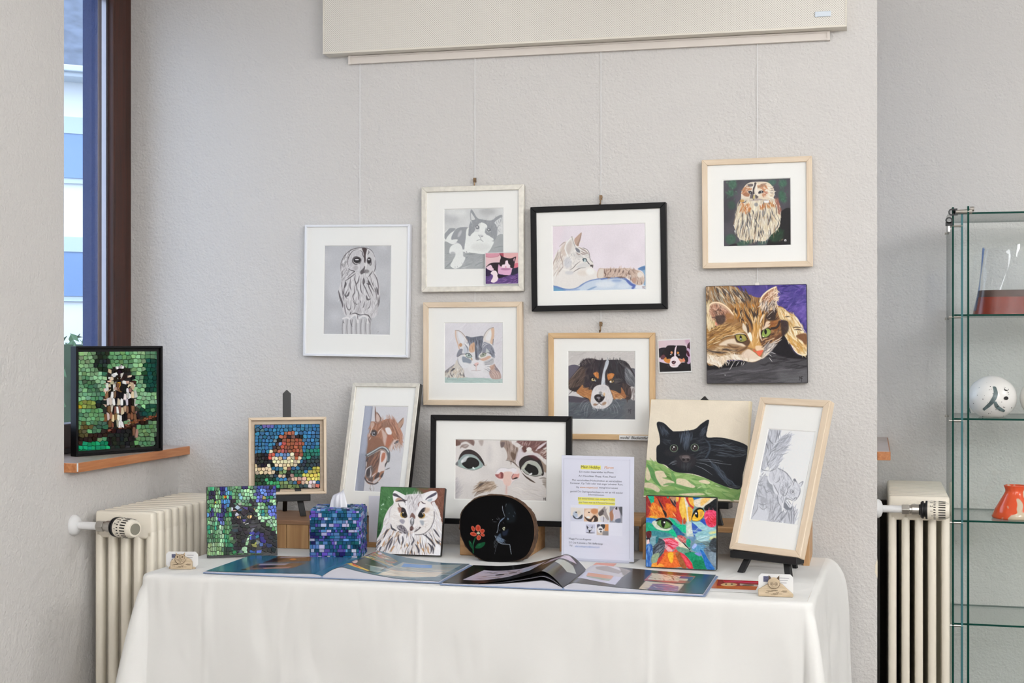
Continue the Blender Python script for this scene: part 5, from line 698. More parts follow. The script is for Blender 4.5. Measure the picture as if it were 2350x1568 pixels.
def design_owl():
    A = Art([(181.6,805.8),(363.6,806.6),(361.4,1026.3),(179,1037)], (160,790,.1658), (96,140,100), 42)
    P = lambda p, c, sm=False: A.poly(p, c, 0, 1, sm)
    P("130,95 360,95 360,280 130,290", (128,164,118)); P("360,95 540,95 560,240 500,380 420,400 360,300", (30,42,36)); P("540,100 880,100 880,200 640,280 560,240", (96,146,100)); P("880,100 1060,100 1040,500 900,380 880,220", (138,184,136)); P("1060,210 1230,200 1220,680 1090,660 1030,480", (18,72,58)); P("1060,100 1230,100 1230,210 1060,210", (90,138,102)); P("130,290 370,290 380,400 130,480", (118,162,116)); P("240,430 420,400 490,430 480,560 430,640", (140,186,144)); P("180,470 260,450 430,620 400,720 330,720 180,580", (74,118,84)); P("130,480 200,600 330,760 130,780", (122,174,132)); P("330,680 500,640 500,780 330,770", (84,132,98)); P("130,800 370,800 340,900 130,900", (126,148,72)); P("120,880 190,880 155,815", (216,196,50)); P("350,800 490,770 500,900 400,920", (24,40,36)); P("130,900 500,900 500,1100 130,1080", (104,158,112)); P("130,1090 320,1100 260,1250 180,1300 120,1240", (86,76,48)); P("320,1060 500,1080 540,1190 330,1240", (70,110,84)); P("480,380 600,300 600,420 500,500", (24,104,82)); P("900,480 1030,500 1090,670 1220,690 1220,850 960,890 930,700", (132,182,138)); P("960,890 1220,850 1220,990 960,1060", (24,70,54)); P("1100,900 1190,900 1180,960 1110,960", (80,140,100)); P("110,1300 540,1190 960,1050 1230,980 1230,1060 950,1160 540,1260 120,1410", (40,22,18)); P("540,1180 960,1050 1230,980 1230,1010 960,1090 660,1190 540,1215", (126,74,52)); P("960,1140 1220,1060 1220,1260 1160,1420 1040,1420 1020,1300 950,1290", (98,140,100)); P("120,1400 540,1310 550,1480 120,1490", (24,150,104)); P("540,1260 950,1160 960,1440 550,1460", (30,34,30)); P("900,1350 940,1350 940,1440 890,1440", (90,150,96)); P("1150,1280 1230,1260 1230,1430 1160,1420", (14,22,20))
    P("490,560 530,420 600,310 720,295 850,340 900,430 920,640 960,760 950,1060 800,1090 660,1180 560,1170 500,1080 490,760", (34,24,22)); return A
def owl_shard_colour(x, y, rng):
    # white, cream, brown and black shards of the owl's plumage (x, y in the owl crop)
    W = (222,220,218); K = (22,18,18); B = (120,84,62); C = (206,184,158)
    if y < 560: pal = [K, K, W, W, (60,40,34), C]
    elif x > 830: pal = [W, C, (150,120,104), B, K]
    else: pal = [W, W, (214,206,198), K, K, C, B]
    return pal[rng.integers(len(pal))]
def design_iris_cat():
    A = Art([(473.3,1119),(633.2,1117),(637,1273.8),(475.4,1279.8)], (470,1115,.10842), (92,138,92), 43)
    P = lambda p, c, sm=False: A.poly(p, c, 0, 1, sm)
    A.fur("30,40 560,40 600,900 400,1480 40,1490", 160, [(120,156,110),(76,120,84),(140,190,150),(60,100,70),(30,150,110)], 130, 60, 85, 12, .9); P("40,1200 380,1180 390,1480 40,1490", (134,164,118)); P("300,900 400,900 400,1300 330,1300", (160,200,160)); P("380,1280 680,1300 680,1480 390,1480", (26,48,34)); P("480,1100 600,1250 680,1470 600,1460 480,1280", (44,120,84))
    P("330,40 440,40 440,220 300,200", (44,40,110)); P("410,80 530,80 520,220 430,220", (84,150,196)); P("500,190 610,200 610,310 500,290", (54,44,110)); P("90,160 250,170 240,350 90,330", (36,32,66)); P("360,320 520,310 520,480 380,480", (72,130,190)); P("370,420 440,420 410,800 350,760", (30,30,96)); P("90,540 210,530 220,690 90,680", (48,44,110)); P("260,640 400,640 410,780 260,780", (54,44,120)); P("310,760 420,770 400,860 300,850", (104,130,200)); P("400,230 470,220 470,280 410,340", (214,120,30)); P("200,380 255,340 255,400", (226,206,80)); P("30,60 70,60 70,140 30,140", (90,120,200)); P("50,560 100,560 90,700 40,700", (96,150,200))
    P("540,40 1060,40 1060,420 560,440 550,340", (104,150,110)); P("800,90 1030,110 1030,330 820,320", (160,206,166)); P("640,60 740,60 740,340 640,300", (78,126,88)); P("700,170 800,180 790,330 720,320", (120,170,180)); P("750,60 940,30 940,90 800,110", (40,36,90)); P("560,320 660,330 660,400 570,410", (40,44,44))
    P("1060,30 1520,20 1530,380 1080,390", (60,66,140)); P("1150,80 1330,70 1330,250 1150,260", (96,136,206)); P("1080,220 1200,210 1200,350 1090,350", (110,120,200)); P("1300,250 1420,250 1420,330 1300,330", (30,130,100)); P("1245,270 1310,270 1310,320 1250,320", (216,200,60)); P("1410,290 1530,290 1530,420 1340,400", (150,196,150)); P("1420,160 1520,160 1520,280 1420,280", (140,160,210)); P("1340,30 1420,40 1400,100 1340,90", (20,24,30)); P("1080,340 1220,420 1300,640 1240,800 1080,720", (170,216,176)); P("1180,540 1250,540 1240,660 1180,660", (30,140,110)); P("1240,580 1340,580 1330,660 1240,650", (70,74,160)); P("1340,460 1530,460 1530,700 1340,660", (92,116,200)); P("1220,680 1460,690 1540,800 1540,960 1460,960 1330,800", (164,210,170)); P("1480,940 1540,950 1540,1110 1490,1030", (160,206,170)); P("1280,400 1380,380 1400,440 1290,460", (22,54,44))
    K = (28,29,34)
    P("555,440 700,420 760,470 930,470 1000,350 1080,330 1080,700 1260,800 1460,970 1540,1130 1540,1460 640,1470 600,1200 560,900 560,640", K); P("560,440 610,470 600,570 560,570", (150,150,156)); P("620,480 690,430 770,490 700,550 620,560", (140,146,156)); P("690,540 800,510 780,560", (70,96,160)); P("770,470 910,480 910,550 830,510", (84,84,150)); P("750,600 840,520 930,590 830,680", (50,50,56)); P("630,640 680,580 740,650 660,680", (150,160,172)); P("670,690 730,660 800,700 740,735", (190,156,104)); P("890,690 930,640 1000,650 1000,700 950,735", (200,164,110)); P("790,740 880,740 850,790 800,790", (80,84,150)); P("810,800 860,800 830,830", (214,206,196)); P("1020,520 1060,500 1060,560 1020,550", (190,160,110)); P("560,860 720,850 720,1000 570,1020", (60,62,68)); P("940,800 1130,800 1130,860 940,920", (66,70,76)); P("960,980 1020,920 1070,930 990,1030", (120,130,142)); P("1000,350 1080,340 1080,420 940,480", (40,40,46))
    P("880,1040 1020,1020 1010,1060 900,1080", (60,70,140)); P("950,1080 1030,1080 1030,1170 950,1180", (80,104,190)); P("820,1300 870,1180 950,1080 1000,1060 930,1220 910,1460 820,1460", (166,214,172)); P("1030,1050 1180,1010 1270,1160 1250,1330 1120,1310 1050,1180", (48,50,120)); P("1050,1220 1110,1210 1060,1330 1040,1330", (176,176,90)); P("1090,1390 1220,1380 1200,1470 1090,1470", (72,96,186)); P("940,1390 1080,1370 1080,1460 940,1450", (44,72,130)); P("1250,1250 1450,1260 1440,1360 1250,1310", (34,48,96)); return A
# printed pages of the two open photo books, traced flat
def page_teal_left():
    A = Art([(570,1278),(831,1289),(742,1325),(473,1313)], (460,1265,.13617), (44,104,132), 51, 1.)
    A.im = np.zeros((150, 180, 3)); A.im[:] = (46,106,136); A.w, A.h = 180, 150; A.H = homography(A.quad, [(0,0),(180,0),(180,150),(0,150)]); A.u = .5
    A.poly("1290,120 1900,120 1850,215 1040,230", (116,84,62), 4, 1, False); A.poly("1290,125 1500,125 1300,210 1050,225", (44,28,30), 10, 1, False); A.poly("1330,130 1840,125 1760,150 1280,155", (170,160,176), 6, .8, False); A.ell(1545,180,60,16,(214,130,60),8); A.poly("960,240 1800,240 1560,330 690,345", (120,88,66), 4, 1, False); A.poly("940,260 1280,265 1240,310 880,310", (36,30,40), 6, 1, False); A.poly("1000,245 1500,245 1420,275 960,270", (180,176,200), 6, .8, False); A.poly("700,330 760,325 820,345 690,345", (40,30,30), 4, 1, False); A.poly("1060,310 1560,300 1480,330 1080,330", (190,150,150), 8, .7, False); return A
def _page(quad, view, base, seed, w=190, h=160):
    A = Art(quad, view, base, seed, 1.); A.im = np.empty((h, w, 3)); A.im[:] = base; A.w, A.h = w, h
    A.H = homography(A.quad, [(0,0),(w,0),(w,h),(0,h)]); A.u = view[2]*1.1; return A
def page_teal_right():
    A = _page([(836,1276),(1090,1298),(1030,1338),(744,1322)], (740,1270,.14894), (72,112,132), 52)
    A.poly("640,50 850,40 1300,170 1200,265 850,190 420,110", (120,120,110), 6, 1, False); A.fur("640,60 850,50 1280,180 1180,250 500,110", 90, [(196,80,70),(214,200,180),(60,90,110),(206,180,90),(70,80,70),(200,130,120)], 90, 14, 18, 12, .9); A.poly("470,135 600,130 860,190 820,205 600,160", (226,208,120), 4, 1, False); A.ell(895,90,40,16,(206,84,84),6); A.ell(1000,105,35,14,(196,186,206),5)
    A.poly("560,160 860,195 1170,275 1030,370 880,380 240,270 400,200", (60,66,60), 5, 1, False); A.poly("240,250 500,205 560,270 330,285", (60,44,76), 8, 1, False); A.poly("270,260 520,285 900,355 860,362 560,330", (222,186,70), 4, 1, False); A.poly("560,290 760,340 600,320", (196,70,60), 4, 1, False); A.ell(610,260,50,30,(226,200,196),6); A.poly("640,200 860,230 880,330 700,310", (50,60,40), 14, 1, False); A.poly("880,290 1130,280 1040,370 900,360", (140,156,160), 10, 1, False); A.poly("540,170 660,180 600,230", (100,130,140), 8, 1, False)
    A.poly("1390,185 2250,195 1950,380 1030,395 1200,290", (150,160,160), 4, 1, False); A.poly("1410,200 1830,195 1830,245 1380,250", (80,140,206), 8, 1, False); A.poly("1230,310 2000,310 1900,390 1040,392", (216,206,190), 5, 1, False); A.fur("1250,260 2200,250 1900,390 1040,392", 70, [(236,228,214),(200,150,120),(150,150,150),(180,190,196)], 260, 10, 1, 3, .8); return A
def page_black_left():
    A = _page([(1092,1298),(1338,1284),(1290,1350),(1032,1336)], (1030,1270,.13617), (20,18,20), 53)
    A.poly("540,265 1000,280 1420,205 1150,380 800,440 450,440 245,430", (196,188,206), 4, 1, False); A.fur("560,300 1050,300 1000,400 450,430", 90, [(206,180,176),(120,96,90),(226,216,222),(70,58,56),(180,150,140)], 110, 12, 8, 20, .85); A.ell(700,355,60,14,(60,50,50),6); A.ell(880,350,60,12,(100,84,80),6); A.poly("1050,310 1250,280 1150,370 1000,400", (176,186,206), 14, .9, False)
    A.poly("1500,195 1850,140 2050,160 1900,200 1650,230 1340,300", (190,176,196), 5, 1, False); A.fur("1520,200 1800,150 1650,220 1450,270", 24, [(110,60,66),(214,200,214),(150,110,120)], 120, 10, -20, 10, .85); A.poly("1640,250 1990,215 2100,260 1900,350 1600,310", (166,170,164), 8, 1, False); A.poly("1600,150 2000,60 1900,120 1640,170", (90,60,40), 20, .7, False); A.poly("180,390 240,400 230,450 180,450", (120,80,50), 20, .6, False); return A
def page_grey_right():
    A = _page([(1360,1302),(1645,1326),(1618,1366),(1300,1348)], (1290,1290,.19574), (44,46,50), 54)
    A.poly("350,60 600,60 930,140 820,220 350,150", (196,192,200), 6, 1, False); A.poly("480,100 640,90 830,150 780,180 500,130", (150,140,140), 8, 1, False); A.poly("250,230 350,150 820,220 740,310 260,240", (196,196,220), 5, 1, False); A.poly("390,175 720,205 690,245 370,215", (206,146,120), 5, 1, False); A.poly("370,215 690,245 660,270 380,230", (150,160,150), 6, 1, False); A.poly("780,90 950,140 840,215", (110,100,90), 8, .7, False)
    A.poly("1160,160 1620,195 1550,275 1070,250", (170,96,86), 3, 1, False); A.poly("1170,165 1480,195 1440,255 1115,235", (220,204,186), 4, 1, False); A.fur("1170,170 1450,195 1420,250 1130,230", 40, [(140,110,90),(230,220,206),(70,56,50)], 70, 8, 60, 30, .8); A.poly("1470,195 1600,205 1560,250 1450,220", (62,70,140), 4, 1, False); A.poly("1400,215 1540,225 1530,248 1420,240", (196,190,170), 5, 1, False)
    A.poly("1090,255 1500,285 1430,365 1010,345", (216,200,184), 3, 1, False); A.poly("1170,285 1300,280 1440,310 1430,362 1110,350", (130,110,150), 6, 1, False); A.fur("1180,290 1420,310 1420,360 1120,345", 40, [(200,150,180),(110,110,150),(226,206,220),(180,80,110)], 80, 8, 30, 30, .8); A.poly("1560,240 1800,185 1680,385 1440,370", (28,66,76), 60, .8, False); return A
def print_orange():
    A = _page([(1645,1328),(1740,1333),(1740,1359),(1625,1353)], (1290,1290,.19574), (196,96,34), 55, 120, 90)
    A.poly("1830,195 2300,215 2300,290 1800,280", (150,40,44), 4, 1, False); A.poly("1880,205 2300,220 2300,250 1900,235", (190,30,50), 8, 1, False); A.lines("1900,230 2050,225 2200,240 2300,235", 16, (190,120,200), .8); A.ell(1950,265,100,24,(214,180,130),6); A.ell(1915,258,14,8,(30,20,18),3); A.ell(1985,258,14,8,(30,20,18),3); A.poly("2080,250 2300,270 2290,295 2080,275", (196,180,170), 6, 1, False); A.ell(2180,275,70,14,(120,100,84),6); return A
# ---------------------------------------------------------------- shared materials
M_wall = plaster('wall_plaster', (213, 210, 207))
M_white = mat('white_paint', (226, 226, 226), .45)
M_ceil = mat('ceiling_paint', (235, 233, 228), .8)
M_floor = mat('floor_linoleum', (128, 120, 112), .4, noise=(9, .12))
M_brownwood = wood('window_wood', (46, 18, 8), (72, 30, 12), 2, 14, .45)
M_sillwood = wood('sill_wood', (176, 108, 62), (204, 140, 92), 1, 26, .4)
M_silltop = mat('sill_top', (196, 180, 172), .35, noise=(30, .08))
M_cream = mat('radiator_enamel', (238, 230, 214), .32, spec=.5)
M_chrome = mat('chrome', (190, 186, 180), .3, 1.)
M_black = mat('black_plastic', (18, 18, 20), .45)
M_glass = glass_mat('window_glass', (.97, .98, 1.), 1.4)
M_pglass = glass_mat('picture_glass', (1, 1, 1), 1.38, .03)
M_slate = mat('roof_slate', (96, 104, 118), .7, noise=(6, .3))
M_facade = mat('white_render', (240, 240, 238), .9)
YW = 4.3; XL = -2.227; XR = .016; HS = 1.0; HT = 1.024; WH = 2.62
def sbox(name, x0, x1, y0, y1, z0, z1, m=None, label=None):
    return struct(MB().box(x0, x1, y0, y1, z0, z1).build(name, m or M_wall), label)
sbox('floor', -2.57, 3.8, -2.8, 5.6, -.1, 0, M_floor)
sbox('ceiling', -2.57, 3.8, -2.8, 5.6, 3., 3.1, M_ceil)
sbox('wall_front', -2.57, XR, YW, 4.61, 0, 3.)
sbox('trim_4', -2.578, -2.462, YW-.006, YW, HS, WH, plaster('outer_reveal_shade', (58, 72, 112)), 'rough outer window reveal with blue daylight shade put into its colour')  # thin skin over the wall; dim blue daylight is put into its colour
b = MB().box(XL-.343, XL, -2.8, 3.61, 0, 3.).box(XL-.343, XL, 3.61, YW, 0, HS).box(XL-.343, XL, 3.61, YW, WH, 3.)
struct(b.build('wall_left', M_wall))
b = MB().box(XR-.343, XR, 4.61, 5.3, 0, HS).box(XR-.343, XR, 4.61, 5.3, WH, 3.)
struct(b.build('wall_niche', M_wall))
sbox('wall_far', XR-.343, 3.8, 5.3, 5.6, 0, 3.)
sbox('wall_right', 3.5, 3.8, -2.8, 5.3, 0, 3.)
sbox('wall_behind', XL, 3.5, -2.8, -2.5, 0, 3.)
# unseen globe lights, shaped and placed to light walls and table
for k, (x, y, e) in enumerate(LUMS):
    m, nt, b = new_mat('glowing_globe'); b.inputs['Base Color'].default_value = (.9, .9, .9, 1); b.inputs['Emission Color'].default_value = (*LAMP_COLOUR, 1); b.inputs['Emission Strength'].default_value = e
    t = thing('added_globe_light', 'unseen globe light added below the ceiling to light the room', 'added light', (x, y, 2.6), group='unseen globe lights added above the room')
    MB().lathe([(.0001, -.2)]+[(.2*math.sin(math.pi*i/12), -.2*math.cos(math.pi*i/12)) for i in range(1, 12)]+[(.0001, .2)], 20).build('globe', m, t, smooth=True)
    MB().tube([(0, 0, .2), (0, 0, .4)], .006, 8).tube([(0, 0, .38), (0, 0, .4)], .05, 16).build('cord', M_white, t)
# ---------------------------------------------------------------- windows
def window(name, X, y0, y1, z0, z1):
    t = struct(empty(name, (X, 0, 0)))
    # fixed frame and sash: outer frame 65 mm, sash 75 mm wide
    fw = .066; sw = .075
    MB().box(-.065, 0, y1-fw, y1, z0, z1).build('frame_jamb', M_brownwood, t, bevel=.004)
    MB().box(-.065, 0, y0, y0+fw, z0, z1).build('frame_jamb', M_brownwood, t, bevel=.004)
    MB().box(-.065, 0, y0+fw, y1-fw, z0, z0+.05).build('frame_rail', M_brownwood, t, bevel=.004)
    MB().box(-.065, 0, y0+fw, y1-fw, z1-fw, z1).build('frame_rail', M_brownwood, t, bevel=.004)
    a0, a1, b0, b1 = y0+fw-.008, y1-fw+.008, z0+.042, z1-fw+.008
    MB().box(-.05, .012, a1-sw, a1, b0, b1).build('sash_stile', M_brownwood, t, bevel=.005)
    MB().box(-.05, .012, a0, a0+sw, b0, b1).build('sash_stile', M_brownwood, t, bevel=.005)
    MB().box(-.05, .012, a0+sw, a1-sw, b0, b0+sw).build('sash_rail', M_brownwood, t, bevel=.005)
    MB().box(-.05, .012, a0+sw, a1-sw, b1-sw, b1).build('sash_rail', M_brownwood, t, bevel=.005)
    MB().box(-.03, -.006, a0+sw-.01, a1-sw+.01, b0+sw-.01, b1-sw+.01).build('glass_pane', M_glass, t)
    s = MB()
    for q in ((a0+sw, a0+sw+.012), (a1-sw-.012, a1-sw)): s.box(-.026, -.01, q[0], q[1], b0+sw, b1-sw)
    s.build('glazing_spacer', mat(name+'_spacer', (150, 146, 150), .3, .8), t)
    s = MB().box(-.085, -.062, y1-.058, y1-.02, z0, z1); s.build('outer_seal', mat(name+'_seal', (60, 58, 66), .5), t)
    return t
window('window_1', XL-.173, 3.61, YW, HS, WH)
window('window_2', XR-.173, 4.61, 5.3, HS, WH)
def sill(name, X, y0, y1):
    # board runs from the window to 42 mm in front of the wall, its front edge is bare layered wood
    t = struct(empty(name, (X, 0, 0)))
    MB().box(-.170, .002, y0, y1-.001, HS-.003, HT).build('sill_board', [M_sillwood], t)
    MB().box(.002, .042, y0-.001, y1-.001, HS-.003, HT).build('sill_edge', M_sillwood, t, bevel=.0015)
    MB().box(-.168, .038, y0+.003, y1-.003, HT-.001, HT+.0006).build('sill_laminate', M_silltop, t)
    if X < -1: MB().box(.0415, .0432, y0-.0015, y0+.004, HS, HT+.0004).build('chipped_corner', M_white, t)
    return t
sill('trim_1', XL, 3.61, YW)
sill('trim_2', XR, 4.61, 5.3)
# dark board standing behind the far radiator
tag(MB().box(.03, .27, 5.262, 5.298, .05, .80).build('floor_panel', mat('dark_brown_panel', (46, 36, 28), .6, noise=(12, .2)), bevel=.003), 'dark brown board against the far wall behind the right radiator', 'board')
# chipped plaster patch on the pier edge
# ---------------------------------------------------------------- outside: house across the street, hedge, car
def outside():
    Xd = Vector((math.cos(R(42)), math.sin(R(42)), 0)); Nd = Vector((math.sin(R(42)), -math.cos(R(42)), 0))
    c = ray(172, 784); t0 = 15.
    o = Vector((c[0]*t0, c[1]*t0, 0))
    root = thing('apartment_house', 'pale rendered house with dark slate roof seen through the left window', 'house', o, (0, 0, R(42)))
    k = t0/F
    zy = lambda y: CZ+(784-y)*k
    MB().box(-6, 7, 0, 6, -1., zy(186)).build('wall', M_facade, root)
    g = MB(); g.box(-6.2, 7.2, -.35, .0, zy(190), zy(178)).box(-6.2, 7.2, -.42, -.3, zy(180), zy(166)); g.build('gutter', mat('gutter_zinc', (206, 212, 216), .4), root, bevel=.01)
    MB().add([(-6.3, -.4, zy(172)), (7.3, -.4, zy(172)), (7.3, 3.4, zy(172)+3.2), (-6.3, 3.4, zy(172)+3.2), (7.3, 7, zy(172)), (-6.3, 7, zy(172))], [(0, 1, 2, 3), (3, 2, 4, 5), (0, 3, 5), (1, 4, 2)]).build('roof', M_slate, root)
    M_pane = mat('house_pane', (120, 150, 190), .08, spec=.8); M_shut = mat('roller_shutter', (196, 208, 222), .5); M_sur = mat('window_surround', (206, 216, 226), .7)
    x1 = (188-172)*k*1.14
    for ya, yb, yc in ((272, 309, 410), (546, 579, 680)):
        for xo in (0, -3.0, 3.4):
            w_ = MB().box(x1-1.25+xo, x1+.06+xo, -.04, .02, zy(yc+12), zy(ya-2)).build('window', M_sur, root)
            MB().box(x1-1.18+xo, x1+xo, -.07, -.03, zy(yb), zy(ya)).build('roller_shutter', M_shut, w_)
            MB().box(x1-1.18+xo, x1+xo, -.055, -.03, zy(yc), zy(yb)).build('pane', M_pane, w_)
            MB().box(x1-.62+xo, x1-.58+xo, -.065, -.03, zy(yc), zy(yb)).build('mullion', M_sur, w_)
    # garden hedge and bare shrubs
    rng = random.Random(3)
    def leaves(name, n, box, size, m, label, cat):
        b = MB()
        for _ in range(n):
            p = Vector([rng.uniform(*box[i]) for i in range(3)]); q = Euler([rng.uniform(0, 6.3) for _ in range(3)]).to_matrix()
            s_ = size*rng.uniform(.6, 1.3)
            b.add([p+q @ Vector(v)*s_ for v in ((-1, 0, 0), (0, -.5, .1), (1, 0, 0), (0, .5, .1))], [(0, 1, 2, 3)])
        e = thing(name, label, cat, o-Nd*-1.6, (0, 0, R(42)))
        b.build('foliage', m, e)['kind'] = 'stuff'
        return e
    e = leaves('hedge', 5200, ((-2.2, 2.2), (-.35, .35), (-.6, zy(772))), .07, mat('hedge_leaf', (70, 104, 66), .6), 'clipped green hedge in front of the house outside the window', 'hedge')
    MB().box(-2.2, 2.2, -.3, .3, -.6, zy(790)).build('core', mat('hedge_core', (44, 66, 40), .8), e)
    e = thing('bare_shrub', 'bare leafless twigs above the hedge outside the window', 'shrub', o+Nd*.9, (0, 0, R(42)))
    b = MB()
    for _ in range(150):
        x = rng.uniform(-1.6, 1.6); h = rng.uniform(.55, 1.0)*(zy(695)-.4)
        b.tube([(x, rng.uniform(-.2, .2), -.3), (x+rng.uniform(-.1, .1), rng.uniform(-.2, .2), h*.6), (x+rng.uniform(-.25, .25), rng.uniform(-.3, .3), h)], [.012, .009, .004], 4)
    b.build('twigs', mat('twig_bark', (170, 160, 158), .8), e)
    g = MB().box(-30, 30, -30, 30, -.72, -.7); gr = struct(g.build('ground', mat('street_asphalt', (120, 122, 126), .8, noise=(3, .15)))); gr.location = o
    # car: side profile extruded, with windows and wheels
    cc = ray(120, 784); p = Vector((cc[0]*8.2, cc[1]*8.2, -.7))
    car = thing('car', 'white parked car half hidden behind the window edge and owl mosaic', 'car', p, (0, 0, R(100)))
    prof = [(-2.1, .35), (-2.15, .75), (-1.95, .95), (-1.3, 1.02), (-.6, 1.42), (.75, 1.45), (1.5, 1.02), (2.05, .9), (2.15, .6), (2.1, .35)]
    MB().prism(prof, -.85, .85).build('body', mat('car_paint', (225, 232, 240), .25, spec=.6), car, bevel=.06, seg=3)
    gl = mat('car_glass', (60, 74, 96), .08)
    for s_ in (-.86, .845): MB().prism([(-1.1, 1.03), (-.55, 1.36), (.05, 1.38), (.05, 1.03)], s_, s_+.015).build('side_window', gl, car); MB().prism([(.12, 1.03), (.12, 1.38), (.7, 1.39), (1.3, 1.03)], s_, s_+.015).build('side_window', gl, car)
    MB().add([(1.44, -.7, 1.07), (1.44, .7, 1.07), (.84, .62, 1.43), (.84, -.62, 1.43)], [(0, 1, 2, 3)]).build('windscreen', gl, car).location = (.03, 0, .02)
    for x in (-1.3, 1.35):
        for y in (-.8, .62):
            wl = MB().tube([(x, y, .33), (x, y+.2, .33)], .33, 20).build('wheel', M_black, car); MB().tube([(x, y-.01, .33), (x, y+.21, .33)], .2, 14).build('hubcap', M_chrome, wl)
outside()
# ---------------------------------------------------------------- radiators
def radiator(label, X0, Y0, n, tilt, pipe_from):
    t = thing('radiator', label, 'radiator', (X0, Y0, 0), group='cream column radiators under the windows')
    W = .187; top = .878
    b = MB()
    for i in range(5):
        x = .012+i*(W-.024)/4
        b.box(x-.0125, x+.0125, 0, .030, .14, top-.05)
    b.box(0, W, -.0, .030, top-.078, top).box(0, W, 0, .030, .10, .17)
    sec = b.build('section', M_cream, t, smooth=True, bevel=.009, seg=3, angle=50)
    [MB().tube([(W*.5, .015, hz), (W*.5, n*.045-.02, hz)], .02, 12).build('connecting_hub', M_cream, t, smooth=True) for hz in (top-.04, .135)]
    for k in range(1, n):
        s = sec.copy(); col.objects.link(s); s.parent = t; s.location = (0, k*.045, 0)
    for z in (.02,): [MB().box(fx, fx+.03, fy, fy+.03, 0, .11).build('foot', M_cream, t) for fx in (.02, W-.05) for fy in (.03, n*.045-.09)]
    # valve: rosette on the wall, pipe, nut, body, thermostat head
    zc = .841; yv = -.052
    Mx = Matrix.Rotation(R(90), 4, 'Y')
    L0 = pipe_from-X0
    MB().lathe([(0, .0), (.030, 0), (.030, .006), (.024, .014), (.013, .018), (0, .018)], 24, 0, Matrix.Translation((L0, yv, zc)) @ Mx).build('wall_rosette', M_white, t, smooth=True, angle=40)
    MB().tube([(L0, yv, zc), (.045, yv, zc)], .0115, 16).build('pipe', M_white, t, smooth=True, angle=40)
    nut = MB().tube([(.04, yv, zc), (.062, yv, zc)], .0165, 6).tube([(.062, yv, zc), (.07, yv, zc)], .0135, 16).tube([(.07, yv, zc), (.092, yv, zc)], .0165, 14).tube([(.078, yv, zc), (.078, .01, zc)], .014, 12).build('valve_body', M_chrome, t, bevel=.001)
    MB().lathe([(0, 0), (.026, 0), (.026, .003), (.012, .004), (0, .004)], 20, 0, Matrix.Translation((.078, -.001, zc)) @ Matrix.Rotation(R(90), 4, 'X')).build('blanking_plug', M_cream, t, smooth=True, angle=40)
    hd = Matrix.Translation((.092, yv, zc)) @ Matrix.Rotation(tilt, 4, 'Z') @ Mx
    MB().lathe([(0, 0), (.017, 0), (.017, .004), (.024, .005), (.028, .010), (.028, .014), (.022, .015), (.022, .019), (.029, .020), (.029, .026), (0, .026)], 28, 0, hd).build('thermostat_collar', M_black, t, smooth=True, angle=35)
    th = MB().lathe([(0, .024), (.028, .024), (.029, .040), (.0285, .060), (.026, .084), (.0215, .092), (0, .0925)], 36, 0, hd).build('thermostat_head', M_cream, t, smooth=True, angle=30)
    g = MB(); g2 = MB()
    for k in range(22):
        a = 2*math.pi*k/22
        Mk = hd @ Matrix.Rotation(a, 4, 'Z')
        for za, zb in ((.044, .056), (.059, .080)):
            g.add([Mk @ Vector(v) for v in ((.0292, -.0017, za), (.0292, .0017, za), (.0282, .0017, zb), (.0282, -.0017, zb))], [(0, 1, 2, 3)])
    g.build('vent_slots', mat('slot_dark', (40, 36, 32), .8), th)
    MB().lathe([(0, .0925), (.016, .0925), (.016, .0955), (0, .0955)], 24, 0, hd).build('end_cap', mat('cap_grey', (140, 136, 122), .4), th, smooth=True, angle=35)
    for k in range(5):
        a = R(-60-30*k)
        Mk = hd @ Matrix.Rotation(a, 4, 'Z') @ Matrix.Translation((.0296, 0, .034)) @ Matrix.Rotation(R(90), 4, 'Y') @ Matrix.Rotation(R(90), 4, 'Z')
        text_mesh('dial_number', '*1234'[k], .012, M_black, th, Mk, align='CENTER')
    return t
radiator('cream column radiator below the window sill with owl mosaic', XL+.037, 3.712, 12, R(-22), XL)
radiator('cream column radiator in the niche beside the glass cabinet', XR+.037, 4.702, 12, R(-4), XR)
# ---------------------------------------------------------------- picture building
GAIN = 1.12
M_paint = attr_mat('paint_on_paper', .75, .2)
M_canvas_paint = attr_mat('acrylic_on_canvas', .5, .22)
M_matt = attr_mat('matt_paint', .7, .05)
M_print = attr_mat('glossy_print', .2, .35)
M_tile = attr_mat('mosaic_stone', .38, .16)
M_mat_board = mat('mat_board', (245, 245, 242), .85, spec=.2)
M_backing = mat('backing_board', (120, 96, 72), .9)
M_birch = wood('birch_frame', (218, 197, 170), (230, 212, 189), 0, 30, .5)
M_birch_v = wood('birch_frame_upright', (218, 197, 170), (230, 212, 189), 2, 30, .5)
M_pine = wood('oak_frame', (202, 166, 122), (218, 186, 142), 0, 30, .5)
M_pine_v = wood('oak_frame_upright', (202, 166, 122), (218, 186, 142), 2, 30, .5)
M_whiteframe = mat('white_frame', (236, 238, 244), .35)
M_blackframe = mat('black_frame', (13, 13, 15), .45, spec=.25)
M_silver = mat('silver_leaf', (226, 222, 212), .38, .35, noise=(60, .1))
M_silver_dk = mat('black_frame_side', (20, 17, 16), .4)
def srgb2lin(a):
    return np.where(a <= .04045, a/12.92, ((a+.055)/1.055)**2.4)
def set_cols(me, rgb):
    a = me.color_attributes.new('Col', 'FLOAT_COLOR', 'POINT')
    c = np.ones((len(me.vertices), 4), np.float32); c[:, :3] = np.minimum(srgb2lin(rgb)*GAIN, .9)
    a.data.foreach_set('color', c.ravel())
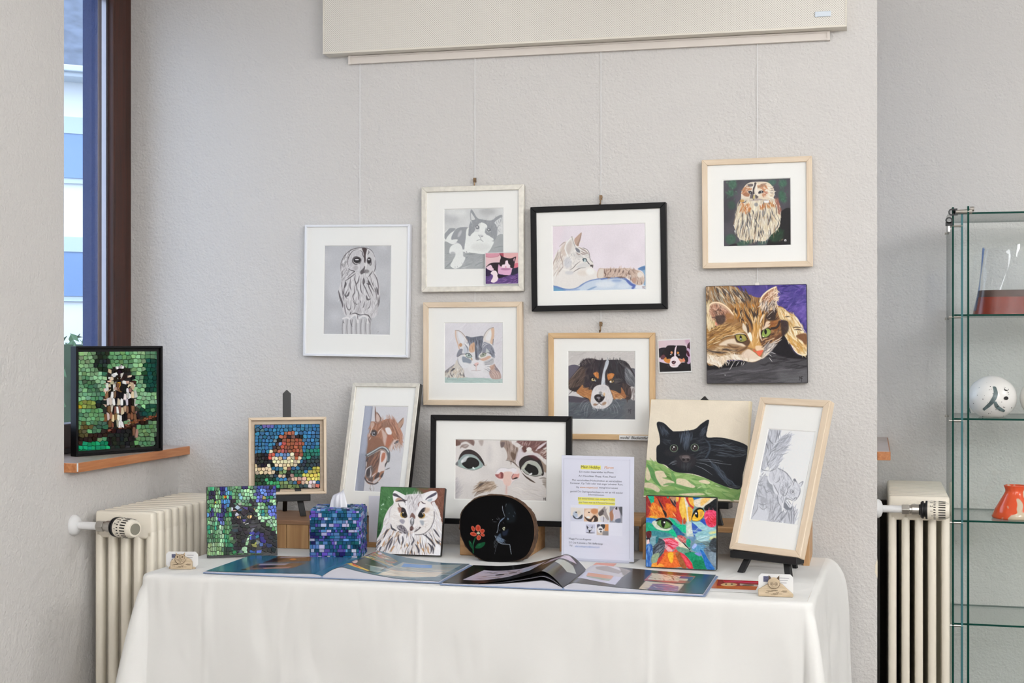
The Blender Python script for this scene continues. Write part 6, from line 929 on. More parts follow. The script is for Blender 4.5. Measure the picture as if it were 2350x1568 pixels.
def fast_mesh(name, co, quads, m, parent, rgb=None, smooth=False):
    me = bpy.data.meshes.new(name); n = len(co); k = len(quads)
    me.vertices.add(n); me.vertices.foreach_set('co', np.asarray(co, np.float32).ravel())
    me.loops.add(k*4); me.loops.foreach_set('vertex_index', np.asarray(quads, np.int32).ravel())
    me.polygons.add(k); me.polygons.foreach_set('loop_start', np.arange(0, k*4, 4, dtype=np.int32))
    if smooth: me.polygons.foreach_set('use_smooth', [True]*k)
    me.update(calc_edges=True); me.validate()
    if rgb is not None: set_cols(me, rgb)
    me.materials.append(m)
    o = bpy.data.objects.new(name, me); col.objects.link(o); o.parent = parent
    return o
def grid_quads(w_, h_):
    i = np.arange((h_-1)*w_).reshape(h_-1, w_)[:, :-1].ravel()
    return np.c_[i, i+w_, i+w_+1, i+1]
def picture(name, A, fn, m, parent, keep=None):
    """a flat printed or painted sheet: fn(u, v) -> xyz arrays, v down"""
    im = A.out(); h_, w_ = im.shape[:2]
    u, v = np.meshgrid(np.linspace(0, 1, w_), np.linspace(0, 1, h_))
    co = np.stack(fn(u.ravel(), v.ravel()), 1); q = grid_quads(w_, h_); rgb = im.reshape(-1, 3)
    if keep is not None:
        k = keep(u.ravel(), v.ravel()); q = q[k[q].all(1)]
        used = np.unique(q); mp = np.full(len(co), -1); mp[used] = np.arange(len(used)); q = mp[q]; co = co[used]; rgb = rgb[used]
    return fast_mesh(name, co, q, m, parent, rgb)
def flat(x0, x1, z0, z1, y):
    return lambda u, v: (x0+(x1-x0)*u, np.full_like(u, y), z1+(z0-z1)*v)
def rails(t, W, H, bw, d, mh, mv, name='frame_rail', lip=0., side=None):
    """four mitred rails; front face at y=0, depth d, local x centred, z from 0"""
    x = W/2
    for k, (pts, m) in enumerate((([(-x, 0), (x, 0), (x-bw, bw), (-x+bw, bw)], mh), ([(-x, H), (-x+bw, H-bw), (x-bw, H-bw), (x, H)], mh), ([(-x, 0), (-x+bw, bw), (-x+bw, H-bw), (-x, H)], mv), ([(x, 0), (x, H), (x-bw, H-bw), (x-bw, bw)], mv))):
        b = MB(); b.prism(pts, 0, d)
        o = b.build(name, [m, side or m], t, bevel=.0012, seg=1)
        if side:
            for p in o.data.polygons:
                if abs(p.normal.y) < .5 and (abs(p.center.x) > x-.0005 or p.center.z < .0005 or p.center.z > H-.0005): p.material_index = 1
def mat_ring(t, W, H, win, y):
    """passe-partout with bevelled opening; win = x0,x1,z0,z1"""
    x0, x1, z0, z1 = win; e = .0022; X = W/2
    v = [(-X, y, 0), (X, y, 0), (X, y, H), (-X, y, H), (x0, y, z0), (x1, y, z0), (x1, y, z1), (x0, y, z1), (x0+e, y+.0022, z0+e), (x1-e, y+.0022, z0+e), (x1-e, y+.0022, z1-e), (x0+e, y+.0022, z1-e)]
    f = [(0, 1, 5, 4), (1, 2, 6, 5), (2, 3, 7, 6), (3, 0, 4, 7), (4, 5, 9, 8), (5, 6, 10, 9), (6, 7, 11, 10), (7, 4, 8, 11)]
    return MB().add(v, f).build('mat_board', M_mat_board, t)
def framed(name, label, cat, loc, rot, W, H, bw, d, mh, mv, A, win, recess=.006, side=None, glass=True, part='drawing', group=None):
    t = thing(name, label, cat, loc, rot, group)
    rails(t, W, H, bw, d, mh, mv, side=side)
    q = bw-.002
    mr = mat_ring(t, W-2*q, H-2*q, (win[0], win[1], win[2]-q, win[3]-q), recess+.002); mr.location = (0, 0, q)
    picture(part, A, flat(win[0], win[1], win[2], win[3], recess+.0043), M_paint, t)
    if glass: MB().add([(-W/2+q, recess, q), (W/2-q, recess, q), (W/2-q, recess, H-q), (-W/2+q, recess, H-q)], [(0, 1, 2, 3)]).build('glass_pane', M_pglass, t)
    MB().box(-W/2+q, W/2-q, recess+.006, d-.001, q, H-q).build('backing', M_backing, t)
    return t
def wall_pic(q, Y):
    """frame pose from its four photo corners on the plane Y"""
    P = np.array([atY(x, y, Y) for x, y in q])
    W = (np.linalg.norm(P[1]-P[0])+np.linalg.norm(P[2]-P[3]))/2; H = (np.linalg.norm(P[3]-P[0])+np.linalg.norm(P[2]-P[1]))/2
    r = math.atan2(P[1][2]-P[0][2]+P[2][2]-P[3][2], P[1][0]-P[0][0]+P[2][0]-P[3][0])
    c = P.mean(0); b = c-np.array([-math.sin(r), 0, math.cos(r)])*H/2
    return tuple(b), (0, -r, 0), W, H
def local_rect(q, Y, loc, rot):
    """photo quad -> x0,x1,z0,z1 in the frame's own axes"""
    M = (Matrix.Translation(loc) @ Euler(rot).to_matrix().to_4x4()).inverted()
    P = [M @ Vector(atY(x, y, Y)) for x, y in q]
    return ((P[0].x+P[3].x)/2, (P[1].x+P[2].x)/2, (P[2].z+P[3].z)/2, (P[0].z+P[1].z)/2)
def hang(name, label, q, A, bw, d, mh, mv, recess=.006, tilt=0., side=None):
    Y = YW-.006-d
    loc, rot, W, H = wall_pic(q, Y); win = local_rect(A.quad, Y, loc, rot)
    return framed(name, label, 'picture', loc, rot, W, H, bw, d, mh, mv, A, win, recess, side, group='pictures hanging on the wall')
hang('framed_picture', 'pencil drawing of an owl on a post in a white frame', [(696,516),(938,515),(939,821),(698,817)], art_owl_drawing(), .0075, .022, M_whiteframe, M_whiteframe, .004)
hang('framed_picture', 'pale pencil drawing of a black-and-white cat in a silver frame', [(965,429.5),(1199,423),(1204,668),(968.5,670.6)], art_cat_sketch(), .0165, .020, M_silver, M_silver)
hang('framed_picture', 'coloured drawing of a calico cat face in a birch frame', [(970,694),(1196,692.5),(1199,932),(971.5,930)], art_calico(), .0165, .024, M_birch, M_birch_v)
hang('framed_picture', 'tabby cat in profile with outstretched paw in a black frame', [(1216,475.7),(1527.5,463.5),(1531,709.6),(1220.7,715)], art_tabby_side(), .0175, .026, M_blackframe, M_blackframe)
hang('framed_picture', 'drawing of a black, brown and white dog in an oak frame', [(1257,764),(1501,764),(1504,1011),(1259,1008)], art_dog(), .0165, .020, M_pine, M_pine_v)
hang('framed_picture', 'painting of a brown owl on dark ground in a birch frame', [(1609.6,368),(1863,357),(1865.5,612),(1612.5,616)], art_owl_colour(), .0165, .024, M_birch, M_birch_v)
# canvases
M_canvas_edge = mat('canvas_edge_dark', (40, 36, 40), .7, noise=(40, .3))
M_canvas_cream = mat('canvas_edge_cream', (224, 210, 180), .8)
def canvas(name, label, loc, rot, W, H, d, A, edge, border=0., cat='painting', group=None):
    t = thing(name, label, cat, loc, rot, group)
    MB().box(-W/2, W/2, .0006, d, 0, H).build('canvas', edge, t, bevel=.002, seg=1)
    e = .0015+border
    picture('painting', A, flat(-W/2+e, W/2-e, e, H-e, -.0002), M_canvas_paint, t)
    return t
loc, rot, W, H = wall_pic([(1619.7,656.7),(1852.5,652),(1852.8,879.8),(1621.3,881)], YW-.024)
canvas('canvas_painting', 'unframed canvas of a golden tabby cat lying on black cloth', loc, rot, W, H, .018, art_gold_cat(), M_canvas_edge, group='pictures hanging on the wall')
def print_photo(label, q, Y, A, wq):
    loc, rot, W, H = wall_pic(q, Y); t = thing('photo_print', label, 'photo', loc, rot)
    MB().box(-W/2, W/2, .0004, .0012, 0, H).build('paper', M_white, t)
    x0, x1, z0, z1 = local_rect(A.quad, Y, loc, rot)
    picture('photo', A, flat(x0, x1, z0, z1, -.0002), M_print, t); return t
print_photo('small photo of a black-and-white cat stuck on the silver frame', [(1112,580),(1189.8,579),(1190.5,652),(1113.8,653.3)], YW-.0278, art_cat_photo(), None)
print_photo('small square photo of the dog stuck on the bare wall', [(1509,779),(1585,777),(1587,854),(1511,858)], YW-.0035, art_dog_photo(), None)
# ---------------------------------------------------------------- wall panel, gallery rail, wires, hooks
def perforated():
    m, nt, b = new_mat('perforated_metal'); N = nt.nodes; Lk = nt.links
    tc = N.new('ShaderNodeTexCoord'); mp = N.new('ShaderNodeMapping'); mp.inputs['Rotation'].default_value = (R(90), 0, 0)
    v = N.new('ShaderNodeTexVoronoi'); v.voronoi_dimensions = '2D'; v.inputs['Scale'].default_value = 1; v.inputs['Randomness'].default_value = 0.
    sp = N.new('ShaderNodeSeparateXYZ'); cb = N.new('ShaderNodeCombineXYZ')
    a = N.new('ShaderNodeMath'); a.operation = 'ADD'; s = N.new('ShaderNodeMath'); s.operation = 'SUBTRACT'
    ka = N.new('ShaderNodeMath'); ka.operation = 'MULTIPLY'; ka.inputs[1].default_value = 150; kb = N.new('ShaderNodeMath'); kb.operation = 'MULTIPLY'; kb.inputs[1].default_value = 150
    Lk.new(tc.outputs['Object'], sp.inputs[0]); Lk.new(sp.outputs[0], a.inputs[0]); Lk.new(sp.outputs[2], a.inputs[1]); Lk.new(sp.outputs[0], s.inputs[0]); Lk.new(sp.outputs[2], s.inputs[1])
    Lk.new(a.outputs[0], ka.inputs[0]); Lk.new(s.outputs[0], kb.inputs[0]); Lk.new(ka.outputs[0], cb.inputs[0]); Lk.new(kb.outputs[0], cb.inputs[1]); Lk.new(cb.outputs[0], v.inputs['Vector'])
    r = N.new('ShaderNodeValToRGB'); r.color_ramp.elements[0].position = .22; r.color_ramp.elements[1].position = .36
    r.color_ramp.elements[0].color = (*lin((172, 164, 154)), 1); r.color_ramp.elements[1].color = (*lin((232, 228, 220)), 1)
    Lk.new(v.outputs['Distance'], r.inputs['Fac']); Lk.new(r.outputs['Color'], b.inputs['Base Color']); b.inputs['Roughness'].default_value = .5
    return m
x0 = atY(741, 128, YW-.059)[0]; x1 = atY(1943, 64, YW-.059)[0]; zb = 2.285
t = thing('perforated_panel', 'cream perforated metal box at the top of the wall', 'wall panel', ((x0+x1)/2, YW, zb))
hw = (x1-x0)/2
MB().box(-hw, hw, -.058, -.05, 0.004, .6).build('perforated_front', perforated(), t)
b = MB().box(-hw, hw, -.0595, -.0001, 0, .006).box(-hw, -hw+.004, -.0595, -.0001, .006, .6).box(hw-.004, hw, -.0595, -.0001, .006, .6); b.build('housing', mat('panel_enamel', (228, 222, 210), .5), t)
px0, px1 = atY(1870, 30, YW-.06), atY(1907, 30, YW-.06)
bx = (x0+x1)/2
MB().box(px0[0]-bx, px1[0]-bx, -.062, -.058, atY(1888, 38.5, YW-.06)[2]-zb, atY(1888, 26, YW-.06)[2]-zb).build('badge', mat('badge_silver', (205, 214, 224), .25, .4), t, bevel=.001)
rz = 2.258
t = thing('gallery_rail', 'pale picture hanging rail below the perforated panel', 'picture rail', (0, YW, rz))
rx0, rx1 = atY(803, 140, YW)[0], atY(1905, 80, YW)[0]
M_rail = mat('rail_enamel', (224, 216, 208), .5)
MB().box(rx0, rx1, -.012, -.0002, 0, .026).build('channel', M_rail, t, bevel=.002); MB().box(rx0, rx1, -.016, -.012, 0, .005).build('lower_lip', M_rail, t); MB().box(rx0, rx1, -.016, -.012, .021, .026).build('upper_lip', M_rail, t)
for x in (rx0, rx1-.008): MB().box(x, x+.008, -.017, -.0002, -.001, .027).build('end_cap', M_rail, t)
M_nylon = mat('nylon_wire', (232, 232, 232), .3)
M_brass = mat('brass_hook', (128, 104, 78), .35, .7)
def wire(label, px, ybot, hooks):
    x = atY(px, 784, YW-.008)[0]; zt = rz+.003; z1 = atY(px, ybot, YW-.008)[2]
    t = thing('picture_wire', label, 'hanging wire', (x, YW-.008, z1), group='clear hanging wires on the wall')
    MB().tube([(0, 0, 0), (0, 0, zt-z1)], .0009, 6).build('wire', M_nylon, t)
    for hy in hooks:
        z = atY(px, hy, YW-.012)[2]-z1
        h = MB().box(-.003, .005, -.010, -.001, z-.004, z+.010).tube([(.0, -.006, z-.004), (.0, -.008, z-.018), (-.001, -.012, z-.022), (-.001, -.016, z-.016)], .0022, 6).tube([(.004, -.010, z+.004), (.004, -.016, z+.004)], .004, 8).build('hook', M_brass, t)
    return t
wire('clear wire hanging above the owl drawing in white frame', 826, 515, [])
wire('clear wire above the silver framed cat drawing', 1090, 700, [416])
wire('clear wire above the black framed tabby cat', 1379, 768, [456, 746])
wire('clear wire above the brown owl painting', 1738, 655, [])
MB_ = MB(); x = atY(1738, 650, YW-.02)[0]; z = atY(1738, 655, YW-.02)[2]
tag(MB().box(x-.006, x+.006, YW-.022, YW-.018, z-.002, z+.008).build('canvas_clip', M_chrome), 'small metal clip on top edge of the golden cat canvas', 'clip')
# handwritten strip on the oak frame
M_ink = mat('black_ink', (24, 22, 22), .7)
p0 = atY(1421, 1010, YW-.027); p1 = atY(1500, 1010, YW-.027); p2 = atY(1421, 999, YW-.027)
t = thing('caption_strip', 'white paper strip with handwriting on lower oak frame edge', 'caption', (p0[0], p0[1]+.0005, p0[2]))
MB().box(0, p1[0]-p0[0], 0, .0006, 0, p2[2]-p0[2]).build('paper', M_white, t)
text_mesh('handwriting', 'model  Blackettifarwen', .0112, M_ink, t, Matrix.Translation((.002, -.0003, .0035)) @ Matrix.Rotation(R(90), 4, 'X'), .0002, shear=.2)
# ---------------------------------------------------------------- table and cloth
TZ = .744
TX0, TX1, TY0, TY1 = -1.912, -.134, 3.472, 4.225
t = thing('folding_table', 'long table hidden under the white tablecloth', 'table', (0, 0, 0))
MB().box(TX0+.012, TX1-.012, TY0+.012, TY1-.012, TZ-.035, TZ-.006).build('tabletop', M_pine, t)
for x in (TX0+.10, TX1-.14):
    for y in (TY0+.10, TY1-.14): MB().box(x, x+.04, y, y+.04, 0, TZ-.035).build('leg', M_chrome, t)
def tablecloth():
    m, nt, b = new_mat('cotton_cloth'); N = nt.nodes; Lk = nt.links
    b.inputs['Base Color'].default_value = (*lin((230, 229, 226)), 1); b.inputs['Roughness'].default_value = .9; b.inputs['Specular IOR Level'].default_value = .15; b.inputs['Sheen Weight'].default_value = .15
    tc = N.new('ShaderNodeTexCoord'); n1 = N.new('ShaderNodeTexNoise'); n1.inputs['Scale'].default_value = 4; n1.inputs['Detail'].default_value = 1.2; n1.inputs['Distortion'].default_value = 1.6
    n2 = N.new('ShaderNodeTexNoise'); n2.inputs['Scale'].default_value = 900
    mp = N.new('ShaderNodeMapping'); mp.inputs['Rotation'].default_value = (0, R(24), 0); mp.inputs['Scale'].default_value = (1.5, 1, .55)
    Lk.new(tc.outputs['Object'], mp.inputs['Vector']); Lk.new(mp.outputs['Vector'], n1.inputs['Vector']); Lk.new(tc.outputs['Object'], n2.inputs['Vector'])
    b1 = N.new('ShaderNodeBump'); b1.inputs['Strength'].default_value = .7; b1.inputs['Distance'].default_value = .016; b2 = N.new('ShaderNodeBump'); b2.inputs['Strength'].default_value = .08; b2.inputs['Distance'].default_value = .001
    Lk.new(n1.outputs['Fac'], b1.inputs['Height']); Lk.new(n2.outputs['Fac'], b2.inputs['Height']); Lk.new(b1.outputs['Normal'], b2.inputs['Normal']); Lk.new(b2.outputs['Normal'], b.inputs['Normal'])
    # perimeter: rounded rectangle samples with outward normal and corner weight
    per = []
    rc = .022
    def seg(a, bb, n, nn):
        for i in range(n): per.append((Vector(a).lerp(Vector(bb), i/n), Vector(nn), 0., i/n))
    def arc(cx, cy, a0):
        for i in range(18):
            a = a0+math.pi/2*i/18; per.append((Vector((cx+rc*math.cos(a), cy+rc*math.sin(a), 0)), Vector((math.cos(a), math.sin(a), 0)), math.sin(2*(a-a0)), 0))
    seg((TX0+rc, TY0, 0), (TX1-rc, TY0, 0), 320, (0, -1, 0)); arc(TX1-rc, TY0+rc, -math.pi/2)
    seg((TX1, TY0+rc, 0), (TX1, TY1-rc, 0), 46, (1, 0, 0)); arc(TX1-rc, TY1-rc, 0)
    seg((TX1-rc, TY1, 0), (TX0+rc, TY1, 0), 60, (0, 1, 0)); arc(TX0+rc, TY1-rc, math.pi/2)
    seg((TX0, TY1-rc, 0), (TX0, TY0+rc, 0), 46, (-1, 0, 0)); arc(TX0+rc, TY0+rc, math.pi)
    n = len(per); rows = []
    drops = [(-.016, 0.), (-.008, .0012), (-.003, .0045), (0., .010), (.001, .018), (.0015, .03)]+[(.002, .03+.38*(i+1)/22) for i in range(22)]
    rng = random.Random(5); ph = [rng.uniform(0, 6.3) for _ in range(8)]
    for off, dr in drops:
        row = []
        for i, (p, nn, cw, f) in enumerate(per):
            s = i/n*2*math.pi
            d = max(0, dr-.03)
            if nn.y > .9: d2 = dr*.55
            else: d2 = dr
            flare = cw*(.20*d**.75 if p.x < -1. and p.y < 3.8 else .15*d**.75 if p.y < 3.8 else .055*(1-math.exp(-dr/.035))+.03*d)
            edge = 1-cw
            g = min(1., d/.2)
            x_ = p.x if abs(nn.y) > .5 else p.y*1.7
            rip = edge*g*(.0045*math.sin(x_*9+ph[0]+d*6)+.0035*math.sin(x_*17-d*9+ph[1])+.0025*math.sin(x_*31+d*14+ph[2]))
            if nn.y < -.9:
                for xc in (-1.72, -1.125, -.53): rip += .0022*min(1, d/.02)*math.exp(-((p.x-xc)/.007)**2)
            if nn.x > .5: rip += edge*(.040*(1-math.exp(-dr/.05))*max(0, 1-abs((p.y-(TY1-.03))/.22))+.02*d)
            if nn.y > .5: rip = 0; flare *= .3
            q = p+nn*(off+flare+rip+.012*d*edge*(0 if nn.y > .5 else 1))
            row.append((q.x+.022*max(0, (q.x-TX0)/(TX1-TX0))*(q.y-TY0)/(TY1-TY0), q.y, TZ-d2))
        rows.append(row)
    b = MB()
    # top: fan grid inside the first row
    nx, ny = 60, 26
    b.grid(lambda u, v: (TX0+.016+(TX1-TX0-.032+.022*v)*u, TY0+.016+(TY1-TY0-.032)*v, TZ+.0004*math.sin(u*40)*math.sin(v*18)), nx, ny)
    o0 = len(b.v)
    b.v += [v for r in rows for v in r]
    for j in range(len(rows)-1):
        for i in range(n):
            b.f.append((o0+j*n+i, o0+(j+1)*n+i, o0+(j+1)*n+(i+1) % n, o0+j*n+(i+1) % n)); b.m.append(0)
    o = b.build('tablecloth', m, None, smooth=True)
    tag(o, 'white cotton tablecloth draped over the display table', 'tablecloth')
    return o
tablecloth()
# ---------------------------------------------------------------- wooden risers on the table
M_riser = wood('riser_wood', (176, 132, 86), (206, 164, 116), 0, 16, .5)
M_riser_v = wood('riser_wood_upright', (176, 132, 86), (206, 164, 116), 2, 16, .5)
M_riser_top = wood('riser_top', (150, 112, 84), (176, 138, 108), 0, 16, .5)
# box under the robin easel and the horse picture
bh = .085
x0 = -1.86; x1 = -1.50
t = thing('wooden_box', 'low wooden box of upright planks below the robin easel', 'box', (x0, 4.004, TZ+.0005))
nb = 5; wdt = (x1-x0)/nb
for i in range(nb): MB().box(i*wdt+.0008, (i+1)*wdt-.0008, 0, .012, 0, bh-.013).build('front_plank', M_riser_v, t, bevel=.001, seg=1)
MB().box(0, .012, .012, .235, 0, bh-.013).build('side_panel', M_riser, t); MB().box(x1-x0-.012, x1-x0, .012, .235, 0, bh-.013).build('side_panel', M_riser, t); MB().box(.012, x1-x0-.012, .223, .235, 0, bh-.013).build('back_panel', M_riser, t)
MB().box(-.002, x1-x0+.002, -.003, .237, bh-.013, bh).build('lid', M_riser_top, t, bevel=.002)
# low block under the kitten picture
t = thing('wooden_block', 'low wooden block half hidden behind the black wood slice', 'block', (-1.169, 4.0, TZ+.0005))
MB().box(0, .208, 0, .21, 0, .0745).build('block', M_riser, t, bevel=.002)
# bench under the black cat easel
bx0, bx1 = -.637, -.168
t = thing('wooden_bench', 'small wooden riser bench below the black cat easel', 'riser', (bx0, 4.05, TZ+.0005))
L = bx1-bx0
MB().box(0, L, 0, .22, .084, .099).build('top_board', M_riser, t, bevel=.002); MB().box(0, .016, .001, .219, 0, .084).build('side_panel', M_riser_v, t, bevel=.001); MB().box(L-.016, L, .001, .219, 0, .084).build('side_panel', M_riser_v, t, bevel=.001)
MB().box(L-.0165, L+.0005, -.006, .014, 0, .125).build('end_post', M_riser_v, t, bevel=.001)
t = thing('wooden_shelf', 'small wooden shelf riser behind the white flyer', 'riser', (-.90, 4.14, TZ+.0005))
MB().box(0, .245, 0, .13, .082, .108).build('top_board', M_riser, t, bevel=.002); MB().box(0, .016, .002, .128, 0, .082).build('side_panel', M_riser_v, t); MB().box(.229, .245, .06, .128, 0, .082).build('side_panel', M_riser_v, t)
# ---------------------------------------------------------------- black table easels
M_easel = mat('black_easel', (16, 16, 18), .42)
def easel(label, loc, rot, sup, lean, mast_top, ears, width, ledge_d=.022):
    """standing at loc (foot level); picture rests at height sup"""
    t = thing('table_easel', label, 'easel', loc, rot, group='black table easels')
    tl = math.tan(lean)
    dy = lambda z: (z-sup)*tl
    def bar(x0, z0, x1, z1, w_, d_, name, off=.02, yo=None):
        y0 = dy(z0)+off if yo is None else yo[0]; y1 = dy(z1)+off if yo is None else yo[1]
        v = []
        for (x, y, z) in ((x0, y0, z0), (x1, y1, z1)):
            v += [(x-w_/2, y, z), (x+w_/2, y, z), (x+w_/2, y+d_, z), (x-w_/2, y+d_, z)]
        MB().add(v, [(0, 3, 2, 1), (4, 5, 6, 7), (0, 1, 5, 4), (1, 2, 6, 5), (2, 3, 7, 6), (3, 0, 4, 7)]).build(name, M_easel, t, bevel=.0012, seg=1)
    sp = width/2*.72
    bar(-sp, 0, -sp*.62, sup+.02, .019, .012, 'front_leg'); bar(sp, 0, sp*.62, sup+.02, .019, .012, 'front_leg')
    if ears: 
        for s in (-1, 1):
            z = ears; y = dy(z)
            b = MB(); pts = [(s*.045, z-.03), (s*.045, z+.014), (s*.040, z+.016), (s*.028, z+.010), (s*.022, z), (s*.022, z-.03)]
            b.prism(pts if s > 0 else pts[::-1], y+.022, y+.034); b.build('side_horn', M_easel, t)
        bar(-sp*.62, sup+.02, -.035, ears-.02, .016, .012, 'side_leg', .022); bar(sp*.62, sup+.02, .035, ears-.02, .016, .012, 'side_leg', .022)
    else:
        bar(-sp*.62, sup+.02, -.02, sup+.25, .016, .012, 'side_leg', .022); bar(sp*.62, sup+.02, .02, sup+.25, .016, .012, 'side_leg', .022)
    z0, z1 = sup-.02, mast_top
    b = MB(); hw = .0125
    ya, yb = dy(z0)+.036, dy(z1)+.036
    v = []
    for q in (0, .011):
        v += [(-hw, ya+q, z0), (hw, ya+q, z0), (hw, yb+q-.012*tl, z1-.012), (0, yb+q, z1), (-hw, yb+q-.012*tl, z1-.012)]
    b.add(v, [(0, 1, 2, 3, 4), (9, 8, 7, 6, 5), (0, 5, 6, 1), (1, 6, 7, 2), (2, 7, 8, 3), (3, 8, 9, 4), (4, 9, 5, 0)]); b.build('mast', M_easel, t)
    MB().box(-width/2, width/2, -ledge_d, .034, sup-.020, sup-.0005).build('ledge', M_easel, t, bevel=.0015, seg=1)
    bar(-.0, 0, 0, mast_top*.55, .014, .010, 'back_leg', 0, (.11+.05, dy(mast_top*.55)+.047))
    return t
# ---------------------------------------------------------------- mosaics
def clip(poly, nx, ny, c):
    out = []; n = len(poly)
    for i in range(n):
        a = poly[i]; b_ = poly[(i+1) % n]; da = a[0]*nx+a[1]*ny-c; db = b_[0]*nx+b_[1]*ny-c
        if da <= 0: out.append(a)
        if (da < 0 < db) or (db < 0 < da):
            t_ = da/(da-db); out.append((a[0]+(b_[0]-a[0])*t_, a[1]+(b_[1]-a[1])*t_))
    return out
def lattice(x0, x1, y0, y1, sx, sy, jit, rng, inside, ang=None):
    """jittered courses of stones; returns [(centre, polygon)] in crop units"""
    pts = []; j = 0; y = y0
    while y < y1+sy:
        x = x0+rng.uniform(-.5, .5)*sx
        while x < x1+sx:
            w_ = sx*rng.uniform(.75, 1.3)
            p = (x+w_/2+rng.normal()*jit*sx, y+sy/2+rng.normal()*jit*sy)
            pts.append(p); x += w_
        y += sy
    pts = [p for p in pts if inside(*p)]
    P = np.array(pts); res = []
    for i, p in enumerate(pts):
        d = (P-p)/(sx, sy); dd = (d**2).sum(1); near = np.argsort(dd)[1:14]
        hx, hy = sx*.74, sy*.6; a = math.radians(ang(*p)) if ang else 0; ca, sa = math.cos(a), math.sin(a)
        poly = [(p[0]+u*ca-v*sa, p[1]+u*sa+v*ca) for u, v in ((-hx, -hy), (hx, -hy), (hx, hy), (-hx, hy))]
        for k in near:
            q = P[k]; nx, ny = (q[0]-p[0])/sx**2, (q[1]-p[1])/sy**2
            mx, my = (p[0]+q[0])/2, (p[1]+q[1])/2
            poly = clip(poly, nx, ny, nx*mx+ny*my)
            if len(poly) < 3: break
        if len(poly) >= 3: res.append((p, poly))
    return res
def parea(p): return abs(sum(p[i][0]*p[(i+1) % len(p)][1]-p[(i+1) % len(p)][0]*p[i][1] for i in range(len(p))))/2
def tiles(t, A, cells, W, H, x0, z0, y0, thick, colour, rng, gap=.93, limit=300, maxarea=None):
    """cells in crop units -> stones on the panel face (local x0..x0+W, z0..z0+H, face at y0 towards -y)"""
    items = []
    for p, poly in cells:
        uv = A.tr(np.array(poly)); uv = uv/(A.w, A.h)
        uv = np.clip(uv, 0.004, .996)
        pts = [(x0+u*W, z0+(1-v)*H) for u, v in uv]; ar = parea(pts)
        if ar < 4e-6: continue
        items.append((ar, p, pts))
    items.sort(key=lambda i: -i[0])
    rest = MB(); rcol = []
    for k, (ar, p, pts) in enumerate(items):
        cx = sum(q[0] for q in pts)/len(pts); cz = sum(q[1] for q in pts)/len(pts)
        g = gap*rng.uniform(.95, 1.0); th = thick*rng.uniform(.75, 1.25); tx, tz = rng.normal()*.05, rng.normal()*.05
        base = [(cx+(q[0]-cx)*g, cz+(q[1]-cz)*g) for q in pts]; top = [(cx+(q[0]-cx)*g*.93, cz+(q[1]-cz)*g*.93) for q in pts]
        v = [(a, y0, b_) for a, b_ in base]+[(a, y0-th+(a-cx)*tx+(b_-cz)*tz, b_) for a, b_ in top]
        n = len(pts); f = [tuple(range(n, 2*n))]+[(i, (i+1) % n, (i+1) % n+n, i+n) for i in range(n)]
        c = np.array(colour(*p), float); c = np.clip(c*rng.uniform(.82, 1.16)+rng.normal(size=3)*5, 4, 245)/255.
        if k < limit:
            b = MB().add(v, f); o = b.build('mosaic_tile', M_tile, t); set_cols(o.data, np.tile(c, (len(v), 1)))
        else:
            rest.add(v, f); rcol += [c]*len(v)
    if rest.v:
        o = rest.build('mosaic_tiles', M_tile, t); set_cols(o.data, np.array(rcol)); o['kind'] = 'stuff'
def sampler(A):
    def f(x, y):
        q = A.tr(np.array([[x, y]]))[0]; i = int(np.clip(q[1], 0, A.h-1)); j = int(np.clip(q[0], 0, A.w-1)); return A.im[i, j]
    return f
M_grout = mat('dark_grout', (22, 22, 22), .8)
M_grout_tan = mat('pale_grout', (176, 160, 120), .8)
# robin mosaic in its deep birch tray
W = H = .237; bw = .0085; rloc = (-1.7373, 4.0652, TZ+.156)
t = thing('robin_mosaic', 'square mosaic of a robin in a deep pale wood frame', 'mosaic', rloc, (-.05, 0, R(26.6)))
rails(t, W, H, bw, .028, M_birch, M_birch_v)
MB().box(-W/2+bw, W/2-bw, .022, .027, bw, H-bw).build('tray_back', M_birch, t)
A = design_robin(); rng = np.random.default_rng(3)
pw = .199; MB().box(-pw/2, pw/2, .012, .022, .0165, .0165+pw).build('mosaic_base', M_grout, t)
cells = lattice(98, 915, 455, 1262, 47, 44, .10, rng, lambda x, y: 100 < x < 915 and 455 < y < 1262, lambda x, y: (x-510)*.05)
tiles(t, A, cells, pw, pw, -pw/2, .0165, .012, .005, sampler(A), rng, .95)
easel('black table easel holding the robin mosaic', (-1.7373, 4.0652, TZ+bh+.001), (0, 0, R(26.6)), .071, .05, .390, .245, .135)
# iris and black cat mosaic
t = thing('cat_mosaic', 'green and blue mosaic of a black cat among irises', 'mosaic', (-1.7668, 3.8036, TZ+.0072), (R(-13.9), 0, R(28.75)))
W = H = .2012
sh = lambda c, p: (c, [tuple(map(float, q.split(','))) for q in p.split()])
MB().box(-W/2, W/2, 0, .010, -.004, H).build('mosaic_base', M_black, t)
A = design_iris_cat(); rng = np.random.default_rng(4)
catp = "555,440 700,420 760,470 930,470 1000,350 1080,330 1080,700 1260,800 1460,970 1540,1130 1540,1460 640,1470 600,1200 560,900 560,640"
cp = [tuple(map(float, q.split(','))) for q in catp.split()]
def inpoly(x, y, P):
    r = False
    for i in range(len(P)):
        a, b_ = P[i], P[i-1]
        if (a[1] > y) != (b_[1] > y) and x < (b_[0]-a[0])*(y-a[1])/(b_[1]-a[1])+a[0]: r = not r
    return r
cells = lattice(35, 560, 40, 1490, 48, 92, .13, rng, lambda x, y: x < 560 and not inpoly(x, y, cp), lambda x, y: (x-200)*-.02+(8 if y > 900 else 0))
cells += lattice(560, 1535, 30, 1470, 66, 72, .15, rng, lambda x, y: x >= 560 and not inpoly(x, y, cp))
